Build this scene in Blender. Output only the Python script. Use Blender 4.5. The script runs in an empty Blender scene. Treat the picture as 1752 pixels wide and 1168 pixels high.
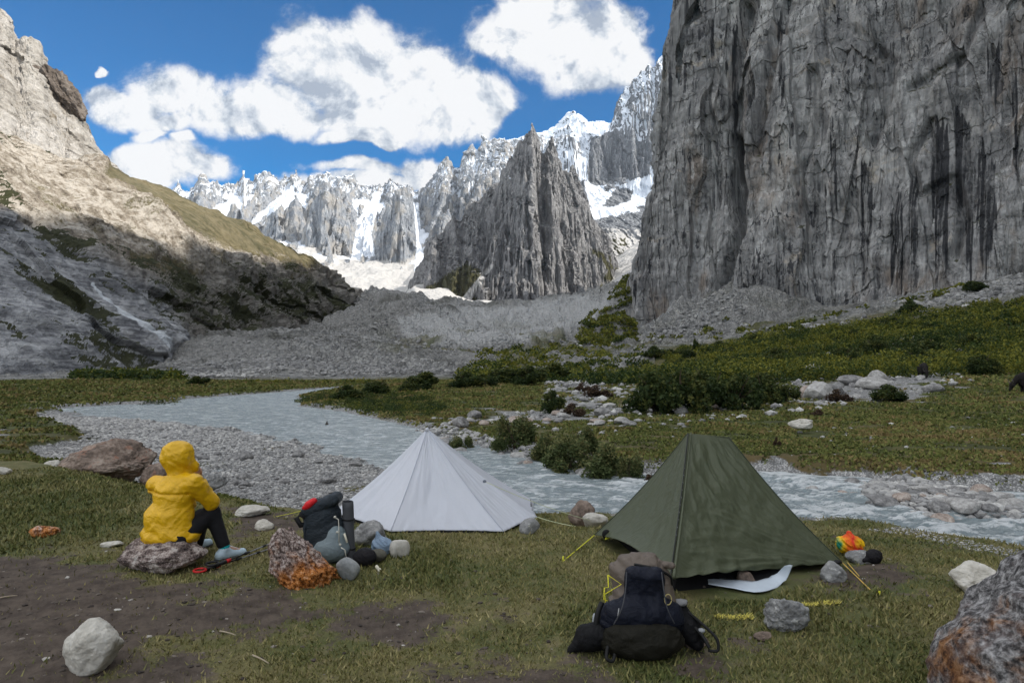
import bpy, bmesh, math, random
import numpy as np
from mathutils import Vector, Matrix
random.seed(7)
RNG = np.random.default_rng(11)
SC = bpy.context.scene
COL = SC.collection
R = math.radians

# ------------------------------------------------------------ camera, world, sun, exposure
CAM_H = 1.9
F = 1168.0                      # focal length in photograph pixels (24 mm on 36 mm, 1752 px wide)
PITCH = math.atan(36 / F)
cam_d = bpy.data.cameras.new('camera'); cam = bpy.data.objects.new('camera', cam_d); COL.objects.link(cam)
cam_d.lens = 24; cam_d.sensor_width = 36; cam_d.clip_start = 0.05; cam_d.clip_end = 30000
cam.location = (0, 0, CAM_H); cam.rotation_euler = (math.pi / 2 + PITCH, 0, 0)
SC.camera = cam
SC.view_settings.view_transform = 'Standard'; SC.view_settings.look = 'None'
SC.view_settings.gamma = 1; SC.view_settings.exposure = 0.45
SC.cycles.max_bounces = 5; SC.cycles.diffuse_bounces = 3; SC.cycles.glossy_bounces = 2
SC.cycles.transparent_max_bounces = 6; SC.cycles.transmission_bounces = 3

SUN_EL, SUN_AZ = R(42), R(-20)       # azimuth: 0 is +X (right of the valley), positive towards +Y
sund = Vector((math.cos(SUN_EL) * math.cos(SUN_AZ), math.cos(SUN_EL) * math.sin(SUN_AZ), math.sin(SUN_EL)))
sl = bpy.data.lights.new('sun', 'SUN'); sl.energy = 4.2; sl.angle = R(0.5); sl.color = (1.0, 0.94, 0.85)
so = bpy.data.objects.new('sun', sl); COL.objects.link(so)
so.rotation_euler = (-sund).to_track_quat('-Z', 'Y').to_euler()

class NT:
    """small helper round a node tree"""
    def __init__(s, tree): s.t = tree; s.n = tree.nodes; s.l = tree.links
    def new(s, typ, **kw):
        nd = s.n.new(typ)
        for k, v in kw.items(): setattr(nd, k, v)
        return nd
    def put(s, sock, v):
        if v is None: return
        if hasattr(v, 'links') or isinstance(v, bpy.types.NodeSocket): s.l.new(v, sock)
        else: sock.default_value = v
    def math(s, op, a, b=None, c=None, clamp=False):
        nd = s.new('ShaderNodeMath', operation=op, use_clamp=clamp)
        s.put(nd.inputs[0], a); s.put(nd.inputs[1], b)
        if c is not None: s.put(nd.inputs[2], c)
        return nd.outputs[0]
    def vmath(s, op, a, b=None, c=None):
        nd = s.new('ShaderNodeVectorMath', operation=op)
        s.put(nd.inputs[0], a); s.put(nd.inputs[1], b)
        if c is not None: s.put(nd.inputs[2], c)
        return nd.outputs[1] if op in ('LENGTH', 'DOT_PRODUCT') else nd.outputs[0]
    def noise(s, vec, scale, detail=6, rough=0.55, dist=0.0, typ='FBM', lac=2.0):
        nd = s.new('ShaderNodeTexNoise', noise_dimensions='3D')
        nd.noise_type = typ
        if typ == 'FBM': nd.normalize = True
        s.put(nd.inputs['Vector'], vec); s.put(nd.inputs['Scale'], scale)
        s.put(nd.inputs['Detail'], detail); s.put(nd.inputs['Roughness'], rough)
        s.put(nd.inputs['Lacunarity'], lac); s.put(nd.inputs['Distortion'], dist)
        return nd.outputs[0]
    def voro(s, vec, scale, feature='F1', out=0, rnd=1.0):
        nd = s.new('ShaderNodeTexVoronoi', feature=feature)
        s.put(nd.inputs['Vector'], vec); s.put(nd.inputs['Scale'], scale); s.put(nd.inputs['Randomness'], rnd)
        return nd.outputs[out]
    def scale(s, vec, xyz, rot=None):
        nd = s.new('ShaderNodeMapping'); s.put(nd.inputs[0], vec); nd.inputs['Scale'].default_value = xyz
        if rot: nd.inputs['Rotation'].default_value = rot
        return nd.outputs[0]
    def step(s, v, lo, hi, tlo=0.0, thi=1.0):
        nd = s.new('ShaderNodeMapRange', interpolation_type='SMOOTHSTEP')
        s.put(nd.inputs[0], v); s.put(nd.inputs[1], lo); s.put(nd.inputs[2], hi)
        s.put(nd.inputs[3], tlo); s.put(nd.inputs[4], thi)
        return nd.outputs[0]
    def mix(s, f, a, b, typ='MIX'):
        nd = s.new('ShaderNodeMix', data_type='RGBA', blend_type=typ); nd.clamp_factor = True
        s.put(nd.inputs[0], f)
        for q, v in ((6, a), (7, b)):
            if isinstance(v, tuple) and len(v) == 3: v = (*v, 1)
            s.put(nd.inputs[q], v)
        return nd.outputs[2]
    def ramp(s, v, stops):
        nd = s.new('ShaderNodeValToRGB'); s.put(nd.inputs[0], v)
        e = nd.color_ramp.elements
        while len(e) < len(stops): e.new(0.5)
        for q, (p, c) in enumerate(stops):
            e[q].position = p; e[q].color = (*c, 1) if len(c) == 3 else c
        return nd.outputs[0]
    def bump(s, h, strength, dist, normal=None):
        nd = s.new('ShaderNodeBump'); s.put(nd.inputs['Height'], h)
        nd.inputs['Strength'].default_value = strength; nd.inputs['Distance'].default_value = dist
        s.put(nd.inputs['Normal'], normal); return nd.outputs[0]
    def attr(s, name, out='Color'):
        nd = s.new('ShaderNodeAttribute', attribute_name=name); return nd.outputs[out]
    def sep(s, v):
        nd = s.new('ShaderNodeSeparateXYZ'); s.put(nd.inputs[0], v); return nd.outputs
    def comb(s, x, y, z):
        nd = s.new('ShaderNodeCombineXYZ'); s.put(nd.inputs[0], x); s.put(nd.inputs[1], y); s.put(nd.inputs[2], z)
        return nd.outputs[0]

def newmat(name):
    m = bpy.data.materials.new(name); m.use_nodes = True
    t = NT(m.node_tree); b = m.node_tree.nodes['Principled BSDF']
    b.inputs['Roughness'].default_value = 0.9
    b.inputs['Specular IOR Level'].default_value = 0.25
    obj = t.new('ShaderNodeTexCoord').outputs['Object']
    return m, t, b, obj

# ---- world: clear sky plus cumulus clouds, laid out by direction
def build_world():
    w = bpy.data.worlds.new('World'); SC.world = w; w.use_nodes = True
    t = NT(w.node_tree)
    for n in list(t.n): t.n.remove(n)
    out = t.new('ShaderNodeOutputWorld'); bg = t.new('ShaderNodeBackground')
    sky = t.new('ShaderNodeTexSky', sky_type='NISHITA'); sky.sun_disc = False
    sky.sun_elevation = SUN_EL; sky.sun_rotation = math.pi / 2 - SUN_AZ
    sky.altitude = 3500; sky.air_density = 1.0; sky.dust_density = 0.3; sky.ozone_density = 1.5
    d = t.new('ShaderNodeTexCoord').outputs['Generated']
    x, y, z = t.sep(d)
    ya = t.math('MAXIMUM', y, 0.12)
    p = t.comb(t.math('DIVIDE', x, ya), t.math('DIVIDE', z, ya), 0.0)
    nz = t.new('ShaderNodeTexNoise', noise_dimensions='3D'); t.put(nz.inputs['Vector'], p); nz.inputs['Scale'].default_value = 5.5; nz.inputs['Detail'].default_value = 7
    warp = t.vmath('MULTIPLY_ADD', nz.outputs['Color'], (0.17, 0.12, 0), (-0.085, -0.06, 0))
    pw = t.vmath('ADD', p, warp)
    blobs = [(500, 95, 60, 78), (540, 62, 55, 40), (600, 120, 95, 85), (680, 140, 110, 80), (765, 180, 85, 52), (835, 188, 30, 42),
             (640, 195, 130, 36), (410, 172, 105, 40), (310, 140, 85, 40), (215, 172, 82, 30), (290, 196, 60, 26), (165, 160, 35, 22),
             (480, 196, 90, 34), (240, 262, 50, 24), (300, 268, 75, 32), (365, 292, 58, 28), (260, 300, 100, 34), (330, 235, 28, 14), (265, 225, 32, 14),
             (900, 55, 85, 58), (985, 70, 105, 66), (930, 5, 90, 66), (1062, 92, 56, 46), (1000, 108, 75, 36), (850, 80, 45, 28), (1020, 30, 75, 46),
             (600, 290, 62, 15), (705, 296, 42, 22), (640, 318, 130, 18), (157, 104, 9, 6), (585, 232, 50, 14), (650, 238, 30, 10)]
    acc = None
    for (cx, cy, rx, ry) in blobs:
        u, v = (cx - 876) / F, (620 - cy) / F
        ix, iy = F / rx, F / ry
        q = t.vmath('LENGTH', t.vmath('MULTIPLY_ADD', pw, (ix, iy, 0), (-u * ix, -v * iy, 0)))
        acc = q if acc is None else t.math('SMOOTH_MIN', acc, q, 0.22)
    base = t.math('SUBTRACT', 1.33, acc)
    # beyond the part of the sky that the photograph shows: unseen cumulus, thickened to add ambient light
    far = t.math('MULTIPLY', t.math('SUBTRACT', t.noise(d, 2.2, 4, 0.5), 0.36), 5.0)
    front = t.math('MULTIPLY', t.step(y, 0.45, 0.62), t.step(z, 0.62, 0.5))
    base = t.math('ADD', t.math('MULTIPLY', base, front), t.math('MULTIPLY', far, t.math('SUBTRACT', 1.0, front)))
    n1 = t.noise(p, 7.5, 12, 0.64, 0.2)
    n1b = t.noise(t.vmath('ADD', p, (0.016, 0.026, 0)), 7.5, 12, 0.60, 0.2)
    dens = t.math('ADD', base, t.math('MULTIPLY', t.math('SUBTRACT', n1, 0.5), 2.35))
    a = t.math('POWER', t.step(dens, -0.10, 0.50), 1.3)
    lit = t.math('ADD', t.math('MULTIPLY', t.math('SUBTRACT', n1, n1b), 4.6), 0.64)
    n2 = t.noise(p, 3.5, 5, 0.5)
    lit = t.math('ADD', lit, t.math('MULTIPLY', t.math('SUBTRACT', n2, 0.5), 0.95))
    lit = t.math('ADD', lit, t.math('MULTIPLY', t.math('MINIMUM', dens, 0.9), 0.25))
    ccol = t.ramp(lit, [(0.26, (0.30, 0.345, 0.42)), (0.50, (0.48, 0.52, 0.575)), (0.80, (0.695, 0.70, 0.71))])
    hs = t.new('ShaderNodeHueSaturation'); hs.inputs['Saturation'].default_value = 1.25
    t.l.new(sky.outputs[0], hs.inputs['Color'])
    skyc = t.mix(1.0, hs.outputs[0], (0.13, 0.98, 1.18), 'MULTIPLY')
    # the sky node is physically bright, the clouds are given in picture units: bring them together at strength 0.1
    col = t.mix(a, skyc, t.mix(1.0, ccol, (10.0, 10.0, 10.0), 'MULTIPLY'))
    col = t.mix(t.math('SUBTRACT', 1.0, front), col, t.mix(1.0, col, (1.5, 1.5, 1.5), 'MULTIPLY'))  # unseen sky and clouds brightened to lift the light on the foreground
    t.l.new(col, bg.inputs[0]); bg.inputs[1].default_value = 0.1
    t.l.new(bg.outputs[0], out.inputs[0])
build_world()

# ------------------------------------------------------------ pixel <-> world planning helpers
def ray(px, py):
    dx, dy = (px - 876) / F, (584 - py) / F
    c, s = math.cos(PITCH), math.sin(PITCH)
    return np.array([dx, c - dy * s, s + dy * c])
def P(px, py, Y):
    r = ray(px, py); k = Y / r[1]
    return np.array([r[0] * k, Y, CAM_H + r[2] * k])
def G(px, py, z=0.0):
    r = ray(px, py); k = (z - CAM_H) / r[2]
    return np.array([r[0] * k, r[1] * k, z])

# ------------------------------------------------------------ numpy noise
from concurrent.futures import ThreadPoolExecutor
_POOL = ThreadPoolExecutor(4)
_pr = np.random.default_rng(5)
_PM = _pr.permutation(256).astype(np.int32); _PM = np.concatenate([_PM, _PM])
_gv = _pr.normal(size=(256, 3)); _gv /= np.linalg.norm(_gv, axis=1, keepdims=True); _gv = (_gv * 1.25).astype(np.float32)
_GX, _GY, _GZ = (np.ascontiguousarray(_gv[:, k]) for k in range(3))
_an = _pr.random(256) * 2 * np.pi; _HX, _HY = np.cos(_an).astype(np.float32), np.sin(_an).astype(np.float32)
def _split(x):
    f = np.floor(x); fr = (x - f).astype(np.float32)
    return f.astype(np.int64).astype(np.int32) & 255, fr, fr * fr * fr * (fr * (fr * 6 - 15) + 10)
def _pn3(x, y, z, seed):
    ix, x, u = _split(x); iy, y, v = _split(y); iz, z, w = _split(z); ix = (ix + seed * 37) & 255
    r = 0
    for a in (0, 1):
        A = _PM[(ix + a) & 255]; ra = 0
        for b in (0, 1):
            B = _PM[(A + iy + b) & 255]
            q = []
            for c in (0, 1):
                k = _PM[(B + iz + c) & 255]
                q.append(_GX[k] * (x - a) + _GY[k] * (y - b) + _GZ[k] * (z - c))
            ra = ra + (q[0] + w * (q[1] - q[0])) * (v if b else 1 - v)
        r = r + ra * (u if a else 1 - u)
    return r
def _pn2(x, y, z, seed):
    ix, x, u = _split(x); iy, y, v = _split(y); ix = (ix + seed * 37) & 255; r = 0
    for a in (0, 1):
        A = _PM[(ix + a) & 255]; q = []
        for b in (0, 1):
            k = _PM[(A + iy + b) & 255]; q.append(_HX[k] * (x - a) + _HY[k] * (y - b))
        r = r + (q[0] + v * (q[1] - q[0])) * (u if a else 1 - u)
    return r * 1.35
def pnoise(x, y, z, seed=0):
    """gradient noise, about -1..1; a plain number for z means 2-D noise"""
    flat = np.ndim(z) == 0
    if flat: seed = int(seed + z * 13); x, y = np.broadcast_arrays(x, y)
    else: x, y, z = np.broadcast_arrays(x, y, z)
    shp = x.shape; x = x.ravel(); y = y.ravel(); z = z if flat else z.ravel(); n = x.size
    if n == 0: return np.zeros(shp, np.float32)
    f = _pn2 if flat else _pn3; CH = 40000
    if n <= CH: return f(x, y, z, seed).reshape(shp)
    out = np.empty(n, np.float32)
    def job(k): out[k:k + CH] = f(x[k:k + CH], y[k:k + CH], z if flat else z[k:k + CH], seed)
    list(_POOL.map(job, range(0, n, CH)))
    return out.reshape(shp)
def fbm(x, y, z=0.0, octs=5, seed=0, gain=0.5, lac=2.03):
    s, a, f = 0, 1.0, 1.0
    for o in range(octs):
        s = s + a * pnoise(x * f + 17.3 * o, y * f, z if np.ndim(z) == 0 else z * f + 5.1 * o, seed + o); a *= gain; f *= lac
    return s
def ridged(x, y, z=0.0, octs=5, seed=0, gain=0.5, lac=2.07):
    """0..~1, sharp crests"""
    s, a, f, tot = 0, 1.0, 1.0, 0
    for o in range(octs):
        n = 1 - np.abs(pnoise(x * f + 11.7 * o, y * f, z if np.ndim(z) == 0 else z * f, seed + o)) * 1.6
        s = s + a * n; tot += a; a *= gain; f *= lac
    return s / tot
def _cell(x, y, seed, tilt):
    ix, iy = np.floor(x).astype(np.int64), np.floor(y).astype(np.int64); best = np.full(x.shape, 9.0, np.float32); val = np.zeros(x.shape, np.float32)
    for a in (-1, 0, 1):
        for b in (-1, 0, 1):
            cx, cy = ix + a, iy + b; k = _PM[(_PM[(cx + seed * 37) & 255] + cy) & 255]; k2 = _PM[k + 7]; k3 = _PM[k + 19]; k4 = _PM[k2 + 31]
            dx, dy = x - cx - .15 - .7 * k / 255, y - cy - .15 - .7 * k2 / 255; d = dx * dx + dy * dy; m = d < best
            best = np.where(m, d, best); val = np.where(m, k3 / 255 - .5 + tilt * (dx * (k4 / 127 - 1) + dy * (k2 / 127 - 1)), val)
    return val
def plates(x, y, seed=0, tilt=.5, warp=.25):
    """broken rock: every cell of a warped mosaic is a flat facet with its own offset and tilt"""
    x, y = np.broadcast_arrays(x, y); shp = x.shape; w1 = pnoise(x * 1.3, y * 1.3, 0, seed + 3) * warp; w2 = pnoise(x * 1.3, y * 1.3, 7, seed + 4) * warp
    w1 = w1 + .4 * warp * pnoise(x * 4, y * 4, 0, seed + 5)
    X, Y = (x + w1).ravel(), (y + w2).ravel(); out = np.empty(X.size, np.float32)
    def job(k): out[k:k + 40000] = _cell(X[k:k + 40000], Y[k:k + 40000], seed, tilt)
    list(_POOL.map(job, range(0, X.size, 40000))); return out.reshape(shp)
def sstep(a, b, x):
    t = np.clip((x - a) / (b - a), 0, 1); return t * t * (3 - 2 * t)

# ------------------------------------------------------------ mesh helpers
def tag(o, label=None, cat=None, group=None, kind=None):
    if label: o['label'] = label
    if cat: o['category'] = cat
    if group: o['group'] = group
    if kind: o['kind'] = kind
    return o
def mesh_np(name, V, Fc, mat=None, parent=None, smooth=False, attrs=None, loc=None):
    """V (n,3); Fc an (m,k) array or list of such arrays with one k each"""
    me = bpy.data.meshes.new(name)
    fl = Fc if isinstance(Fc, list) else [Fc]
    fl = [np.asarray(f, dtype=np.int32) for f in fl if len(f)]
    V = np.asarray(V, dtype=np.float32)
    nl = sum(f.size for f in fl); nf = sum(len(f) for f in fl)
    me.vertices.add(len(V)); me.vertices.foreach_set('co', V.ravel())
    me.loops.add(nl); me.loops.foreach_set('vertex_index', np.concatenate([f.ravel() for f in fl]))
    tot = np.concatenate([np.full(len(f), f.shape[1], np.int32) for f in fl])
    me.polygons.add(nf)
    me.polygons.foreach_set('loop_start', np.concatenate([[0], np.cumsum(tot)[:-1]]).astype(np.int32))
    me.polygons.foreach_set('loop_total', tot)
    me.polygons.foreach_set('use_smooth', np.full(nf, smooth, dtype=bool))
    for k, a in (attrs or {}).items():
        a = np.asarray(a, np.float32)
        if a.ndim == 1:
            at = me.attributes.new(k, 'FLOAT', 'POINT'); at.data.foreach_set('value', a)
        else:
            at = me.attributes.new(k, 'FLOAT_COLOR', 'POINT'); at.data.foreach_set('color', a.ravel())
    me.update(calc_edges=True); me.validate()
    if mat: me.materials.append(mat)
    o = bpy.data.objects.new(name, me); COL.objects.link(o)
    if parent: o.parent = parent
    if loc is not None: o.location = loc
    return o
def grid_faces(n, m):
    i = np.arange(n * m).reshape(n, m)
    return np.stack([i[:-1, :-1], i[1:, :-1], i[1:, 1:], i[:-1, 1:]], -1).reshape(-1, 4)
def empty(name, loc=(0, 0, 0), rz=0):
    o = bpy.data.objects.new(name, None); COL.objects.link(o); o.location = loc; o.rotation_euler = (0, 0, rz)
    o.empty_display_size = 0.1; return o
def interp_poly(pts, s):
    """piecewise smooth interpolation of rows of pts at parameters s in 0..len-1"""
    pts = np.asarray(pts, float); n = len(pts)
    i = np.clip(np.floor(s).astype(int), 0, n - 2); t = (s - i)[..., None]
    p0 = pts[np.maximum(i - 1, 0)]; p1 = pts[i]; p2 = pts[i + 1]; p3 = pts[np.minimum(i + 2, n - 1)]
    m1 = (p2 - p0) / 2; m2 = (p3 - p1) / 2
    return (2 * t**3 - 3 * t**2 + 1) * p1 + (t**3 - 2 * t**2 + t) * m1 + (-2 * t**3 + 3 * t**2) * p2 + (t**3 - t**2) * m2
def sd_poly(x, y, poly, margin=45):
    """signed distance to polygon, negative inside; far outside only roughly"""
    poly = np.asarray(poly, float)[:, :2]; shp = x.shape; x = x.ravel(); y = y.ravel()
    lo, hi = poly.min(0), poly.max(0)
    bd = np.hypot(np.maximum(np.maximum(lo[0] - x, x - hi[0]), 0), np.maximum(np.maximum(lo[1] - y, y - hi[1]), 0)) + margin * 0
    near = np.flatnonzero(bd < margin); res = bd + .0
    def job(ii):
        X, Y = x[ii].astype(np.float32), y[ii].astype(np.float32); d = np.full(X.shape, 1e18, np.float32); ins = np.zeros(X.shape, bool)
        for k in range(len(poly)):
            ax, ay = map(float, poly[k]); bx, by = map(float, poly[(k + 1) % len(poly)]); ex, ey = bx - ax, by - ay
            t = np.clip(((X - ax) * ex + (Y - ay) * ey) / (ex * ex + ey * ey + 1e-12), 0, 1)
            d = np.minimum(d, (X - ax - t * ex)**2 + (Y - ay - t * ey)**2)
            ins ^= ((ay > Y) != (by > Y)) & (X < ex * (Y - ay) / (ey if abs(ey) > 1e-12 else 1e-12) + ax)
        d = np.sqrt(d); res[ii] = np.where(ins, -d, d)
    list(_POOL.map(job, [near[k:k + 40000] for k in range(0, len(near), 40000)]))
    return res.reshape(shp)
def surface_nets(f, lo, hi, h):
    lo = np.array(lo, float); hi = np.array(hi, float)
    ns = np.ceil((hi - lo) / h).astype(int) + 1
    ax = [lo[k] + h * np.arange(ns[k]) for k in range(3)]
    X, Y, Z = np.meshgrid(*ax, indexing='ij')
    v = f(X, Y, Z); ins = v < 0
    nx, ny, nz = ns
    cs = (nx - 1, ny - 1, nz - 1)
    acc = np.zeros(cs + (3,)); cnt = np.zeros(cs)
    offs = [(a, b, c) for a in (0, 1) for b in (0, 1) for c in (0, 1)]
    def sl(o): return tuple(slice(o[k], ns[k] - 1 + o[k]) for k in range(3))
    for a in offs:
        for k in range(3):
            if a[k]: continue
            b = list(a); b[k] = 1; b = tuple(b)
            va, vb = v[sl(a)], v[sl(b)]
            cr = (va < 0) != (vb < 0)
            t = np.where(cr, va / np.where(cr, va - vb, 1), 0)
            for q in range(3):
                acc[..., q] += np.where(cr, a[q] + (t if q == k else 0), 0)
            cnt += cr
    act = cnt > 0; idx = np.full(cs, -1); idx[act] = np.arange(act.sum())
    ijk = np.argwhere(act)
    V = lo + h * (ijk + acc[act] / cnt[act][:, None])
    faces = []
    I = ins
    for k in range(3):
        s0 = [slice(1, ns[q] - 1) for q in range(3)]; s1 = list(s0)
        s0[k] = slice(0, ns[k] - 1); s1[k] = slice(1, ns[k])
        A, B = I[tuple(s0)], I[tuple(s1)]
        e = np.argwhere(A != B)
        if not len(e): continue
        fl = A[tuple(e.T)]
        e = e + 1; e[:, k] -= 1
        u, w = (k + 1) % 3, (k + 2) % 3
        def at(du, dw):
            c = e.copy(); c[:, u] -= du; c[:, w] -= dw; return idx[tuple(c.T)]
        q = np.stack([at(1, 1), at(0, 1), at(0, 0), at(1, 0)], 1)
        q[~fl] = q[~fl][:, ::-1]
        faces.append(q)
    return V, np.concatenate(faces)
# ------------------------------------------------------------ terrain height
WZ = -0.9                                   # river level
def Gs(pts, z): return np.array([G(a, b, z)[:2] for a, b in pts])
camp_edge = Gs([(-500, 770), (-150, 772), (0, 788), (90, 792), (180, 812), (250, 830), (350, 846), (430, 855), (500, 868), (560, 878), (640, 886), (800, 893),
                (1000, 899), (1200, 903), (1440, 912), (1540, 916), (1600, 926), (1680, 944), (1752, 950), (1900, 962), (2300, 985)], -0.05)
PLAT = np.vstack([camp_edge, [[30, 4], [60, -10], [60, -60], [-80, -60], [-80, 10]]])
WATER = Gs([(2600, 985), (1752, 956), (1620, 936), (1520, 915), (1440, 903), (1300, 900), (1100, 900), (960, 888), (880, 868), (800, 845), (720, 815), (660, 796), (600, 778), (520, 755),
            (430, 738), (330, 725), (200, 715), (90, 703), (130, 697), (200, 693), (300, 690), (318, 683), (400, 677), (480, 671), (560, 664), (640, 660),
            (560, 668), (500, 678), (520, 688), (500, 694), (560, 702), (620, 713), (680, 728), (740, 745), (800, 760), (860, 775), (930, 790), (1000, 799), (1080, 812),
            (1250, 806), (1345, 811), (1500, 822), (1650, 838), (1752, 846), (2600, 905)], WZ)
ISLE = Gs([(1478, 838), (1500, 822), (1560, 824), (1680, 842), (1745, 862), (1742, 880), (1680, 882), (1590, 872), (1510, 862)], WZ)
BAR = Gs([(60, 712), (90, 703), (330, 720), (520, 750), (600, 775), (720, 815), (880, 868), (960, 895), (700, 900), (500, 880), (350, 858), (240, 840), (150, 810), (60, 790), (40, 772), (150, 752), (110, 730)], -0.8)
DIRT1 = Gs([(-300, 935), (0, 935), (110, 945), (220, 992), (400, 1022), (600, 1030), (830, 1040), (830, 1075), (640, 1085), (440, 1078), (330, 1100), (300, 1168), (330, 1400), (-500, 1400)], 0)
DIRT2 = Gs([(1340, 975), (1440, 962), (1560, 972), (1620, 990), (1590, 1012), (1450, 1015), (1380, 1012)], 0)
DIRT3 = Gs([(700, 1150), (820, 1120), (1000, 1128), (1240, 1118), (1260, 1150), (1100, 1300), (700, 1300)], 0)
DIRT4 = Gs([(390, 868), (520, 872), (570, 890), (520, 908), (430, 912), (385, 890)], 0)
ctrl = [P(*q) for q in [(1752, 700, 36), (1752, 660, 48), (1752, 640, 58), (1400, 652, 55), (1578, 662, 47), (1752, 520, 150), (1752, 475, 230), (1500, 525, 260),
        (1400, 550, 290), (1280, 565, 330), (1080, 560, 430), (1100, 600, 300), (1250, 600, 150), (1500, 580, 110), (1752, 580, 88), (1100, 640, 120), (1300, 630, 90),
        (1000, 560, 420), (900, 592, 300), (800, 600, 250), (900, 620, 170), (1000, 620, 150), (380, 649, 110), (600, 652, 100), (750, 650, 105), (300, 590, 185),
        (400, 580, 200), (500, 583, 200), (600, 588, 200), (700, 600, 200), (780, 606, 190), (500, 565, 300), (600, 545, 380), (620, 524, 480), (700, 520, 600),
        (760, 535, 500), (700, 562, 350), (850, 545, 600), (950, 522, 650), (1000, 520, 600), (850, 578, 380), (780, 522, 700), (640, 520, 800), (900, 528, 900),
        (2200, 470, 150), (450, 630, 135), (600, 630, 140), (330, 640, 130), (250, 625, 180)]]
ctrl += [np.array(q, float) for q in [(0, 20, -.6), (10, 20, -.6), (-10, 20, -.6), (25, 25, -.6), (-25, 30, -.6), (0, 45, -.7), (15, 40, -.5), (-25, 60, -.7), (-50, 70, -.5), (0, 80, -.7),
         (-60, 100, -.3), (-40, 90, -.6), (-100, 60, 0), (0, -60, -.2), (60, 0, 1), (-60, 0, -.2), (120, 0, 6), (120, 60, 9), (60, 30, .2), (250, 0, 30), (250, -150, 30), (0, -200, 0), (-150, -100, 10), (-150, 100, 10),
         (-250, 200, 20), (-250, 0, 40), (60, -60, 1), (-200, 400, 25), (-300, 900, 80), (300, 700, 85), (300, 1100, 85), (0, 1200, 85), (-300, 1200, 85)]]
ctrl = np.array(ctrl)
def _phi(d2): return 0.5 * d2 * np.log(d2 + 1e-6)
def _rbf():
    n = len(ctrl); xy = ctrl[:, :2] / 100
    K = _phi(((xy[:, None] - xy[None])**2).sum(-1)) + 0.0004 * np.eye(n)
    Q = np.hstack([np.ones((n, 1)), xy]); A = np.block([[K, Q], [Q.T, np.zeros((3, 3))]])
    return np.linalg.solve(A, np.concatenate([ctrl[:, 2], np.zeros(3)])), xy
_w, _xy = _rbf()
def base_h(x, y):
    shp = x.shape; X = (x / 100).ravel(); Y = (y / 100).ravel(); out = np.empty(X.size)
    def job(a):
        u, v = X[a:a + 30000], Y[a:a + 30000]; s = _w[-3] + _w[-2] * u + _w[-1] * v
        for k in range(len(_xy)):
            d2 = (u - _xy[k, 0])**2 + (v - _xy[k, 1])**2; s = s + _w[k] * .5 * d2 * np.log(d2.astype(np.float32) + 1e-6)
        out[a:a + 30000] = s
    list(_POOL.map(job, range(0, X.size, 30000)))
    return out.reshape(shp)
def terrain(x, y, full=False):
    x = np.asarray(x, float); y = np.asarray(y, float)
    r = np.hypot(x, y)
    B = base_h(x, y)
    near = sstep(75, 40, r) * sstep(40, 22, x)
    B = B * (1 - near) + np.clip(B, -0.7, -0.5) * near
    B = np.where(r < 900, np.maximum(B, -0.75), B)
    n1 = fbm(x / 6, y / 6, 0, 4, 3)
    B = B + n1 * 0.09 * sstep(10, 25, r)
    far = sstep(105, 170, r)
    mor = far * sstep(160, 60, x - 0.1 * y)
    B = B + far * (1.3 * fbm(x / 35, y / 35, 0, 5, 9, 0.6)) + mor * (ridged(x / 60, y / 60, 0, 5, 21, 0.6) - 0.62) * (4 + 14 * sstep(180, 500, r)) * sstep(110, 200, r) + mor * 2.4 * fbm(x / 14, y / 14, 0, 4, 23, .6) * sstep(130, 300, r) + mor * 13 * fbm(x / 75, y / 50, 0, 3, 24) * sstep(170, 380, r)
    # debris cone under the great recess of the cliff, mossy knoll at its left corner
    B = B + 30 * np.clip(1 - np.hypot((x - 128) / 50, (y - 398) / 60), 0, 1) + 34 * np.clip(1 - np.hypot((x - 84) / 46, (y - 475) / 60), 0, 1)
    # hummocks and rubble on the slope at the right
    hill = sstep(60, 120, r) * sstep(-40, 60, x - 0.12 * y)
    B = B + hill * 1.2 * fbm(x / 16, y / 16, 0, 4, 31)
    nz = fbm(x / 1.3, y / 1.3, 0, 4, 5)
    sp = np.full(x.shape, 99.0); sw = sp.copy(); sb = sp.copy(); si = sp.copy()
    m = r < 160
    if m.any():
        xm, ym = x[m], y[m]
        sp[m] = sd_poly(xm, ym, PLAT); sw[m] = sd_poly(xm, ym, WATER); sb[m] = sd_poly(xm, ym, BAR); si[m] = sd_poly(xm, ym, ISLE)
    rr = np.clip(r / 15, 0.3, 1.5)
    sw2 = sw + nz * 0.22 * rr; sb2 = sb + nz * 0.45; sp2 = sp + nz * 0.10
    H = B
    bar = sstep(0.5, -0.5, sb2)
    H = H * (1 - bar) + bar * (-0.845 + 0.055 * nz + 0.05 * n1)
    wat = sstep(0.9, -0.1, sw2)
    H = H * (1 - wat) + wat * -1.02
    H = np.where(sw2 < 0, np.minimum(H, -1.02 + 0.0 * nz), H)
    isl = sstep(0.5, -0.3, si + nz * 0.2)
    H = H * (1 - isl) + isl * (-0.84 + 0.06 * nz)
    pl = sstep(0.75, -0.35, sp2)
    camp = 0.035 * fbm(x / 1.7, y / 1.7, 0, 3, 8) + 0.012 * fbm(x / 0.3, y / 0.3, 0, 2, 12)
    H = H * (1 - pl) + pl * camp
    if not full: return H
    return H, dict(sp=sp2, sw=sw2, sb=sb2, si=si, n1=n1, nz=nz, r=r, mor=mor, hill=hill, pl=pl, bar=bar)
def hz(x, y): return float(terrain(np.array([x]), np.array([y]))[0])
def GH(px, py):
    """point of the terrain seen at a pixel"""
    r = ray(px, py); ks = np.exp(np.linspace(math.log(2), math.log(900), 1500))
    x, y, z = r[0] * ks, r[1] * ks, CAM_H + r[2] * ks
    d = z - terrain(x, y); i = int(np.argmax(d < 0))
    if d[i] >= 0: i = len(ks) - 1
    return np.array([x[i], y[i], terrain(x[i:i+1], y[i:i+1])[0]])

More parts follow.
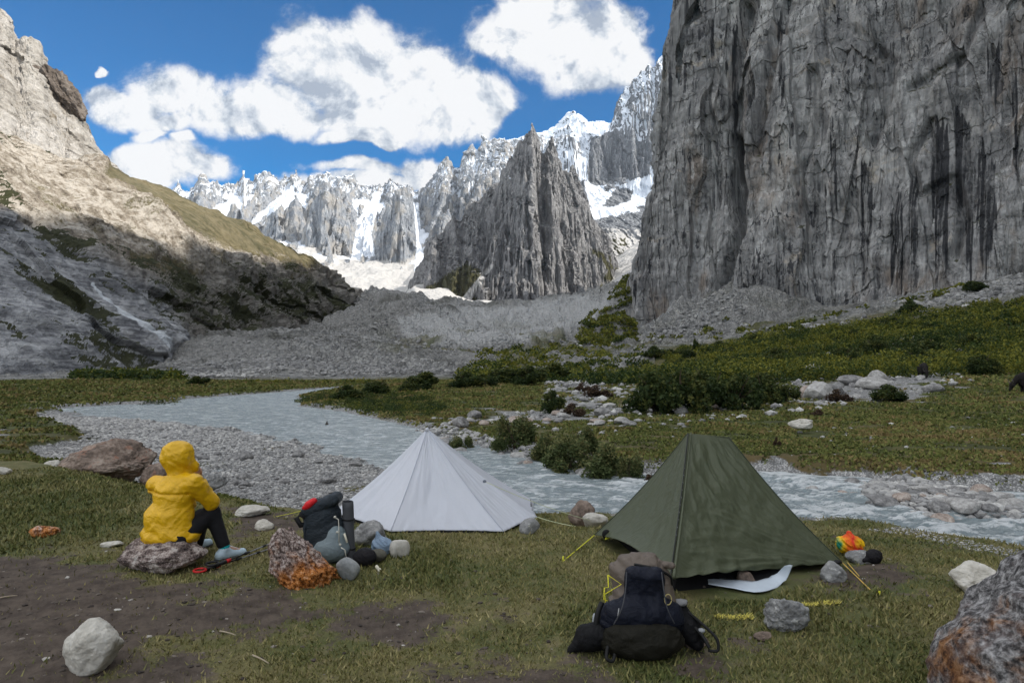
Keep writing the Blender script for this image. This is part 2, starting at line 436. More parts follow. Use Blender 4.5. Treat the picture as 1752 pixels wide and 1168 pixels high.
# ------------------------------------------------------------ materials of the land
def ground_mat():
    m, t, b, o = newmat('turf')
    z = t.attr('zone'); zs = t.new('ShaderNodeSeparateColor'); t.l.new(z, zs.inputs[0])
    grass, dirt, grav = zs.outputs
    lush = t.attr('lush', 'Fac')
    n_big = t.noise(o, 0.9, 5, .6); n_mid = t.noise(o, 6, 5, .65); n_fine = t.noise(o, 55, 4, .7)
    g = t.mix(t.step(n_big, .35, .65), (0.085, 0.098, 0.030), (0.175, 0.152, 0.064))
    g = t.mix(t.step(n_mid, .45, .7), g, (0.21, 0.175, 0.085))
    g = t.mix(t.math('MULTIPLY', lush, .7), g, (0.062, 0.086, 0.026))
    fr = t.attr('afar', 'Fac'); n_f1 = t.noise(t.scale(o, (1, 1.6, 1)), .16, 6, .62, .6); n_f2 = t.noise(o, .9, 6, .7, .4)
    gf = t.mix(t.step(n_f1, .38, .60), (0.078, 0.092, 0.024), (0.125, 0.118, 0.036))
    gf = t.mix(t.step(t.math('ADD', t.math('MULTIPLY', n_f1, .5), t.math('MULTIPLY', n_f2, .5)), .50, .60, 0, .85), gf, (0.135, 0.092, 0.042))
    gf = t.mix(t.step(n_f2, .40, .60, .75, 0), gf, (0.032, 0.034, 0.014))
    gf = t.mix(t.math('MULTIPLY', t.attr('rust', 'Fac'), t.step(n_f2, .3, .6, .5, 1)), gf, (0.120, 0.082, 0.034))
    g = t.mix(fr, g, gf)
    g = t.mix(t.step(n_fine, .25, .75, .0, .55), g, (0.045, 0.048, 0.022))
    d = t.mix(t.step(n_mid, .3, .7), (0.046, 0.034, 0.027), (0.105, 0.082, 0.064))
    d = t.mix(t.step(n_fine, .55, .8), d, (0.13, 0.11, 0.09))
    # gravel, two sizes of pebble
    v1 = t.voro(o, 9, out=1); v2 = t.voro(o, 26, out=1)
    e1 = t.voro(o, 9); e2 = t.voro(o, 26)
    g1 = t.mix(0.55, v1, v2); bw = t.new('ShaderNodeRGBToBW'); t.l.new(g1, bw.inputs[0])
    gv = t.ramp(bw.outputs[0], [(0.2, (0.14, 0.14, 0.135)), (0.5, (0.30, 0.30, 0.295)), (0.8, (0.58, 0.57, 0.55))])
    gv = t.mix(t.math('MULTIPLY', t.step(e2, .3, .62), 0.6), gv, (0.05, 0.05, 0.05))
    fn = t.math('ADD', t.math('MULTIPLY', t.math('SUBTRACT', n_mid, .5), 1.2), t.math('MULTIPLY', t.math('SUBTRACT', n_fine, .5), .7))
    md = t.step(t.math('ADD', dirt, fn), .35, .65)
    mg = t.step(t.math('ADD', grav, t.math('MULTIPLY', fn, .8)), .4, .6)
    c = t.mix(mg, t.mix(md, g, d), gv)
    # rubble of the moraine: coarser stones
    mo = t.attr('rubble', 'Fac')
    r1 = t.voro(o, .55, out=1); r2 = t.voro(o, 1.6, out=1)
    rb = t.new('ShaderNodeRGBToBW'); t.l.new(t.mix(.5, r1, r2), rb.inputs[0])
    rv = t.ramp(rb.outputs[0], [(0.2, (0.13, 0.132, 0.128)), (0.5, (0.27, 0.268, 0.26)), (0.85, (0.52, 0.51, 0.48))])
    rv = t.mix(t.step(t.noise(o, .02, 6, .6), .40, .62, 0, .6), rv, (0.30, 0.295, 0.28))
    rv = t.mix(t.step(t.noise(o, .03, 6, .7), .48, .66, 0, .8), rv, (0.085, 0.085, 0.070))
    pale = t.attr('pale', 'Fac')
    rv = t.mix(t.math('MULTIPLY', pale, .8), rv, (0.52, 0.52, 0.515))
    c = t.mix(mo, c, rv)
    t.l.new(c, b.inputs['Base Color']); b.inputs['Roughness'].default_value = .95
    h = t.math('ADD', t.math('MULTIPLY', n_fine, .3), t.math('MULTIPLY', t.math('MULTIPLY', e2, mg), -.8))
    bp = t.bump(h, .8, .03)
    h2 = t.math('ADD', t.math('MULTIPLY', t.voro(o, .9), -1.0), t.math('MULTIPLY', t.noise(o, 1.1, 5, .7), .8))
    bp2 = t.bump(t.math('MULTIPLY', h2, mo), 1.0, 1.6, bp)
    t.l.new(bp2, b.inputs['Normal'])
    return m

def rock_mat(name, stops, scale=1.0, streak=None, stain=None, lichen=None, fine=1.0, bump=.6, bdist=.5, attrmix=()):
    """stone; scale = metres of the main colour patches"""
    m, t, b, o = newmat(name)
    n1 = t.noise(o, 1 / scale, 7, .62, .4); n2 = t.noise(o, 7 / scale, 6, .65)
    v = t.math('ADD', t.math('MULTIPLY', n1, .6), t.math('MULTIPLY', n2, .4))
    c = t.ramp(v, stops)
    h = n2
    if streak:
        sxy, sz, col, lo, hi, amt = streak
        sv = t.scale(o, (1 / sxy, 1 / sxy, 1 / sz))
        s1 = t.noise(sv, 1.0, 6, .62, .6)
        s2 = t.noise(t.scale(o, (5.5 / sxy, 5.5 / sxy, 1 / sz)), 1.0, 5, .6, .3)
        patch = t.step(t.noise(o, .33 / sxy, 3, .5), .38, .60)
        f = t.math('MULTIPLY', t.math('MULTIPLY', t.step(s1, lo, hi), t.step(s2, .34, .56)), patch)
        c = t.mix(t.step(s2, .35, .7, .35, 0), c, (.06, .06, .065))
        c = t.mix(t.math('MULTIPLY', f, amt), c, col)
        h = t.math('ADD', h, t.math('MULTIPLY', s2, .8))
    if stain:
        for (sc, lo, hi, col, amt) in stain:
            c = t.mix(t.step(t.noise(o, 1 / sc, 6, .6, .5), lo, hi, 0, amt), c, col)
    for (an, col, amt) in attrmix:
        f = t.math('MULTIPLY', t.step(t.math('ADD', t.attr(an, 'Fac'), t.math('MULTIPLY', t.math('SUBTRACT', n2, .5), 1.2)), .35, .65), amt)
        c = t.mix(f, c, col)
    hh = t.math('ADD', h, t.math('MULTIPLY', t.noise(o, 25 / scale, 4, .7), .4 * fine))
    t.l.new(c, b.inputs['Base Color']); t.l.new(t.bump(hh, bump, bdist), b.inputs['Normal'])
    b.inputs['Roughness'].default_value = .9
    return m

# ------------------------------------------------------------ ground sheet (ground, moraine, hillside share its border vertices)
def zones(x, y, q):
    r = q['r']; nz, n1 = q['nz'], q['n1']
    dirt = np.zeros(x.shape)
    m = r < 40
    nb = fbm(x[m] / .55, y[m] / .55, 0, 4, 77)
    for poly, w in ((DIRT1, 1.0), (DIRT2, .75), (DIRT3, .75), (DIRT4, .8)):
        sd = sd_poly(x[m], y[m], poly)
        dirt[m] = np.maximum(dirt[m], w * sstep(.5, -.5, sd + nb * .5))
    grav = np.maximum(q['bar'] * sstep(0.62, 0.2, fbm(x / 3.2, y / 2.0, 0, 3, 91) * sstep(60, 12, r)), 0)
    bank = sstep(1.6, .3, q['sw'] + n1 * .7) * (1 - q['pl']) * (1 - .55 * sstep(2, 5, x) * sstep(11.5, 13, y))
    far_bank = sstep(.9, .2, q['sw'] + n1 * 1.3 + nz * .5) * sstep(2, 6, x) * (1 - q['pl'])
    grav = np.maximum(grav, np.maximum(bank, far_bank))
    grav = np.maximum(grav, sstep(.6, 0, q['si']))
    for poly in GRAVELS:
        mm = r < 120
        grav[mm] = np.maximum(grav[mm], .9 * sstep(.6, -.4, sd_poly(x[mm], y[mm], poly) + nz[mm] * .7 + 2.3 + 2.6 * fbm(x[mm] / 5, y[mm] / 3, 0, 4, 94, .6)))
    grav = grav * (1 - q['pl'])
    dirt = np.maximum(dirt, .55 * sstep(.3, -.2, q['sp']) * sstep(-.55, -.2, q['sp']) * sstep(0, 3, x))
    edge = sstep(.9, .1, q['sp']) * (q['pl'] < .9) * (1 - q['pl'])
    dirt = np.maximum(dirt, edge)
    grass = np.clip(1 - dirt, 0, 1)
    lush = sstep(.1, .5, fbm(x / 2.2, y / 2.2, 0, 3, 55)) * .8
    if True:
        mm = r < 14
        sd = sd_poly(x[mm], y[mm], Gs([(-100, 800), (240, 812), (240, 900), (150, 930), (-100, 900)], 0))
        lush[mm] = np.maximum(lush[mm], sstep(.5, -.5, sd) * .85)
        sd = sd_poly(x[mm], y[mm], Gs([(1250, 1030), (1560, 1030), (1600, 1300), (1230, 1300)], 0))
        lush[mm] = np.maximum(lush[mm], sstep(.4, -.4, sd + nz[mm] * .3) * .6)
    return grass, dirt, grav, lush
GRAVELS = [Gs([(1480, 780), (1560, 774), (1650, 785), (1600, 792), (1500, 789)], -.6), Gs([(1650, 790), (1700, 782), (1780, 790), (1780, 808), (1690, 802)], -.6),
           Gs([(60, 690), (130, 688), (300, 682), (470, 668), (480, 672), (330, 686), (200, 692)], -.6), Gs([(-80, 728), (0, 728), (50, 735), (60, 745), (-80, 752)], -.6),
           Gs([(930, 640), (1070, 640), (1100, 700), (1050, 720), (930, 690)], -.5), Gs([(780, 690), (1000, 700), (1100, 712), (1060, 735), (880, 725), (740, 720)], -.6),
           Gs([(1080, 690), (1300, 664), (1360, 660), (1330, 675), (1200, 705), (1100, 712)], -.3), Gs([(1340, 655), (1700, 645), (1640, 668), (1480, 672), (1360, 672)], 0.2)]
def build_ground():
    a1 = np.linspace(R(-50), R(50), 1000)
    a2 = np.concatenate([np.linspace(R(-180), R(-50), 60)[:-1]]); a3 = np.linspace(R(50), R(180), 60)[1:]
    ang = np.concatenate([a2, a1, a3])
    rad = np.concatenate([[0.02, .5, 1.0], np.exp(np.linspace(math.log(1.5), math.log(1250), 780))])
    A, Rr = np.meshgrid(ang, rad, indexing='ij')
    x, y = Rr * np.sin(A), Rr * np.cos(A)
    H, q = terrain(x, y, True)
    g, d, gr, lush = zones(x, y, q)
    # the riverbed stones break the surface of the gravel
    H = H + d * .016 * np.abs(fbm(x / .11, y / .11, 0, 3, 67)) * sstep(14, 9, q['r'])
    H = H + gr * .03 * fbm(x / .25, y / .25, 0, 2, 66) * sstep(60, 20, q['r'])
    # blocky rubble relief of moraine and scree
    px = 876 + F * x / np.maximum(y, 1); py = 620 - F * (H - CAM_H) / np.maximum(y, 1)
    rub = np.clip(sstep(108, 125, q['r'] + q['n1'] * 8), 0, 1) * (y > 0) * (px < 1120)
    scree = np.zeros(x.shape)
    mm = (y > 60) & (px > 1050)
    sc = np.zeros(mm.sum())
    for poly in ([(1060, 590), (1100, 600), (1280, 575), (1270, 480), (1230, 510), (1150, 550)], [(1270, 565), (1400, 560), (1500, 535), (1560, 520), (1620, 505), (1800, 480), (1800, 430), (1500, 500), (1400, 545)],
                 [(1560, 520), (1620, 500), (1700, 485), (1900, 470), (1900, 508), (1760, 512), (1640, 525), (1560, 538)]):
        sc = np.maximum(sc, sstep(10, -10, sd_poly(px[mm], py[mm], poly) + 14 * fbm(x[mm] / 14, y[mm] / 14, 0, 4, 41)))
    scree[mm] = sc
    scree = np.maximum(scree, sstep(1.15, .9, np.hypot((x - 128) / 50, (y - 398) / 60) + .15 * fbm(x / 14, y / 14, 0, 3, 43)) * sstep(-.45, .1, fbm(x / 18, y / 12, 0, 3, 44) + .25)); scree = np.maximum(scree, .8 * (y > 300) * (px > 1090) * (px < 1500) * (y < 480))
    rub2 = np.maximum(rub, scree)
    blk = np.abs(fbm(x / 4, y / 4, 0, 4, 15, .65))
    H = H + rub2 * blk * 1.4 * sstep(100, 180, q['r'])
    pale_ = sstep(.2, -.2, sd_poly(px, py, [(690, 575), (680, 548), (760, 530), (860, 524), (1000, 505), (1060, 500), (1010, 565), (900, 590), (760, 600)]) / 30) * (y > 150)
    H = H + pale_ * 9 * (ridged((x + .3 * y) / 45, (y - .5 * x) / 120, 0, 5, 25, .6) - .55)
    pale = sstep(.2, -.2, sd_poly(px, py, [(690, 575), (680, 548), (760, 530), (860, 524), (1000, 505), (1060, 500), (1010, 565), (900, 590), (760, 600)]) / 30) * (y > 150)
    rubc = rub2.copy()
    veg = sstep(-.05, .25, fbm(x / 28, y / 28, 0, 4, 71)) * rub * sstep(600, 740, px) * sstep(545, 585, py)
    rubc = rubc * (1 - veg * .85)
    V = np.stack([x, y, H], -1).reshape(-1, 3); Fc = grid_faces(*x.shape)[:, ::-1]
    zone = np.stack([g, d, gr, np.ones_like(g)], -1).reshape(-1, 4)
    rust = sstep(5.5, .8, q['sw'] + q['n1'] * 1.5) * (q['pl'] < .05) * sstep(0, 5, x) * sstep(45, 20, q['r'])
    at = dict(zone=zone, lush=lush.ravel(), rubble=rubc.ravel(), pale=pale.ravel(), afar=(sstep(11, 17, q['r']) * (1 - q['pl'])).ravel(), rust=rust.ravel())
    fc = V[Fc].mean(1); fr = np.hypot(fc[:, 0], fc[:, 1]); fpx = 876 + F * fc[:, 0] / np.maximum(fc[:, 1], 1)
    cls = np.zeros(len(Fc), int); fy = fc[:, 1] > 10
    cls[(fr > 112) & fy & (fpx < 1060)] = 1
    cls[(fr > 66) & fy & (fpx >= 1060)] = 2
    gm = ground_mat(); out = []
    for k, nm in enumerate(('ground', 'moraine', 'hillside')):
        f = Fc[cls == k]; u, inv = np.unique(f.ravel(), return_inverse=True)
        o = mesh_np(nm, V[u], inv.reshape(-1, 4), gm, smooth=(k == 0), attrs={a: v[u] for a, v in at.items()})
        tag(o, kind='structure'); out.append(o)
    return out
build_ground()

# ------------------------------------------------------------ river
def build_river():
    ang = np.linspace(R(-47), R(60), 900); rad = np.exp(np.linspace(math.log(6), math.log(150), 620))
    A, Rr = np.meshgrid(ang, rad, indexing='ij'); x, y = Rr * np.sin(A), Rr * np.cos(A)
    sw = sd_poly(x, y, WATER); sb = sd_poly(x, y, BAR)
    # waves run across the stream; the rapids are at the right
    rap = sstep(-2, 9, x) * sstep(24, 15, y) + .35 * sstep(60, 14, y)
    rap = np.clip(rap * 1.25, .2, 1.25)
    cx, cy = x * .8 - y * .25, y * 1.0 + x * .35
    w = fbm(cx / .55, cy / .30, 0, 4, 101, .55); w2 = ridged(cx / 1.4, cy / .8, 0, 3, 102)
    Hh = WZ + rap * (.060 * w + .10 * (w2 - .6)) * sstep(.1, -.8, sw)
    foam = np.clip(rap * (w * .7 + (w2 - .55) * 2.2), 0, 1) + sstep(-.5, 0, sw) * .25 * rap
    V = np.stack([x, y, Hh], -1).reshape(-1, 3); Fc = grid_faces(*x.shape)[:, ::-1]
    k = (np.minimum(sw, sb).ravel() < 1.3)[Fc].all(1); Fc = Fc[k]; u, inv = np.unique(Fc.ravel(), return_inverse=True)
    m, t, b, o = newmat('glacial_water')
    n = t.noise(t.scale(o, (1.0, 2.2, 1), (0, 0, R(-18))), 1.6, 8, .68, 1.2)
    nb = t.noise(t.scale(o, (1.0, 2.4, 1), (0, 0, R(-18))), 7, 6, .7, .6)
    f = t.step(t.math('ADD', t.math('MULTIPLY', t.attr('foam', 'Fac'), .75), t.math('MULTIPLY', t.math('ADD', t.math('SUBTRACT', n, .5), t.math('MULTIPLY', t.math('SUBTRACT', nb, .5), .8)), 2.8)), .10, .75)
    c = t.mix(t.step(n, .3, .7), (0.22, 0.275, 0.29), (0.42, 0.475, 0.49))
    c = t.mix(f, c, (0.74, 0.77, 0.78))
    t.l.new(c, b.inputs['Base Color']); t.put(b.inputs['Roughness'], t.step(f, 0, 1, .22, .7))
    b.inputs['Specular IOR Level'].default_value = .45
    t.l.new(t.bump(t.math('ADD', n, t.math('MULTIPLY', nb, .6)), 1.0, .14), b.inputs['Normal'])
    o = mesh_np('river', V[u], inv.reshape(-1, 4), m, smooth=True, attrs=dict(foam=foam.ravel()[u])); tag(o, kind='structure')
build_river()

# ------------------------------------------------------------ mountains
def proj(V):
    y = np.maximum(V[..., 1], 1e-3); return 876 + F * V[..., 0] / y, 620 - F * (V[..., 2] - CAM_H) / y
def pmask(px, py, poly, soft=10): return sstep(soft, -soft, sd_poly(px, py, poly))
def gnormals(Pt):
    a = np.gradient(Pt, axis=0); b = np.gradient(Pt, axis=1); n = np.cross(a, b)
    return n / (np.linalg.norm(n, axis=-1, keepdims=True) + 1e-9)

def left_slope():
    base = [P(-1500, 660, 60), P(-700, 665, 75), P(-200, 668, 92), P(0, 668, 108), P(130, 664, 125), P(240, 648, 150), P(290, 612, 175), P(345, 592, 205), P(430, 585, 250), P(520, 578, 320), P(590, 556, 410), P(630, 530, 520), P(660, 520, 640)]
    ridge = [P(-1500, -350, 160), P(-700, -60, 200), P(-200, 150, 235), P(0, 224, 262), P(100, 262, 280), P(195, 292, 300), P(290, 330, 325), P(370, 365, 350), P(440, 396, 385), P(505, 424, 425), P(560, 462, 470), P(605, 508, 540), P(655, 530, 660)]
    base = np.array(base); ridge = np.array(ridge); base[:, 2] -= 2.5
    n, mrows, bk = 1100, 560, 40
    s = np.concatenate([np.linspace(0, 2.5, 90)[:-1], np.linspace(2.5, 12, n)])
    B = interp_poly(base, s); T = interp_poly(ridge, s)
    v = np.linspace(0, 1, mrows)[None, :, None]
    # slightly convex: steep foot, easier shoulder
    Pt = B[:, None] * (1 - v) + T[:, None] * v
    hgt = (T - B)[:, None, 2:3]
    Pt[..., 2:3] += hgt * .10 * np.sin(np.pi * v)
    back = np.linspace(0, 1, bk + 1)[1:][None, :, None]
    dirb = np.array([-.8, .6, -.35]); Pb = T[:, None] + dirb * back * 260
    Pt = np.concatenate([Pt, Pb], 1)
    N = gnormals(Pt);
    if N[..., 2].mean() < 0: N = -N
    x, y, z = Pt[..., 0], Pt[..., 1], Pt[..., 2]; vv = np.concatenate([v[0, :, 0], 1 + back[0, :, 0]])[None, :] + 0 * x
    px, py = proj(Pt)
    q, sdir = x * .75 + z * 1.0 + y * .25, x - z + y * .3
    grassy = pmask(px, py, [(180, 280), (300, 325), (400, 370), (520, 424), (560, 460), (470, 440), (380, 428), (300, 385), (230, 340), (170, 300)], 16)
    lowslab = pmask(px, py, [(-900, 440), (0, 370), (90, 400), (150, 430), (230, 470), (280, 500), (330, 590), (250, 700), (-900, 700)], 14)
    amp = (1 - .8 * grassy) * sstep(0, .05, vv) * sstep(1.35, .97, vv)
    scl = np.clip(y / 250, .35, 1.6)
    d = 11 * scl * (ridged(q / 46, sdir / 150, y / 300, 4, 201, .55) - .62)
    d = d + 6 * scl * fbm(x / 38, y / 38, z / 26, 4, 205, .6)
    strata = ridged(q / 8.5, sdir / 75, y / 90, 4, 211, .62) - .6
    d = d + scl * strata * (3.8 * lowslab + 2.0 * (1 - lowslab))
    d = d + scl * (1 - lowslab) * 2.6 * (ridged(x / 12, y / 16, z / 9, 5, 215, .6) - .6)
    d = d + scl * (1.2 + .9 * lowslab) * 1.25 * plates(q / 9, sdir / 60, 241, .7, .35) + scl * .9 * plates(q / 4.5, sdir / 15, 243, .7, .3) * (1 - .5 * lowslab)
    d = d + scl * .6 * fbm(x / 2.4, y / 2.4, z / 2.4, 4, 219, .62)
    Pt = Pt + N * (d * amp)[..., None]
    n2 = gnormals(Pt); n2 = np.where(n2[..., 2:3] < 0, -n2, n2)
    flat = n2[..., 2]
    fb = fbm(x / 16, y / 22, z / 12, 6, 231, .66); fq = fbm(q / 12, sdir / 60, 0, 5, 233, .66)
    # dark scrub in bands that follow the slabs, tan turf on the shoulder
    shrub = sstep(.0, .22, fq * .55 + fb * .45 + (flat - .72) * .8 + .0 + .34 * pmask(px, py, [(180, 420), (300, 460), (420, 440), (560, 500), (610, 540), (520, 580), (380, 590), (320, 560), (260, 470)], 25)
                  + .22 * pmask(px, py, [(0, 330), (60, 400), (200, 560), (180, 640), (120, 600), (0, 480)], 15) + .4 * sstep(.06, .0, vv) - .5 * grassy
                  - .35 * pmask(px, py, [(-100, 235), (100, 265), (200, 300), (330, 380), (500, 450), (400, 450), (250, 430), (100, 390), (0, 330)], 15))
    turf = np.clip(grassy + .8 * pmask(px, py, [(210, 425), (310, 440), (350, 470), (280, 470), (220, 450)], 12)
                   + .55 * sstep(.05, .35, fb + fq * .3) * pmask(px, py, [(200, 300), (560, 440), (600, 520), (420, 500), (300, 460), (100, 400), (0, 300)], 30), 0, 1)
    blue = lowslab
    fall = np.zeros(x.shape)
    line = [(165, 476), (186, 502), (208, 528), (232, 556), (256, 578), (280, 600)]
    for k in range(len(line) - 1):
        (ax, ay), (bx, by) = line[k], line[k + 1]
        tt = np.clip(((px - ax) * (bx - ax) + (py - ay) * (by - ay)) / ((bx - ax)**2 + (by - ay)**2), 0, 1)
        dd = np.hypot(px - ax - tt * (bx - ax), py - ay - tt * (by - ay)); fall = np.maximum(fall, sstep(5 + 1.5 * k, 1, dd) * .95)
    m, t, b, o = newmat('slope_rock')
    n1 = t.noise(o, .035, 7, .62, .5); n2s = t.noise(o, .30, 7, .68)
    sl = t.scale(o, (.030, .03, .16), (0, R(-38), 0)); ns = t.noise(sl, 1.6, 7, .66, .5)
    tan = t.ramp(t.math('ADD', t.math('MULTIPLY', n1, .4), t.math('MULTIPLY', n2s, .6)), [(.37, (.075, .062, .050)), (.46, (.255, .22, .175)), (.55, (.50, .46, .405))])
    nsf = t.noise(t.scale(o, (.08, .08, .85), (0, R(-38), 0)), 1.6, 6, .66, .3)
    gry = t.ramp(t.math('ADD', t.math('ADD', t.math('MULTIPLY', ns, .35), t.math('MULTIPLY', nsf, .35)), t.math('MULTIPLY', n2s, .3)), [(.37, (.055, .057, .063)), (.46, (.19, .195, .208)), (.56, (.46, .465, .475))])
    mid = t.mix(.45, t.mix(.5, tan, gry), (.17, .155, .125))
    low = t.attr('low', 'Fac'); gz = t.attr('gone', 'Fac')
    c = t.mix(gz, tan, mid); c = t.mix(low, c, gry)
    fq_ = t.math('MULTIPLY', t.math('SUBTRACT', t.math('ADD', t.math('MULTIPLY', n2s, .5), t.math('MULTIPLY', t.noise(o, 1.1, 6, .72), .5)), .5), 2.4)
    tf = t.math('MULTIPLY', t.step(t.math('ADD', t.attr('turf', 'Fac'), t.math('MULTIPLY', fq_, 1.5)), .30, .80), .92)
    tc = t.mix(t.step(t.math('ADD', t.math('MULTIPLY', t.noise(o, .06, 5, .6), .5), t.math('MULTIPLY', n2s, .5)), .38, .62), (.070, .066, .026), (.175, .145, .075))
    c = t.mix(tf, c, tc)
    sf = t.step(t.math('ADD', t.attr('shrub', 'Fac'), fq_), .42, .60)
    scc = t.mix(t.noise(o, .5, 4, .6), (.014, .020, .008), (.065, .066, .028))
    c = t.mix(sf, c, scc)
    c = t.mix(t.step(t.math('ADD', t.attr('fall', 'Fac'), t.math('MULTIPLY', fq_, .5)), .3, .8), c, (.60, .63, .66))
    t.l.new(c, b.inputs['Base Color'])
    t.l.new(t.bump(t.math('ADD', n2s, t.math('MULTIPLY', ns, .7)), .9, 2.0), b.inputs['Normal'])
    gone = pmask(px, py, [(390, 440), (560, 460), (680, 520), (640, 600), (300, 600), (270, 480)], 35)
    o = mesh_np('mountain_slope', Pt.reshape(-1, 3), grid_faces(*x.shape), m, attrs=dict(shrub=shrub.ravel(), turf=turf.ravel(), low=blue.ravel(), fall=fall.ravel(), gone=gone.ravel()))
    tag(o, kind='structure')
    return Pt
SLOPE = left_slope()

def left_wall():
    """the pale granite wall standing behind the grassy shoulder"""
    ridge = [P(-900, -700, 700), P(-300, -330, 640), P(-60, -60, 600), P(-6, 10, 590), (P(8, 26, 590)), P(22, 66, 588), P(40, 74, 586), P(62, 78, 586), P(74, 112, 584), P(104, 176, 580), P(128, 190, 578), P(146, 214, 576), P(165, 246, 572), P(196, 292, 566), P(225, 330, 560)]
    base = [P(-900, 420, 330), P(-300, 420, 350), P(-60, 380, 372), P(-6, 380, 380), P(8, 380, 384), P(22, 380, 388), P(40, 380, 392), P(62, 380, 396), P(74, 380, 400), P(104, 380, 404), P(128, 380, 408), P(146, 380, 412), P(165, 385, 416), P(196, 388, 420), P(225, 395, 430)]
    s = np.concatenate([np.linspace(0, 2, 120)[:-1], np.linspace(2, 14, 520)]); rows = 460
    B = interp_poly(base, s); T = interp_poly(ridge, s)
    v = np.linspace(0, 1, rows)[None, :, None]; Pt = B[:, None] * (1 - v) + T[:, None] * v
    back = np.linspace(0, 1, 25)[1:][None, :, None]; Pt = np.concatenate([Pt, T[:, None] + np.array([-.7, .7, -.8]) * back * 200], 1)
    N = gnormals(Pt); N = N if N[..., 2].mean() > 0 else -N
    x, y, z = Pt[..., 0], Pt[..., 1], Pt[..., 2]
    q, sdir = x * .8 + z * .55 + y * .2, x - z
    d = 16 * (ridged(q / 60, sdir / 220, y / 260, 4, 301, .55) - .62) + 5.5 * (ridged(q / 14, sdir / 90, y / 80, 5, 305, .62) - .6) + 2.0 * fbm(x / 9, y / 9, z / 9, 4, 307, .6) + 4 * plates(q / 26, sdir / 120, 321, .7, .3) + 1.8 * plates(q / 9, sdir / 40, 323, .7, .3)
    Pt = Pt + N * d[..., None]
    px, py = proj(Pt)
    m = rock_mat('pale_granite', [(.36, (.20, .175, .145)), (.48, (.42, .39, .345)), (.60, (.56, .53, .49))], 60, streak=(9, 60, (.15, .13, .11), .52, .66, .7),
                 stain=[(25, .60, .72, (.14, .10, .05), .8)], bump=.8, bdist=3)
    tag(mesh_np('granite_wall', Pt.reshape(-1, 3), grid_faces(*x.shape), m), kind='structure')
    # dark outcrop on the edge of the wall
    n, mm = 120, 110
    th = np.linspace(0, 2 * math.pi, n); ph = np.linspace(-1.4, 1.5, mm); A, Bq = np.meshgrid(th, ph, indexing='ij')
    c = P(100, 158, 560); sx, sz = 14, 24
    d3 = np.stack([np.cos(A) * np.cos(Bq), np.sin(A) * np.cos(Bq), np.sin(Bq)], -1)
    rr = 1 + .38 * fbm(d3[..., 0] * 2.2, d3[..., 1] * 2.2, d3[..., 2] * 1.6, 5, 311) + .1 * fbm(d3[..., 0] * 9, d3[..., 1] * 9, d3[..., 2] * 5, 3, 312)
    Pq = c + d3 * rr[..., None] * np.array([sx, 16, sz]); Pq[..., 0] -= (Pq[..., 2] - c[2]) * .45; Pq[..., 2] = np.minimum(Pq[..., 2], c[2] + 19 + .12 * (Pq[..., 0] - c[0]))
    m2 = rock_mat('dark_outcrop_rock', [(.38, (.045, .037, .032)), (.5, (.14, .115, .095)), (.62, (.25, .22, .19))], 14, bump=.8, bdist=1.5)
    tag(mesh_np('rock_outcrop', Pq.reshape(-1, 3), grid_faces(n, mm), m2), kind='structure')
left_wall()

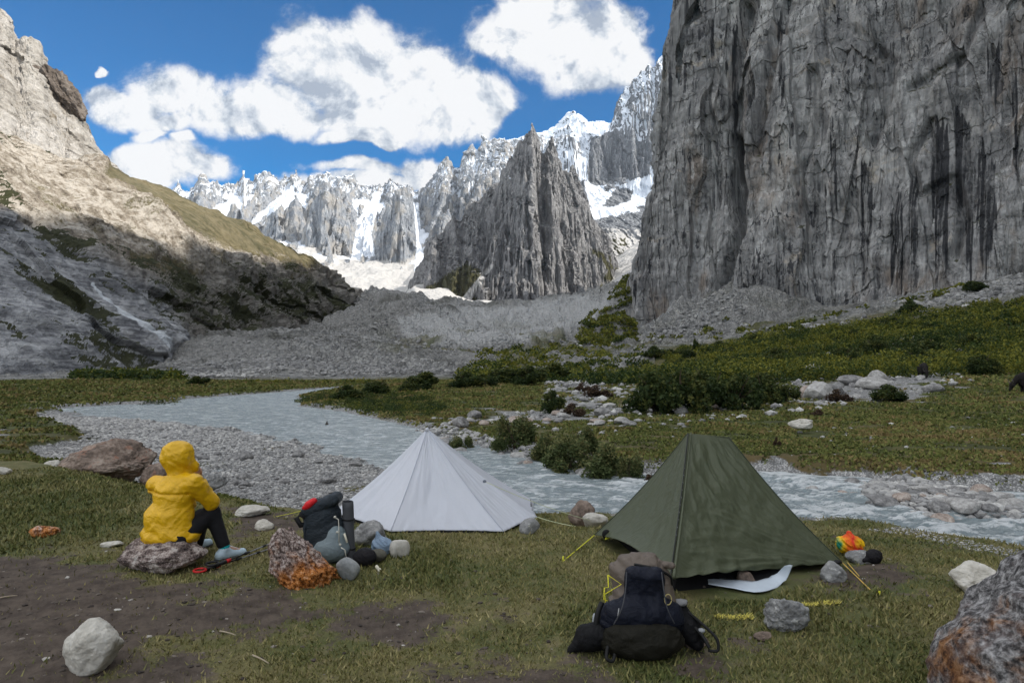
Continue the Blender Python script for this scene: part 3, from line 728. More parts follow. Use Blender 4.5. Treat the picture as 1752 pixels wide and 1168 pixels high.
MASSIF = 270  # unseen upper cliff, its height set by where the shadow should end
def right_cliff():
    foot = np.array([(190, 760), (125, 610), (90, 500), (73, 432), (105, 405), (150, 372), (190, 338), (228, 305), (262, 268), (292, 225), (318, 170), (328, 100), (332, 20), (330, -80), (335, -200), (360, -700)], float)  # last points: unseen wall added beside the camera to shade the valley
    # parameter s, fine where the photograph sees it
    s = np.concatenate([np.linspace(0, 2.6, 110)[:-1], np.linspace(2.6, 9.0, 1150)[:-1], np.linspace(9.0, 15, 150)])
    c2 = interp_poly(foot, s)
    tan = np.gradient(c2, axis=0); tan /= np.linalg.norm(tan, axis=1, keepdims=True)
    nrm = np.stack([-tan[:, 1], tan[:, 0]], 1)
    nrm = np.where((nrm @ np.array([-.7, -.7]))[:, None] < 0, -nrm, nrm)   # outward, towards the valley
    ks = np.ones(9) / 9
    zz = np.concatenate([np.linspace(-8, 270, 760), np.linspace(270, 270 + MASSIF, 60)[1:], ])
    S, Z = np.meshgrid(np.arange(len(s)), zz, indexing='ij')
    hz_ = Z
    lean = .185 * np.clip(Z, 0, 280) + .0001 * np.clip(Z, 0, 280)**2 + .05 * np.maximum(Z - 280, 0)
    x = c2[S, 0] - nrm[S, 0] * lean; y = c2[S, 1] - nrm[S, 1] * lean
    arc = np.concatenate([[0], np.cumsum(np.linalg.norm(np.diff(c2, axis=0), axis=1))]); U = arc[S]
    px = 876 + F * x / np.maximum(y, 1); py = 620 - F * (Z - CAM_H) / np.maximum(y, 1)
    # big buttresses, then columns and flakes that run almost vertically
    big = 22 * (ridged(U / 105, Z / 420, 0, 3, 401, .5) - .6) + 8 * fbm(U / 60, Z / 90, 3, 3, 403)
    col = 9.5 * (ridged(U / 26 + .12 * fbm(U / 50, Z / 60, 0, 2, 9), Z / 190, 1.5, 4, 407, .6) - .6)
    flk = 3.4 * (ridged(U / 9, Z / 55, 4.2, 4, 411, .62) - .6)
    blk = 1.5 * fbm(U / 16, Z / 15, 8, 5, 415, .55)
    fine = .35 * fbm(U / 2.2, Z / 4.5, 2, 4, 419, .6)
    # terraces: overhangs and ledges
    led = 3.0 * np.abs(fbm(U / 40, Z / 22, 5, 3, 423))
    # the deep recess left of the middle and a few dark chimneys
    def gully(line, w, dep):
        g = np.zeros(x.shape); mk = (y > 100)
        pxx, pyy = px[mk], py[mk]; best = np.zeros(pxx.shape)
        for k in range(len(line) - 1):
            (ax, ay), (bx, by) = line[k], line[k + 1]
            tt = np.clip(((pxx - ax) * (bx - ax) + (pyy - ay) * (by - ay)) / ((bx - ax)**2 + (by - ay)**2), 0, 1)
            dd = np.hypot(pxx - ax - tt * (bx - ax), pyy - ay - tt * (by - ay)); best = np.maximum(best, np.exp(-(dd / w)**2))
        g[mk] = best; return -dep * g
    gul = gully([(1285, 0), (1270, 120), (1262, 230), (1258, 300), (1265, 400), (1240, 470), (1225, 560)], 13, 15)
    gul += gully([(1258, 230), (1275, 330), (1272, 400)], 9, 13)
    gul += gully([(1350, -20), (1335, 80), (1322, 170), (1305, 260)], 9, 8)
    gul += gully([(1470, 40), (1530, 90), (1520, 160), (1490, 240)], 10, 6)
    gul += gully([(1600, 200), (1560, 270), (1580, 330), (1640, 300), (1660, 380), (1640, 440)], 8, 6)
    gul += gully([(1700, -20), (1660, 80), (1560, 140)], 8, 6)
    gul += gully([(1400, 120), (1410, 220), (1370, 300), (1375, 380)], 8, 5)
    pl1 = 8.0 * plates(U / 30, Z / 170, 451, .5, .3); pl2 = 3.6 * plates(U / 11 + Z / 90, Z / 62, 453, .6, .35); pl3 = 1.3 * plates(U / 3.6, Z / 17, 455, .6, .3); pl4 = .7 * plates(U / 22 - Z / 40, Z / 16, 457, .8, .3)
    D = big + .6 * col + .35 * flk + .6 * blk + fine + led + gul + pl1 + pl2 + pl3 + pl4
    D = D * sstep(-12, 25, Z - 0) * 1.0
    Pt = np.stack([x + nrm[S, 0] * D, y + nrm[S, 1] * D, Z + .6 * fbm(U / 6, Z / 6, 11, 3, 431)], -1)
    # summit plateau falls back from the edge
    top = Pt[:, -1]; steps = np.array([15, 60, 150, 300, 600, 1000])
    ext = [np.stack([top[:, 0] - nrm[:, 0] * k, top[:, 1] - nrm[:, 1] * k, top[:, 2] - .05 * k], -1) for k in steps]
    Pt = np.concatenate([Pt, np.stack(ext, 1)], 1)
    m, t, b, o = newmat('cliff_rock')
    n1 = t.noise(o, .018, 6, .6, .6); n2 = t.noise(o, .16, 8, .68, .3)
    nv = t.noise(t.scale(o, (.14, .14, .016)), 1.0, 7, .62, .5)
    nvf = t.noise(t.scale(o, (.55, .55, .035)), 1.0, 6, .62, .3)
    v = t.math('ADD', t.math('ADD', t.math('MULTIPLY', n2, .30), t.math('MULTIPLY', nv, .42)), t.math('MULTIPLY', nvf, .28))
    c = t.ramp(v, [(.35, (.085, .085, .084)), (.44, (.215, .213, .208)), (.52, (.30, .296, .288)), (.62, (.48, .475, .46))])
    # broad darker faces of wet or varnished rock
    c = t.mix(t.step(t.noise(t.scale(o, (.022, .022, .009)), 1.0, 5, .6, .8), .44, .60, 0, .50), c, (.085, .084, .088))
    c = t.mix(t.step(t.noise(t.scale(o, (.05, .05, .008)), 1.0, 5, .6, .5), .56, .68, 0, .55), c, (.46, .44, .41))
    # rusty and ochre faces
    c = t.mix(t.math('MULTIPLY', t.step(t.noise(t.scale(o, (.030, .030, .012)), 1.0, 6, .62, .5), .56, .68), .55), c, (.19, .135, .090))
    c = t.mix(t.math('MULTIPLY', t.step(t.noise(o, .05, 6, .6, .8), .62, .70), .5), c, (.42, .36, .28))
    # black water streaks that start under overhangs and run straight down
    patch = t.step(t.noise(t.scale(o, (.020, .020, .010)), 1.0, 4, .55, .4), .44, .58)
    st = t.math('MULTIPLY', t.step(t.noise(t.scale(o, (.16, .16, .0075)), 1.0, 5, .62, .4), .50, .60), t.step(nvf, .40, .55))
    c = t.mix(t.math('MULTIPLY', t.math('MULTIPLY', st, patch), .93), c, (.016, .017, .021))
    st2 = t.math('MULTIPLY', t.step(t.noise(t.scale(o, (.34, .34, .010), ), 1.3, 4, .6, .2), .55, .62), t.step(n1, .44, .56))
    c = t.mix(t.math('MULTIPLY', st2, .9), c, (.026, .027, .032))
    st3 = t.math('MULTIPLY', t.step(t.noise(t.scale(o, (.22, .22, .006)), 1.7, 4, .6, .1), .54, .62), t.step(t.noise(o, .02, 4, .5), .5, .6))
    c = t.mix(t.math('MULTIPLY', st3, .55), c, (.50, .49, .475))
    # thin cracks
    ck = t.math('ABSOLUTE', t.math('SUBTRACT', t.noise(t.scale(o, (.07, .07, .022)), 1.0, 5, .6, 1.5), .5))
    c = t.mix(t.step(ck, .010, .0, 0, .55), c, (.02, .02, .02))
    c = t.mix(t.math('MULTIPLY', t.attr('ledge', 'Fac'), t.step(n2, .4, .6)), c, (.040, .042, .015))
    c = t.mix(t.step(t.math('ADD', t.attr('wet', 'Fac'), t.math('MULTIPLY', t.math('SUBTRACT', nvf, .5), 1.2)), .2, .7, 0, .93), c, (.016, .017, .020))
    t.l.new(c, b.inputs['Base Color'])
    t.l.new(t.bump(t.math('ADD', t.math('ADD', n2, nvf), t.math('MULTIPLY', t.step(ck, .02, 0), -.5)), .7, .9), b.inputs['Normal'])
    b.inputs['Roughness'].default_value = .85
    nn = gnormals(Pt); up = np.abs(nn[..., 2])
    led_ = sstep(.62, .85, up) * (Pt[..., 2] < 320)
    wet = np.zeros(Pt.shape[:2]); px2, py2 = proj(Pt)
    # broad dark seep curtains: ragged tops, straight sides
    for (a0, a1, t0, b0) in ((1600, 1630, 210, 470), (1640, 1672, 200, 400), (1672, 1712, 262, 440), (1478, 1498, 300, 420), (1526, 1548, 340, 480), (1560, 1574, 290, 500), (1425, 1437, 230, 380),
                            (1256, 1268, 30, 240), (1222, 1230, 20, 120), (1246, 1252, 0, 110), (1337, 1349, 10, 200), (1700, 1722, 60, 150), (1742, 1752, 100, 330), (1585, 1592, 380, 470), (1655, 1668, 380, 470)):
        side = fbm(U / 3.0, Z / 60, 3, 3, 441); ragt = fbm(U / 2.5, Z / 200, 3, 3, 443)
        w = np.zeros(Pt.shape[:2]); k = Z.shape[1]
        wq = sstep(a0 - 2, a0 + 3, px2[:, :k] + side * 4) * sstep(a1 + 2, a1 - 3, px2[:, :k] + side * 4) * sstep(t0 - 8, t0 + 6, py2[:, :k] + ragt * 40) * sstep(b0 + 45, b0 - 45, py2[:, :k] + ragt * 70)
        w[:, :k] = wq * (.5 + .5 * sstep(-.2, .2, fbm(U / 1.6, Z / 70, 7, 3, 445))); wet = np.maximum(wet, w * .9)
    o = mesh_np('cliff', Pt.reshape(-1, 3), grid_faces(*Pt.shape[:2]), m, attrs=dict(ledge=led_.ravel(), wet=wet.ravel())); tag(o, kind='structure')
right_cliff()

# heightfields of the far mountains on a fan of columns (azimuth) and rows (depth)
def fan(px0, px1, y0, y1, n, m):
    az = np.linspace((px0 - 876) / F, (px1 - 876) / F, n); Y = np.linspace(y0, y1, m)
    A, Y = np.meshgrid(az, Y, indexing='ij'); return A * Y, Y
def peaks_h(x, y, peaks, seed, flute=.22, floor=-1e9):
    H = np.full(x.shape, floor, float)
    for k, (px, py, Y, sl, ax, ay) in enumerate(peaks):
        c = P(px, py, Y); dx, dy = x - c[0], y - c[1]
        an = np.arctan2(dy, dx)
        d = np.sqrt((dx / ax)**2 + (dy / ay)**2)
        fl = ridged(np.cos(an) * 2.6 + k * 3.7, np.sin(an) * 2.6, d / 900, 4, seed + k, .6) - .62
        d2 = d * (1 - fl * flute * 2.2)
        h = c[2] - sl * np.power(np.maximum(d2, 0) / 100, .86) * 100
        H = np.maximum(H, h)
    return H
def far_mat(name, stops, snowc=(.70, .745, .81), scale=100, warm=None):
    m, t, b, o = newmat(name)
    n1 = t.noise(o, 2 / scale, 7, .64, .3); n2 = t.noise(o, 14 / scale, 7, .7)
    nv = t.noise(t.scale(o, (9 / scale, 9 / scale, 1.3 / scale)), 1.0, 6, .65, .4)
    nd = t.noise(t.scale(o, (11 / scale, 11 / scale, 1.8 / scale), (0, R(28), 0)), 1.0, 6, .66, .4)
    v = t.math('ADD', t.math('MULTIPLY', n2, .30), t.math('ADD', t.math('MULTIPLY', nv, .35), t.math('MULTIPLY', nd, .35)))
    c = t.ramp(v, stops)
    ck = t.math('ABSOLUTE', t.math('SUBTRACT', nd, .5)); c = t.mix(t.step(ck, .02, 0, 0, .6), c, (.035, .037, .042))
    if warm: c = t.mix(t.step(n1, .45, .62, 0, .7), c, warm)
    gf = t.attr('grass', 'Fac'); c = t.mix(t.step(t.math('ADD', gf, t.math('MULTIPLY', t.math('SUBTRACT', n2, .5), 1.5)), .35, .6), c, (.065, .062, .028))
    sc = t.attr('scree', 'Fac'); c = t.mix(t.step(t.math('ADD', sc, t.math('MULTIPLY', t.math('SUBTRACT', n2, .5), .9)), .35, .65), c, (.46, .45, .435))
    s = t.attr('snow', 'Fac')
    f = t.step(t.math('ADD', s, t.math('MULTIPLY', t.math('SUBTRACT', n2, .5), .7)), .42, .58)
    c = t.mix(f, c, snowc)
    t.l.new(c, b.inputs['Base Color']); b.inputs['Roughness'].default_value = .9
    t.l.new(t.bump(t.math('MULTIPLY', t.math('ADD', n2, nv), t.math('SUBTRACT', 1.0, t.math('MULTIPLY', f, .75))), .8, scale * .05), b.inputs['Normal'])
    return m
def wall_h(x, y, prof, front, back=1.6, Yc=None, flute=.3, seed=0, fs=45.0, rough=1.0, conv=0.0, curve=.85):
    """a rock wall under a traced crest: prof rows are (px, py, Y); ribs and gullies run down from the crest"""
    prof = np.array([np.r_[q, P(*q)[2]] for q in prof], float)
    px = 876 + F * x / y
    zc = np.interp(px, prof[:, 0], prof[:, 3], left=-500, right=-500); yc = np.interp(px, prof[:, 0], prof[:, 2])
    if conv: yc = yc + conv * ((px - prof[len(prof) // 2, 0]) / 100)**2
    xs = x
    d = yc - y
    rib = ridged(xs / fs, y / (fs * 5), 0, 4, seed, .58) - .60
    rib2 = ridged(xs / (fs * .28), y / (fs * 2.2), 0, 4, seed + 5, .6) - .60
    dd = np.maximum(d, 0)
    amp = sstep(0, fs * .9, dd)
    dd = dd * (1 - flute * rib * 1.5) - amp * fs * .9 * rib - amp * fs * .14 * rib2 * rough
    dd = np.maximum(dd, 0)
    h = zc - front * np.power(dd / 100, curve) * 100
    return np.where(d >= 0, h, zc + back * d)
def joints(x, y, H, S, A, seed, vert=.7):
    """relief along the face: facets bounded by crossing joint sets"""
    Pt = np.stack([x, y, H], -1); N = gnormals(Pt); N = np.where(N[..., 2:3] < 0, -N, N)
    u, v = x + .35 * y, H - .3 * y
    d = A * plates((u + .22 * v) * 1.4 / S, (v - .25 * u) * .40 / S, seed, .9, .35) + .5 * A * plates((u - .3 * v) * 3.2 / S, (v + .3 * u) / S, seed + 3, .9, .35) + .12 * A * plates((u + .2 * v) * 7.5 / S, v * 2.6 / S, seed + 6, .9, .3)
    d = d + .9 * A * (ridged((u + .4 * v) / S * 1.1, (v - .5 * u) / S * .35, 0, 4, seed + 9, .6) - .6)
    d = d * vert / .7
    return Pt + N * d[..., None]
def blurred_up(x, y, H, r=3):
    k = H.copy()
    for ax in (0, 1):
        k = sum(np.roll(k, q, ax) for q in range(-r, r + 1)) / (2 * r + 1)
    return np.abs(gnormals(np.stack([x, y, k], -1))[..., 2]), H - k
def build_far():
    # --- the jagged range at the head of the valley
    x, y = fan(225, 985, 1500, 3500, 1100, 620)
    back = [(200, 345, 3300), (290, 325, 3300), (300, 318, 3300), (318, 326, 3300), (330, 318, 3300), (343, 303, 3300), (352, 310, 3300), (362, 306, 3300), (374, 312, 3300), (388, 307, 3300), (398, 316, 3300), (408, 306, 3300), (411, 298, 3300), (413, 290, 3300), (416, 303, 3300), (422, 298, 3300), (430, 306, 3300), (440, 299, 3300), (452, 302, 3300), (462, 306, 3300),
            (475, 310, 3300), (490, 303, 3300), (503, 296, 3300), (512, 306, 3300), (520, 312, 3300), (528, 302, 3300), (536, 308, 3300), (545, 297, 3300), (552, 295, 3300), (562, 296, 3300), (570, 308, 3300), (580, 302, 3300), (590, 299, 3300), (600, 304, 3300), (610, 314, 3300), (622, 313, 3300), (636, 317, 3300), (650, 323, 3300), (664, 312, 3300), (680, 313, 3300), (700, 318, 3300), (720, 330, 3300), (740, 320, 3300), (770, 300, 3300)]
    hi = [(700, 365, 3150), (716, 335, 3150), (728, 322, 3150), (742, 300, 3150), (752, 284, 3150), (758, 276, 3150), (765, 270, 3150), (773, 284, 3150), (783, 290, 3150), (795, 262, 3150), (806, 250, 3150), (815, 254, 3150), (828, 243, 3150), (840, 247, 3150), (853, 243, 3150), (866, 238, 3150), (880, 240, 3150), (900, 236, 3150), (930, 232, 3150), (985, 235, 3150)]
    sp1 = [(505, 470, 2450), (515, 410, 2450), (525, 372, 2450), (538, 345, 2450), (548, 318, 2450), (556, 306, 2450), (563, 322, 2450), (574, 330, 2450), (582, 345, 2450), (592, 372, 2450), (600, 400, 2450), (612, 440, 2450), (622, 480, 2450)]
    sp2 = [(632, 430, 2300), (645, 400, 2300), (655, 372, 2300), (668, 348, 2300), (676, 326, 2300), (684, 317, 2300), (690, 311, 2300), (697, 320, 2300), (702, 335, 2300), (708, 355, 2300), (712, 385, 2300), (717, 430, 2300), (722, 480, 2300)]
    sp3 = [(430, 440, 2600), (445, 390, 2600), (460, 362, 2600), (472, 352, 2600), (485, 370, 2600), (496, 350, 2600), (503, 335, 2600), (512, 352, 2600), (520, 380, 2600), (535, 430, 2600)]
    sp4 = [(378, 400, 2800), (390, 365, 2800), (400, 342, 2800), (407, 352, 2800), (418, 378, 2800), (430, 410, 2800)]
    H = wall_h(x, y, back, .80, 2.0, seed=503, fs=185, flute=.38, rough=.7, curve=.9)
    H = np.maximum(H, wall_h(x, y, hi, .75, 2.0, seed=511, fs=100, flute=.25, rough=1.2, curve=.9))
    for q, (pr, fr, sd) in enumerate(((sp1, 2.3, 521), (sp2, 2.6, 531), (sp3, 1.5, 541), (sp4, 1.7, 546))):
        H = np.maximum(H, wall_h(x, y, pr, fr, 2.2, seed=sd, fs=60, flute=.3, conv=-60, curve=.9))
    # many small pinnacles stand on the ribs
    pin = ridged(x / 105, y / 190, 0, 5, 551, .6); H = H + 80 * np.maximum(pin - .60, -.15) + 5 * fbm(x / 16, y / 20, 0, 3, 557)
    floor = np.interp(y, [1500, 1750, 2450, 2900, 3200, 3500], [P(640, 545, 1500)[2], P(640, 494, 1750)[2], P(640, 432, 2450)[2], P(640, 395, 2900)[2], P(640, 345, 3200)[2], 800])
    floor = floor + 14 * fbm(x / 90, y / 120, 0, 4, 561) + np.clip(np.abs(x + .205 * y) - 110, 0, 90) * .34
    floorm = H < floor
    H = np.maximum(H, floor)
    Pt = joints(x, y, H, 70, 11, 581); Pt = np.where(floorm[..., None], np.stack([x, y, H], -1), Pt); n = gnormals(Pt); up = np.abs(n[..., 2]); px, py = proj(Pt)
    fb = fbm(x / 130, y / 130, H / 90, 5, 571, .6)
    ub, conc = blurred_up(x, y, H, 4)
    snow = sstep(.38, .58, .65 * ub + .35 * up + fb * .25 - np.clip(conc / 9, -.35, .25) + sstep(350, 950, H) * .14 - .15)
    snow = snow * sstep(380, 300, py + fb * 30)
    snow = np.where(floorm, sstep(-.2, .3, fb + (438 - py) / 40), snow)
    snow = np.maximum(snow, .95 * pmask(px, py + fb * 8, [(640, 322), (654, 326), (634, 400), (642, 440), (598, 440), (606, 395), (626, 360)], 8))
    snow = np.maximum(snow, .95 * pmask(px, py + fb * 6, [(706, 345), (716, 350), (722, 430), (730, 460), (706, 470), (712, 420)], 4))
    snow = np.maximum(snow, .8 * pmask(px, py + fb * 8, [(505, 305), (520, 300), (470, 360), (430, 390), (425, 378)], 6))
    scree = np.clip(1.0 * floorm + .5 * sstep(.45, .7, up) * sstep(480, 300, H), 0, 1)
    m = far_mat('haze_tinted_granite', [(.34, (.10, .115, .14)), (.48, (.24, .26, .29)), (.62, (.44, .455, .47))], scale=120, warm=(.36, .335, .30))  # blue in the stops puts distance haze into the rock colour
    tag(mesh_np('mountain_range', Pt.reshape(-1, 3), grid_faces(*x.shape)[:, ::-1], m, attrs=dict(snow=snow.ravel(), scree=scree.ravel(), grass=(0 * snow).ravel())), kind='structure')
    # --- snow mountain at the right, behind the spire
    x, y = fan(840, 1230, 1900, 3700, 700, 560)
    far = [(840, 245, 3500), (880, 238, 3500), (920, 226, 3500), (938, 222, 3500), (950, 214, 3500), (962, 206, 3500), (972, 195, 3500), (984, 192, 3500), (996, 199, 3500), (1010, 207, 3500), (1030, 207, 3500), (1045, 212, 3500), (1060, 196, 3500), (1100, 190, 3500), (1230, 190, 3500)]
    near = [(1030, 290, 3050), (1042, 225, 3050), (1052, 200, 3050), (1057, 180, 3050), (1062, 162, 3050), (1070, 152, 3050), (1080, 146, 3050), (1085, 136, 3050), (1093, 128, 3050), (1100, 120, 3050), (1107, 122, 3050), (1113, 108, 3050), (1122, 112, 3050), (1130, 98, 3050), (1145, 85, 3050), (1160, 90, 3050), (1180, 60, 3050), (1230, 50, 3050)]
    prow = [(1008, 300, 2800), (1012, 262, 2800), (1018, 236, 2800), (1030, 230, 2800), (1050, 222, 2800), (1068, 214, 2800), (1080, 200, 2800), (1100, 190, 2800), (1130, 180, 2800), (1230, 170, 2800)]
    H = wall_h(x, y, far, .62, 1.5, seed=601, fs=90, flute=.2, curve=.95)
    H = np.maximum(H, wall_h(x, y, near, .95, 2.0, seed=611, fs=60, flute=.2, curve=.9))
    H = np.maximum(H, wall_h(x, y, prow, 3.4, .22, seed=621, fs=38, flute=.12, curve=1.0))
    H = H + 22 * (ridged(x / 60, y / 90, 0, 5, 651, .6) - .6)
    H = H - 1.6 * np.maximum(2780 - y, 0)
    fl = np.interp(y, [1900, 2300, 2620, 2700, 3400], [P(1050, 490, 1900)[2], P(1050, 388, 2300)[2], P(1050, 330, 2620)[2], P(1050, 312, 2700)[2], 900])
    fl = fl + 16 * fbm(x / 110, y / 110, 0, 5, 661, .6)
    fm = H < fl; H = np.maximum(H, fl)
    Pt = joints(x, y, H, 60, 8, 681); n = gnormals(Pt); up = np.abs(n[..., 2]); px, py = proj(Pt)
    fb = fbm(x / 90, y / 90, H / 70, 5, 671, .6)
    ub, conc = blurred_up(x, y, H, 4)
    snow = sstep(.32, .50, .6 * ub + .4 * up - np.clip(conc / 12, -.2, .2) + fb * .28 + .16 * pmask(px, py, [(920, 190), (1060, 200), (1050, 230), (1010, 250), (1005, 300), (940, 300)], 20))
    snow = np.where(fm, 0, snow)
    snow = np.maximum(snow, .98 * pmask(px, py + fb * 16, [(1000, 306), (1035, 322), (1060, 318), (1090, 300), (1125, 300), (1105, 345), (1060, 372), (1015, 376), (1006, 340)], 6))
    snow = snow * (1 - .95 * pmask(px, py + fb * 8, [(1055, 322), (1085, 320), (1080, 342), (1050, 352), (1030, 352)], 5))
    snow = snow * (1 - .93 * pmask(px, py + fb * 10, [(1012, 232), (1030, 232), (1060, 222), (1090, 240), (1130, 240), (1110, 298), (1040, 316), (1006, 306)], 6))
    scree = sstep(.45, .7, up) * sstep(380, 400, py)
    grass = .8 * pmask(px, py + fb * 12, [(1045, 390), (1075, 400), (1090, 440), (1060, 460), (1040, 430)], 10)
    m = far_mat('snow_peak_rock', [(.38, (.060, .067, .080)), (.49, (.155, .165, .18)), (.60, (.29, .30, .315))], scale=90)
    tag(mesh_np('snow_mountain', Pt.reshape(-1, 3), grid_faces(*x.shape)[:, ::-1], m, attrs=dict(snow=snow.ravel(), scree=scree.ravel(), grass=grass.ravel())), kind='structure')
    # --- the great rock spire in the middle
    x, y = fan(660, 1150, 880, 1900, 1000, 720)
    main = [(770, 520, 1560), (790, 470, 1560), (812, 432, 1560), (828, 395, 1560), (840, 350, 1560), (850, 318, 1560), (858, 300, 1560), (866, 285, 1560), (873, 268, 1560), (880, 256, 1560), (888, 244, 1560), (896, 236, 1560), (902, 227, 1560), (907, 221, 1560), (910, 211, 1560), (914, 213, 1560), (918, 226, 1560), (924, 240, 1560), (930, 262, 1560), (935, 250, 1560), (940, 239, 1560), (946, 236, 1560), (951, 250, 1560), (957, 268, 1560),
            (965, 288, 1560), (975, 300, 1560), (990, 330, 1560), (1002, 352, 1560), (1015, 385, 1560), (1028, 415, 1560), (1042, 450, 1560), (1060, 500, 1560)]
    side = [(930, 340, 1640), (960, 318, 1640), (975, 300, 1640), (980, 290, 1640), (986, 288, 1640), (991, 300, 1640), (1000, 318, 1640), (1010, 345, 1640), (1018, 370, 1640), (1040, 400, 1640), (1060, 450, 1640)]
    left = [(690, 510, 1640), (703, 480, 1640), (715, 455, 1640), (726, 430, 1640), (735, 410, 1640), (745, 398, 1640), (753, 405, 1640), (762, 388, 1640), (775, 375, 1640), (786, 378, 1640), (798, 355, 1640), (812, 348, 1640), (828, 336, 1640), (842, 322, 1640), (860, 310, 1640), (900, 300, 1640)]
    H = wall_h(x, y, main, 1.5, 2.2, seed=701, fs=46, flute=.22, conv=-14, rough=1.5, curve=.92)
    H = np.maximum(H, wall_h(x, y, side, 1.5, 2.2, seed=711, fs=30, flute=.2, curve=.92))
    H = np.maximum(H, wall_h(x, y, left, .95, 2.0, seed=721, fs=45, flute=.3, curve=.92))
    # ribs fan out from the summit
    sx = P(911, 216, 1560); a = np.arctan2(x - sx[0], sx[1] - y + 60); rr = np.hypot(x - sx[0], sx[1] - y + 60)
    ribs = ridged(a * 7, rr / 420, 0, 5, 731, .6) - .6; rib3 = ridged(a * 24, rr / 160, 0, 4, 733, .62) - .6
    fade = sstep(20, 160, rr)
    H = H + fade * (44 * ribs + 7 * rib3) + 2.0 * fbm(x / 7, y / 10, 0, 3, 757)
    fl = np.interp(y, [880, 1100, 1500, 1900], [P(850, 560, 880)[2], P(850, 522, 1100)[2], P(850, 512, 1500)[2], 240])
    fl = fl + np.clip(x - P(1000, 500, 1)[0] * y, 0, 260) * .62 * sstep(900, 1300, y) - 14 * sstep(1000, 880, y) + np.clip(P(800, 500, 1)[0] * y - x, 0, 40) * .5 * sstep(1000, 1300, y) + 8 * fbm(x / 60, y / 60, 0, 5, 761) - 90 * sstep(712, 664, 876 + F * x / y)
    fm = H < fl; H = np.maximum(H, fl)
    Pt = joints(x, y, H, 40, 6.5, 781); Pt = np.where(fm[..., None], np.stack([x, y, H], -1), Pt); n = gnormals(Pt); up = np.abs(n[..., 2]); px, py = proj(Pt)
    fb = fbm(x / 50, y / 50, H / 40, 5, 771, .6)
    grass = .9 * pmask(px, py + fb * 10, [(712, 500), (760, 470), (800, 452), (830, 470), (800, 500), (830, 520), (716, 520)], 9) + .85 * pmask(px, py + fb * 12, [(1010, 430), (1050, 440), (1080, 490), (1080, 560), (990, 560), (1000, 510), (1035, 480)], 12) * sstep(-.3, .2, fb)
    snow = .75 * sstep(.60, .75, up + fb * .12) * sstep(330, 300, py) * (px < 880)
    scree = np.clip(fm * .7 + pmask(px, py, [(838, 450), (846, 452), (800, 522), (780, 522)], 4) * .9, 0, 1)
    m = far_mat('spire_rock', [(.36, (.075, .074, .078)), (.48, (.175, .172, .174)), (.60, (.31, .305, .30))], scale=60)  # dark grey stops stand in for the cloud shadow on the spire
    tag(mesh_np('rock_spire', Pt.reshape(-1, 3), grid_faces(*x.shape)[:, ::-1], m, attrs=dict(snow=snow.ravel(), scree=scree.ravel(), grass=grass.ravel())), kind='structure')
build_far()
# ------------------------------------------------------------ small builders
def ico(sub):
    bm = bmesh.new(); bmesh.ops.create_icosphere(bm, subdivisions=sub, radius=1)
    V = np.array([v.co[:] for v in bm.verts]); Fc = np.array([[v.index for v in f.verts] for f in bm.faces]); bm.free()
    return V, Fc
ICO = {k: ico(k) for k in (1, 2, 3, 4, 5, 6)}
def rock_shape(sub, seed, size=(1, 1, .7), planes=14, rough=.10, cut=.78, rnd=.12, freq=2.2, flat=None):
    """an angular boulder: an intersection of random half-spaces, softened and weathered"""
    r = np.random.default_rng(seed); D, Fc = ICO[sub]
    n = r.normal(size=(planes, 3)); n /= np.linalg.norm(n, axis=1, keepdims=True)
    d = r.uniform(cut, 1.05, planes)
    dots = D @ n.T; dist = np.where(dots > .05, d / np.maximum(dots, .05), 9.0)
    dist = np.hstack([dist, np.full((len(D), 1), 1.25)])
    k = 1 / rnd; rr = -np.log(np.exp(-k * dist).sum(1)) / k
    o = r.uniform(0, 50, 3)
    rr = rr * (1 + rough * fbm(D[:, 0] * freq + o[0], D[:, 1] * freq + o[1], D[:, 2] * freq + o[2], 5, seed % 97, .55)
               - rough * .5 * np.abs(fbm(D[:, 0] * freq * 2 + o[1], D[:, 1] * freq * 2, D[:, 2] * freq * 2, 4, seed % 89, .55)))
    V = D * rr[:, None] * np.array(size) / 2
    return V, Fc
def rotz(V, a):
    c, s = math.cos(a), math.sin(a); return np.stack([V[:, 0] * c - V[:, 1] * s, V[:, 0] * s + V[:, 1] * c, V[:, 2]], 1)
def at_px(px, py, z=None):
    return G(px, py, z) if z is not None else GH(px, py)
def capsule(p, a, b, ra, rb):
    """signed distance to a tapered limb; p is a tuple of arrays"""
    a = np.array(a, float); b = np.array(b, float); ab = b - a
    t = np.clip(((p[0] - a[0]) * ab[0] + (p[1] - a[1]) * ab[1] + (p[2] - a[2]) * ab[2]) / (ab @ ab + 1e-9), 0, 1)
    return np.sqrt((p[0] - a[0] - t * ab[0])**2 + (p[1] - a[1] - t * ab[1])**2 + (p[2] - a[2] - t * ab[2])**2) - (ra + (rb - ra) * t)
def ellipsoid(p, c, r, rot=None):
    q = np.stack([p[0] - c[0], p[1] - c[1], p[2] - c[2]], 0)
    if rot is not None: q = np.tensordot(np.array(rot.transposed() if hasattr(rot, 'transposed') else rot), q, 1)
    k = np.sqrt((q[0] / r[0])**2 + (q[1] / r[1])**2 + (q[2] / r[2])**2)
    return (k - 1) * min(r)
def rbox(p, c, h, r, rot=None):
    q = np.stack([p[0] - c[0], p[1] - c[1], p[2] - c[2]], 0)
    if rot is not None: q = np.tensordot(np.array(rot.transposed()), q, 1)
    d = [np.abs(q[k]) - (h[k] - r) for k in range(3)]
    return np.sqrt(sum(np.maximum(v, 0)**2 for v in d)) + np.minimum(np.maximum(np.maximum(d[0], d[1]), d[2]), 0) - r
def smin(a, b, k=.03):
    h = np.clip(.5 + .5 * (b - a) / k, 0, 1); return b + (a - b) * h - k * h * (1 - h)
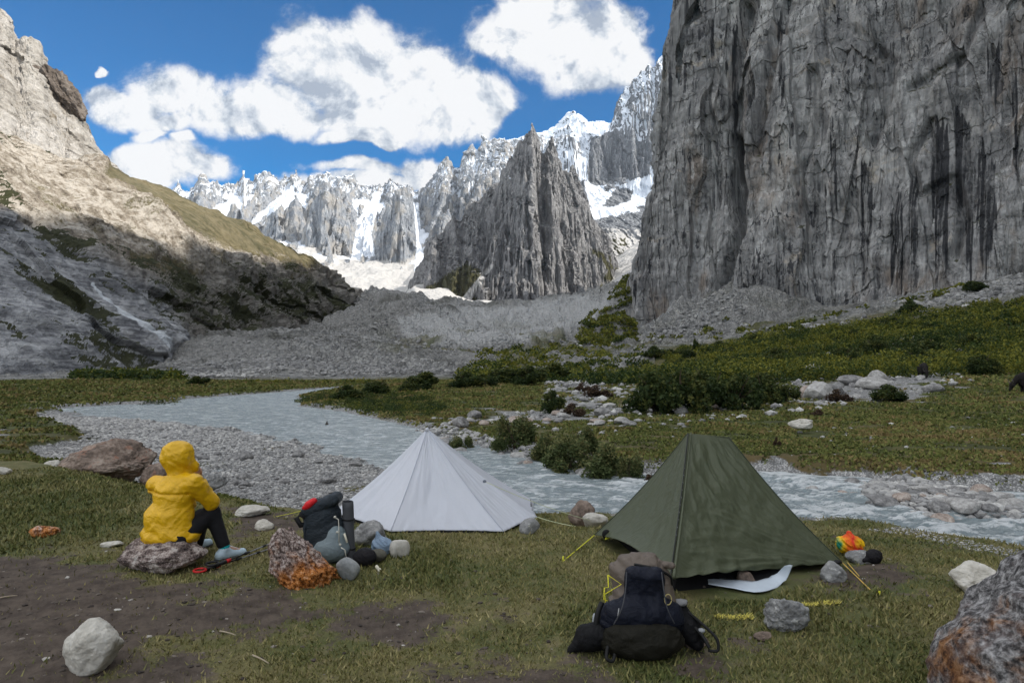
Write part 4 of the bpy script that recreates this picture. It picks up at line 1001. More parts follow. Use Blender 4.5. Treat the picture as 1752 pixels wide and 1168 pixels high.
def smin_all(ds, k=.03):
    r = ds[0]
    for d in ds[1:]: r = smin(r, d, k)
    return r
def sdf_obj(name, f, lo, hi, h, mat, parent=None, smooth=True):
    V, Fc = surface_nets(f, lo, hi, h); return mesh_np(name, V, Fc, mat, parent, smooth)
def tube_np(pts, rad, n=8, caps=True):
    pts = np.asarray(pts, float); m = len(pts); rad = np.broadcast_to(np.asarray(rad, float), (m,))
    t = np.gradient(pts, axis=0); t /= np.linalg.norm(t, axis=1, keepdims=True) + 1e-9
    up = np.array([0, 0, 1.0]) if abs(t[0, 2]) < .9 else np.array([1.0, 0, 0])
    V = []
    for k in range(m):
        a = np.cross(t[k], up); a /= np.linalg.norm(a) + 1e-9; b = np.cross(t[k], a); up = -np.cross(t[k], a) if False else up
        an = np.linspace(0, 2 * math.pi, n, endpoint=False)
        V.append(pts[k] + rad[k] * (np.cos(an)[:, None] * a + np.sin(an)[:, None] * b))
    V = np.concatenate(V); Fc = []
    for k in range(m - 1):
        for q in range(n):
            Fc.append([k * n + q, k * n + (q + 1) % n, (k + 1) * n + (q + 1) % n, (k + 1) * n + q])
    if caps:
        c0, c1 = len(V), len(V) + 1; V = np.vstack([V, pts[0], pts[-1]])
        tri = [[c0, (q + 1) % n, q] for q in range(n)] + [[c1, (m - 1) * n + q, (m - 1) * n + (q + 1) % n] for q in range(n)]
        return V, [np.array(Fc), np.array(tri)]
    return V, [np.array(Fc)]
def tube(name, pts, rad, mat, parent=None, n=8, smooth=True):
    V, Fc = tube_np(pts, rad, n); return mesh_np(name, V, Fc, mat, parent, smooth)
def join_np(parts):
    Vs, q, t, o = [], [], [], 0
    for V, Fc in parts:
        for f in (Fc if isinstance(Fc, list) else [Fc]):
            f = np.asarray(f)
            if len(f): (q if f.shape[1] == 4 else t).append(f + o)
        Vs.append(V); o += len(V)
    return np.concatenate(Vs), [np.concatenate(k) for k in (q, t) if k]
def sag(a, b, n=12, s=.02):
    a, b = np.array(a, float), np.array(b, float); t = np.linspace(0, 1, n)[:, None]
    p = a + (b - a) * t; p[:, 2] -= s * 4 * (t * (1 - t))[:, 0]; return p

def plain(name, col, rough=.8, spec=.25, var=.0, scale=20, bump=0, bdist=.01, sheen=0):
    m, t, b, o = newmat(name)
    if var:
        n = t.noise(o, scale, 5, .6)
        c = t.mix(n, tuple(max(0, k * (1 - var)) for k in col), tuple(min(1, k * (1 + var)) for k in col)); t.l.new(c, b.inputs['Base Color'])
        if bump: t.l.new(t.bump(n, bump, bdist), b.inputs['Normal'])
    else: b.inputs['Base Color'].default_value = (*col, 1)
    b.inputs['Roughness'].default_value = rough; b.inputs['Specular IOR Level'].default_value = spec
    return m
def cloth_mat(name, col, rough=.55, bump=.5, scale=9, sx=(1, 1, 1), trans=0.0, var=.12, dirt=None):
    m, t, b, o = newmat(name)
    n = t.noise(t.scale(o, sx), scale, 5, .6, 1.2); f = t.noise(o, 220, 2, .5)
    c = t.mix(n, tuple(k * (1 - var) for k in col), tuple(min(1, k * (1 + var)) for k in col))
    if dirt:
        z = t.sep(o)[2]; c = t.mix(t.math('MULTIPLY', t.step(t.noise(o, 7, 4, .6), .5, .7), dirt[1]), c, dirt[0])
    t.l.new(c, b.inputs['Base Color']); b.inputs['Roughness'].default_value = rough; b.inputs['Specular IOR Level'].default_value = .30 if max(col) > .05 else .12
    t.l.new(t.bump(t.math('ADD', n, t.math('MULTIPLY', f, .03)), bump, .03), b.inputs['Normal'])
    if trans:
        tr = t.new('ShaderNodeBsdfTranslucent'); t.l.new(c, tr.inputs[0])
        mx = t.new('ShaderNodeMixShader'); mx.inputs[0].default_value = trans
        t.l.new(b.outputs[0], mx.inputs[1]); t.l.new(tr.outputs[0], mx.inputs[2])
        t.l.new(mx.outputs[0], m.node_tree.nodes['Material Output'].inputs[0])
    return m

# ------------------------------------------------------------ stones
MR = dict(
    pale=rock_mat('pale_stone', [(.36, (.30, .28, .24)), (.5, (.50, .475, .42)), (.62, (.62, .60, .55))], .5, bump=.6, bdist=.015, stain=[(.12, .60, .72, (.20, .19, .17), .6)]),
    grey=rock_mat('grey_stone', [(.36, (.10, .10, .10)), (.5, (.25, .25, .245)), (.62, (.42, .415, .40))], .35, bump=.7, bdist=.02, stain=[(.06, .60, .66, (.55, .55, .52), .6)]),
    speck=rock_mat('speckled_gneiss', [(.40, (.045, .035, .033)), (.48, (.20, .15, .135)), (.55, (.48, .41, .37)), (.62, (.60, .56, .52))], .10, bump=.9, bdist=.02),
    brown=rock_mat('brown_stone', [(.38, (.07, .055, .045)), (.5, (.20, .15, .12)), (.62, (.34, .28, .23))], .4, bump=.7, bdist=.02, stain=[(.2, .55, .65, (.30, .13, .08), .5)]),
    round=rock_mat('river_cobble', [(.38, (.17, .18, .18)), (.5, (.30, .31, .31)), (.62, (.42, .43, .42))], .3, bump=.4, bdist=.008, stain=[(.10, .62, .68, (.14, .18, .15), .6)]),
)
def orange_mat(name, top, k=1.0):
    m, t, b, o = newmat(name)
    n1 = t.noise(o, 34 / k, 7, .74, .2); n2 = t.noise(o, 5 / k, 5, .6, .8)
    c = t.ramp(n1, [(.38, (.040, .030, .028)), (.47, (.17, .12, .105)), (.54, (.46, .37, .33)), (.64, (.66, .60, .57))])
    z = t.sep(o)[2]
    f = t.step(t.math('ADD', t.math('MULTIPLY', z, -3.0 / k), t.math('MULTIPLY', t.math('SUBTRACT', n2, .5), 3.2)), -1.0 + top, -.1 + top)
    oc = t.ramp(n1, [(.38, (.035, .014, .008)), (.50, (.42, .14, .025)), (.60, (.72, .33, .12)), (.68, (.72, .60, .48))])
    c = t.mix(f, c, oc)
    t.l.new(c, b.inputs['Base Color']); t.l.new(t.bump(n1, 1.0, .02 * k), b.inputs['Normal']); b.inputs['Roughness'].default_value = .9
    return m
MR['orange'] = orange_mat('lichen_gneiss', .0)

def stone(px, py, w, h, mat, label, seed, name='rock', cat='rock', depth=None, z=None, sub=5, sink=.30, rz=0, grp=None, **kw):
    """px, py: middle of the foot on the photograph; w, h: size on the photograph in pixels"""
    g = at_px(px, py, z); k = g[1] / F; W, Hh = w * k, h * k
    d = depth or W * .8
    V, Fc = rock_shape(sub, seed, (1, 1, 1), **kw)
    V = rotz(V, rz)
    lo, hi = V.min(0), V.max(0)
    V = (V - (lo + hi) / 2) / (hi - lo) * np.array([W, d, Hh * (1 + sink)])
    V[:, 2] += Hh * (1 + sink) / 2 - Hh * sink
    o = mesh_np(name, V, Fc, MR[mat] if isinstance(mat, str) else mat, smooth=True, loc=(g[0] * (1 + d * .38 / g[1]), g[1] + d * .38, g[2]))
    return tag(o, label, cat, grp)
stone(156, 1160, 100, 88, 'pale', 'large cream white rounded rock on bare dirt at lower left', 21, sub=6, rough=.07, planes=9, cut=.82, rnd=.10, sink=.10)
stone(278, 984, 150, 52, 'speck', 'low dark speckled boulder the person in yellow sits on', 5, 'boulder', 'boulder', depth=.55, sub=6, planes=12, rough=.12, sink=.2)
stone(596, 997, 40, 40, 'round', 'smooth grey round cobble in front of the left backpack', 31, sub=5, planes=7, rough=.03, rnd=.2, sink=.05)
stone(684, 955, 35, 29, 'pale', 'cream white stone holding down the blue plastic bag', 33, planes=8, rough=.04, rnd=.2)
stone(628, 935, 66, 38, 'grey', 'mossy grey flat topped rock at the left hem of the white tent', 35, planes=9, rough=.1)
stone(906, 914, 36, 25, 'grey', 'grey angular stone pinning the right corner of the white tent', 37, planes=7, rough=.06)
stone(995, 897, 46, 38, 'brown', 'brown pointed rock at the water edge between the two tents', 39, planes=8, rough=.1, z=-.5, sink=.2)
stone(1018, 902, 44, 22, 'pale', 'low pale rock lying against the brown pointed one', 40, planes=8, z=-.5)
stone(182, 822, 150, 66, 'brown', 'big reddish brown angular boulder beyond the grass at left', 41, 'boulder', 'boulder', depth=1.3, sub=6, planes=9, rough=.14, z=-.35, cut=.6)
stone(268, 824, 52, 30, 'brown', 'dark brown rock half hidden behind the yellow jacket', 43, z=-.35)
stone(90, 800, 34, 12, 'pale', 'small flat pale stone left of the reddish boulder', 44, z=-.3)
stone(360, 836, 50, 26, 'grey', 'grey rock just right of the yellow hood by the gravel', 45, z=-.5)
stone(76, 920, 54, 18, MR['orange'], 'flat orange brown rock alone in the grass at far left', 47, planes=9, rough=.12)
stone(192, 937, 36, 9, 'pale', 'flat whitish stone slab left of the person in yellow', 49, planes=8)
stone(6, 812, 26, 12, 'pale', 'pale stone cut by the left edge of the photo', 50)
stone(430, 886, 62, 16, 'pale', 'low pale slab in the bare patch behind the lichen boulder', 51, planes=8)
stone(452, 908, 34, 16, 'pale', 'pale lump between the person and the left backpack', 53, planes=8)
stone(1425, 997, 50, 32, 'grey', 'dark grey stone under the right corner of the green tent', 55, planes=8, rough=.1)
stone(1346, 1085, 74, 54, 'grey', 'rough grey and white speckled rock right of the black backpack', 57, sub=6, planes=10, rough=.16, freq=3)
stone(1303, 1100, 30, 16, 'brown', 'small brown stone just left of the rough grey rock', 59)
stone(1662, 1020, 82, 52, 'pale', 'white wedge shaped rock beside the huge boulder at right', 61, sub=6, planes=8, rough=.1, cut=.7, depth=.42)
stone(1276, 1000, 30, 20, 'brown', 'small brown stone lying on the groundsheet of the green tent', 63, planes=8)
stone(1472, 965, 48, 22, 'grey', 'flat light grey stone in front of the bright bag', 65, planes=7)
stone(1192, 1112, 50, 14, 'brown', 'low rusty stone under the straps of the black backpack', 67, planes=9, rough=.15)
stone(1370, 732, 44, 15, 'pale', 'lone flat pale rock out on the far meadow', 69, planes=8, z=-.45)

# the boulder with orange lichen: pointed at the upper left
def lichen_boulder():
    g = at_px(505, 1008); k = g[1] / F; W, Hh = 128 * k, 97 * k
    V, Fc = rock_shape(6, 77, (1, 1, 1), planes=11, rough=.20, cut=.72, rnd=.08, freq=2.6)
    lo, hi = V.min(0), V.max(0); V = (V - (lo + hi) / 2) / (hi - lo)
    u = V[:, 0]
    V[:, 2] = (V[:, 2] + .5) * (1.0 - .55 * sstep(-.30, .5, u)) + .16 * np.exp(-((u + .33) / .16)**2) * (V[:, 2] > 0)
    V[:, 2] -= .10 * sstep(.0, -.5, u) * 0
    V[:, 2] = V[:, 2] / V[:, 2].max()
    V[:, :2] *= (1 + .5 * sstep(.35, .0, V[:, 2]))[:, None] * .92
    V[:, 2] += .035 * fbm(V[:, 0] * 5, V[:, 1] * 5, V[:, 2] * 5, 4, 5)
    V = V * np.array([W, W * .75, Hh * 1.25]); V[:, 2] -= Hh * .25
    o = mesh_np('boulder', V, Fc, MR['orange'], smooth=True, loc=(g[0], g[1] + W * .28, g[2]))
    tag(o, 'knobbly boulder splashed with rusty orange lichen left of the grey backpack', 'boulder')
lichen_boulder()
# the huge boulder that leans into the lower right corner
def corner_boulder():
    V, Fc = rock_shape(6, 91, (1, 1, 1), planes=12, rough=.10, cut=.80, rnd=.10, freq=2.0)
    lo, hi = V.min(0), V.max(0); V = (V - (lo + hi) / 2) / (hi - lo)
    n = fbm(V[:, 0] * 9, V[:, 1] * 9, V[:, 2] * 9, 5, 7, .6)
    V = V * (1 + .035 * n)[:, None]
    V = V * np.array([2.1, 2.2, 2.0])
    g = P(1955, 1235, 3.55)
    m, t, b, o = newmat('corner_boulder_rock')
    n1 = t.noise(o, 24, 7, .72); n2 = t.noise(o, 2.6, 5, .6, .8); n3 = t.noise(o, 6, 5, .65, .4)
    c = t.ramp(n1, [(.38, (.035, .033, .034)), (.48, (.15, .145, .145)), (.56, (.34, .33, .33)), (.66, (.56, .55, .55))])
    x = t.sep(o)[0]
    f = t.step(t.math('ADD', t.math('MULTIPLY', x, -1.6), t.math('MULTIPLY', t.math('SUBTRACT', n3, .5), 2.2)), 1.25, 1.75)
    oc = t.ramp(n1, [(.38, (.030, .014, .009)), (.5, (.22, .095, .035)), (.62, (.40, .22, .11))])
    c = t.mix(f, c, oc); c = t.mix(t.step(n2, .52, .66, 0, .65), c, (.10, .055, .045))
    t.l.new(c, b.inputs['Base Color']); t.l.new(t.bump(n1, 1.0, .03), b.inputs['Normal'])
    ob = mesh_np('boulder', V, Fc, m, smooth=True, loc=g); tag(ob, 'huge grey boulder with rusty edge filling the lower right corner', 'boulder')
corner_boulder()

# loose stones on the banks: individuals, largest first, then the rest as one sheet of pebbles
def scatter_stones():
    protos = []
    pm = [rock_mat('bank_stone', [(.36, (.20, .195, .185)), (.5, (.36, .35, .335)), (.62, (.52, .51, .49))], .5, bump=.5, bdist=.02, stain=[(.4, .55, .7, (.18, .165, .15), .5)]),
          rock_mat('bank_stone_grey', [(.36, (.09, .09, .09)), (.5, (.21, .205, .20)), (.62, (.36, .35, .34))], .5, bump=.5, bdist=.02),
          rock_mat('bank_stone_tan', [(.36, (.16, .12, .10)), (.5, (.34, .28, .24)), (.62, (.50, .45, .40))], .5, bump=.5, bdist=.02)]
    for q in range(9):
        V, Fc = rock_shape(3, 130 + q, (1, 1, .62), planes=9, rough=.10)
        protos.append((V, Fc, pm[(0, 0, 1, 2, 0, 1, 0, 2, 1)[q]]))
    r = np.random.default_rng(4)
    # (polygon in pixels, level, number, smallest, largest size in metres, group, label)
    zones_ = [([(1480, 826), (1560, 818), (1680, 842), (1742, 862), (1740, 880), (1600, 880), (1510, 866)], -.8, 46, .16, .50, 'stones heaped in the island of the right rapids', 'pale stone heaped on the small island in the rapids at right'),
              ([(650, 728), (760, 735), (900, 770), (1080, 800), (1090, 822), (960, 800), (860, 780), (740, 748), (660, 735)], -.75, 50, .15, .55, 'stones along the far water edge', 'pale stone along the far water edge between the tents'),
              ([(740, 715), (880, 700), (1060, 705), (1090, 730), (900, 728), (760, 735)], -.6, 44, .25, .8, 'stones on the bank behind the white tent', 'stone strewn on the far bank behind the white tent top'),
              ([(940, 645), (1070, 640), (1100, 690), (1040, 712), (940, 690)], -.5, 26, .3, .85, 'rubble stones between the far bushes', 'stone of the pale rubble between the dark bushes'),
              ([(1340, 640), (1700, 632), (1640, 665), (1480, 668), (1350, 668)], .1, 44, .5, 2.6, 'boulders at the foot of the scrub slope', 'pale boulder at the foot of the scrubby slope'),
              ([(1090, 690), (1340, 655), (1370, 668), (1200, 700)], -.3, 26, .3, 1.0, 'stones on the bare strip before the tall scrub', 'stone on the bare strip before the tall scrub'),
              ([(1320, 806), (1500, 812), (1490, 830), (1340, 822)], -.75, 18, .15, .42, 'stones at the water edge right of the green tent', 'stone at the water edge right of the green tent'),
              ([(400, 775), (620, 790), (600, 850), (520, 862), (380, 830), (330, 780)], -.85, 28, .14, .45, 'dark stones lying on the gravel bar', 'dark stone lying on the grey gravel bar')]
    cand = []
    for (poly, z, n, a, b, grp, lab) in zones_:
        poly = np.array(poly, float); lo, hi = poly.min(0), poly.max(0); k = 0
        while k < n:
            p = r.uniform(lo, hi)
            if sd_poly(np.array([p[0]]), np.array([p[1]]), poly)[0] > 0: continue
            g = G(p[0], p[1], z); s = a + (b - a) * r.random()**2.6; k += 1
            q = int(r.integers(9))
            if 'dark' in lab: q = (2, 5, 8)[k % 3]
            cand.append([g, s, q, grp, lab])
    # labels: by colour and size, the outstanding ones by rank and place
    for grp in sorted({c[3] for c in cand}):
        cs = [c for c in cand if c[3] == grp]; where = cs[0][4].split(' ', 1)[1].split(' ', 1)[1]; noun = 'boulder' if 'boulder at' in cs[0][4] else 'stone'
        hue = lambda c: ('pale grey', 'dark grey', 'tan')[(0, 0, 1, 2, 0, 1, 0, 2, 1)[c[2]]]
        med = float(np.median([c[1] for c in cs]))
        where = where if noun == 'boulder' else where
        for c in cs: c[4] = ('larger ' if c[1] > med * 1.25 else 'small ') + hue(c) + ' ' + noun + ' ' + where
        done = set()
        def mark(c, txt):
            if id(c) not in done: done.add(id(c)); c[4] = hue(c) + ' ' + noun + ', ' + txt.replace(' of those', '') + ', ' + where
        big = sorted(cs, key=lambda c: -c[1])
        for c, nm in zip(big, ('largest', 'second largest', 'third largest', 'fourth largest')): mark(c, nm + ' of those')
        byx = sorted(cs, key=lambda c: c[0][0] / c[0][1])
        mark(byx[0], 'leftmost of those'); mark(byx[-1], 'rightmost of those')
        byd = sorted(cs, key=lambda c: c[0][1]); mark(byd[0], 'nearest of those'); mark(byd[-1], 'farthest of those')
    V0 = np.array([c[0] for c in cand]); z = terrain(V0[:, 0], V0[:, 1])
    meshes = {}
    for k, (g, s, q, grp, lab) in enumerate(cand):
        if q not in meshes:
            o = mesh_np('stone', protos[q][0], protos[q][1], protos[q][2], smooth=False); meshes[q] = o.data
        else:
            o = bpy.data.objects.new('stone', meshes[q]); COL.objects.link(o)
        o.location = (g[0], g[1], float(z[k]) + s * .14)
        o.scale = (s * r.uniform(.85, 1.25), s * r.uniform(.8, 1.1), s * r.uniform(.7, 1.1)); o.rotation_euler = (r.uniform(-.2, .2), r.uniform(-.2, .2), r.uniform(0, 6.28))
        tag(o, lab, 'stone', grp)
    # pebbles: one object
    D, Fi = ICO[1]; parts_n = 0; Vs, Fs, shade = [], [], []
    def pebbles(poly, z, n, a, b):
        nonlocal parts_n
        poly = np.array([G(*p, z)[:2] for p in poly]); lo, hi = poly.min(0), poly.max(0); m = int(n * 1.0)
        P0 = r.uniform(lo, hi, size=(m * 4, 2)); P0 = P0[sd_poly(P0[:, 0], P0[:, 1], poly) < 0][:m]
        if not len(P0): return
        dist = np.hypot(P0[:, 0], P0[:, 1]); zz = terrain(P0[:, 0], P0[:, 1])
        keep = zz > WZ - .09; P0, zz, dist = P0[keep], zz[keep], dist[keep]
        s = (a + (b - a) * r.random(len(P0))**3) * np.clip(dist / 14, .8, 3)
        sc = s[:, None] * np.stack([r.uniform(.7, 1.3, len(s)), r.uniform(.7, 1.2, len(s)), r.uniform(.4, .8, len(s))], 1)
        jit = 1 + r.uniform(-.22, .22, (len(s), len(D), 1))
        V = D[None] * jit * sc[:, None] * .5; an = r.uniform(0, 6.28, len(s)); c, sn = np.cos(an)[:, None], np.sin(an)[:, None]
        V = np.stack([V[..., 0] * c - V[..., 1] * sn, V[..., 0] * sn + V[..., 1] * c, V[..., 2]], -1)
        V += np.stack([P0[:, 0], P0[:, 1], zz + s * .10], -1)[:, None]
        Vs.append(V.reshape(-1, 3)); Fs.append((Fi[None] + (np.arange(len(s)) * len(D))[:, None, None]).reshape(-1, 3) + parts_n)
        parts_n += len(s) * len(D); shade.append(np.repeat(r.random(len(s)), len(D)))
    pebbles([(60, 712), (330, 722), (520, 752), (600, 778), (720, 815), (880, 868), (960, 892), (700, 895), (500, 876), (350, 852), (240, 832), (150, 805), (60, 785), (150, 750)], -.85, 60000, .015, .085)
    pebbles([(650, 728), (760, 735), (900, 770), (1090, 802), (1345, 806), (1500, 816), (1760, 840), (1760, 850), (1345, 822), (1090, 826), (960, 806), (860, 786), (740, 756), (640, 735)], -.8, 9000, .03, .17)
    pebbles([(1470, 825), (1560, 815), (1680, 840), (1748, 862), (1740, 884), (1600, 882), (1500, 868)], -.8, 1500, .05, .25)
    pebbles([(740, 712), (880, 695), (1090, 690), (1360, 655), (1700, 640), (1660, 672), (1200, 712), (1080, 735), (760, 735)], -.4, 2600, .07, .24)
    pebbles([(930, 640), (1075, 638), (1110, 700), (1040, 715), (930, 695)], -.5, 1100, .08, .30)
    pebbles([(1480, 915), (1540, 910), (1640, 930), (1752, 955), (1752, 970), (1640, 948), (1560, 925)], -.6, 700, .02, .07)
    pebbles([(1120, 745), (1752, 700), (1752, 800), (1300, 790)], -.55, 110, .03, .11)
    m, t, b, o = newmat('pebbles')
    sh = t.attr('shade', 'Fac')
    c = t.ramp(sh, [(0, (.15, .15, .15)), (.3, (.28, .277, .272)), (.6, (.36, .355, .345)), (.85, (.44, .43, .41)), (1, (.60, .59, .56))])
    c = t.mix(t.step(t.noise(o, 30, 4, .6), .4, .7, 0, .4), c, (.12, .11, .10)); t.l.new(c, b.inputs['Base Color'])
    ob = mesh_np('gravel', np.concatenate(Vs), np.concatenate(Fs), m, attrs=dict(shade=np.concatenate(shade))); tag(ob, 'grey and white pebbles and gravel along the river banks', 'gravel', kind='stuff')
    # blocks of the moraine and of the scree under the cliff
    Vs2, Fs2, sh2, n0 = [], [], [], 0
    D2, F2 = ICO[1]
    for (poly, n, a, b, dr) in ([[(300, 650), (300, 590), (430, 578), (620, 585), (780, 602), (780, 650)], 12000, .2, .95, (110, 215)], [[(560, 585), (640, 520), (760, 525), (1010, 510), (1040, 590), (800, 600)], 9000, .4, 1.9, (215, 620)],
                                [[(1070, 590), (1280, 580), (1270, 480), (1150, 550)], 4000, .5, 3.4, (250, 470)], [[(1270, 572), (1400, 552), (1500, 530), (1620, 500), (1752, 470), (1752, 510), (1500, 545), (1400, 562)], 6000, .3, 2.0, (120, 340)]):
        m_ = n * 3; az = r.uniform(min(p[0] for p in poly), max(p[0] for p in poly), m_); dd = dr[0] + (dr[1] - dr[0]) * r.random(m_)
        x, y = (az - 876) / F * dd, dd; zz = terrain(x, y); py = 620 - F * (zz - CAM_H) / y
        k = (sd_poly(az, py, np.array(poly, float)) < 3) & ((r.random(m_) < .25) | (sd_poly(az, py, [(690, 575), (680, 548), (760, 530), (860, 524), (1000, 505), (1060, 500), (1010, 565), (900, 590), (760, 600)]) > 0)) & (r.random(m_) < .30 + 1.1 * fbm(x / 40, y / 40, 0, 4, 84)); x, y, zz = x[k][:n], y[k][:n], zz[k][:n]; N = len(x)
        s = a + (b - a) * r.random(N)**4
        V = D2[None] * (1 + r.uniform(-.25, .25, (N, len(D2), 1))) * (s[:, None] * np.stack([r.uniform(.7, 1.3, N), r.uniform(.7, 1.2, N), r.uniform(.5, .9, N)], 1))[:, None] * .5
        V += np.stack([x, y, zz + s * .2 + .2], -1)[:, None]
        Vs2.append(V.reshape(-1, 3)); Fs2.append((F2[None] + (np.arange(N) * len(D2))[:, None, None]).reshape(-1, 3) + n0); n0 += N * len(D2); sh2.append(np.repeat(np.clip(r.random(N) * .72 + .42 * fbm(x / 30, y / 30, 0, 4, 83) + .0, 0, 1), len(D2)))
    ob = mesh_np('moraine_rubble', np.concatenate(Vs2), np.concatenate(Fs2), m, attrs=dict(shade=np.concatenate(sh2))); tag(ob, 'blocks of grey rubble strewn over the moraine and scree', 'rubble', kind='stuff')
scatter_stones()

def crumbs():
    r = np.random.default_rng(17); n = 9000; D, Fi = ICO[1]
    a = r.uniform(R(-40), R(40), n); d = 2.6 + 7.5 * r.random(n)**1.3; x, y = d * np.sin(a), d * np.cos(a); z, q = terrain(x, y, True); g, dirt, gr, lush = zones(x, y, q)
    k = (r.random(n) < .12 + dirt) & (q['pl'] > .9); x, y, z = x[k], y[k], z[k]; n = len(x)
    s = .005 + .018 * r.random(n)**4; V = D[None] * (1 + r.uniform(-.3, .3, (n, len(D), 1))) * (s[:, None] * np.stack([r.uniform(.7, 1.5, n), r.uniform(.7, 1.2, n), r.uniform(.4, .8, n)], 1))[:, None]
    V += np.stack([x, y, z + s * .2], -1)[:, None]
    m, t, b, o = newmat('soil_crumbs'); sh = t.attr('shade', 'Fac')
    t.l.new(t.ramp(sh, [(0, (.035, .028, .024)), (.7, (.10, .082, .068)), (.93, (.22, .19, .16)), (1, (.50, .48, .44))]), b.inputs['Base Color'])
    tag(mesh_np('soil_crumbs', V.reshape(-1, 3), (Fi[None] + (np.arange(n) * len(D))[:, None, None]).reshape(-1, 3), m, attrs=dict(shade=np.repeat(r.random(n), len(D)))), 'crumbs of soil and little stones on the trodden dirt', 'soil', kind='stuff')
crumbs()
# ------------------------------------------------------------ plants
def leaf_mat(name, c1, c2, c3=None):
    m, t, b, o = newmat(name)
    s = t.attr('tone', 'Fac'); n = t.noise(o, 1.1, 4, .6)
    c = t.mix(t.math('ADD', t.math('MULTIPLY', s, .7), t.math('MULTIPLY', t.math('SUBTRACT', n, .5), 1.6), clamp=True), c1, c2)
    if c3: c = t.mix(t.step(t.math('ADD', n, t.math('MULTIPLY', s, .25)), .62, .80), c, c3)
    t.l.new(c, b.inputs['Base Color']); b.inputs['Roughness'].default_value = .75
    tr = t.new('ShaderNodeBsdfTranslucent'); t.l.new(c, tr.inputs[0]); mx = t.new('ShaderNodeMixShader'); mx.inputs[0].default_value = .25
    t.l.new(b.outputs[0], mx.inputs[1]); t.l.new(tr.outputs[0], mx.inputs[2]); t.l.new(mx.outputs[0], m.node_tree.nodes['Material Output'].inputs[0])
    return m
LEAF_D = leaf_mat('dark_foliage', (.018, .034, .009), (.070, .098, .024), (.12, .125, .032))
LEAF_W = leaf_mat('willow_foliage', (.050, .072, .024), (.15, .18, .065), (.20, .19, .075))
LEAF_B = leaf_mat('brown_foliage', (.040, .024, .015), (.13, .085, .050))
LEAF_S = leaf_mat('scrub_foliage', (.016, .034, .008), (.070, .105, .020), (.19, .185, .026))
BARK = plain('bark', (.09, .065, .045), .9, var=.3)
def leaf_quads(C, size, r, up=.3, asp=1.8):
    """a leaf-sized rhombus at every centre"""
    n = len(C); d = r.normal(size=(n, 3)); d[:, 2] += up; d /= np.linalg.norm(d, axis=1, keepdims=True)
    e = r.normal(size=(n, 3)); e -= (e * d).sum(1)[:, None] * d; e /= np.linalg.norm(e, axis=1, keepdims=True) + 1e-9
    s = (size * r.uniform(.6, 1.4, n))[:, None]
    V = np.stack([C - d * s * asp / 2, C + e * s / 2, C + d * s * asp / 2, C - e * s / 2], 1).reshape(-1, 3)
    return V, np.arange(n * 4).reshape(n, 4)
def bush_proto(seed, leaves=2600, lumps=12, size=.055, mat=LEAF_D, spike=.0):
    r = np.random.default_rng(seed)
    cs = []; 
    for k in range(lumps):
        a = r.uniform(0, 6.28); q = r.random()**.6 * .36; h = r.uniform(.16, .72) * (1 - .6 * (q / .36)**2)
        cs.append((q * math.cos(a), q * math.sin(a), h, r.uniform(.11, .22)))
    C = []
    for (x, y, z, s) in cs:
        m = leaves // lumps; d = r.normal(size=(m, 3)); d /= np.linalg.norm(d, axis=1, keepdims=True)
        rad = s * (r.random(m)**.35) * (1 + .35 * fbm(d[:, 0] * 3 + x * 9, d[:, 1] * 3, d[:, 2] * 3, 3, seed))
        p = np.array([x, y, z]) + d * rad[:, None]; C.append(p)
    C = np.concatenate(C); C = C[C[:, 2] > .01]
    if spike: C[:, 2] += spike * np.maximum(C[:, 2] - .2, 0) * r.random(len(C))
    V, Fc = leaf_quads(C, size, r, .5)
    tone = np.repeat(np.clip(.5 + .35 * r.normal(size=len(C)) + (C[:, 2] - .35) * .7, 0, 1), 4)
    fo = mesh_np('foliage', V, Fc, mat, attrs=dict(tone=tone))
    parts = []
    for k in range(9):
        a = r.uniform(0, 6.28); q = r.uniform(.1, .34); h = r.uniform(.35, .75)
        t = np.linspace(0, 1, 6)[:, None]; p = np.array([[q * math.cos(a), q * math.sin(a), h]]) * t; p[:, :2] *= t; p += r.normal(size=p.shape) * .012 * t
        parts.append(tube_np(p, np.linspace(.014, .004, 6), 5))
    V, Fc = join_np(parts); st = mesh_np('stem', V, Fc, BARK)
    return fo, st
def place_bush(proto, g, w, h, label, grp, first, rz=0, cat='bush'):
    e = empty('bush', g, rz); e.scale = (w, w * .9, h)
    for o in proto:
        c = o if first else o.copy()
        if not first: COL.objects.link(c)
        c.parent = e
    tag(e, label, cat, grp)
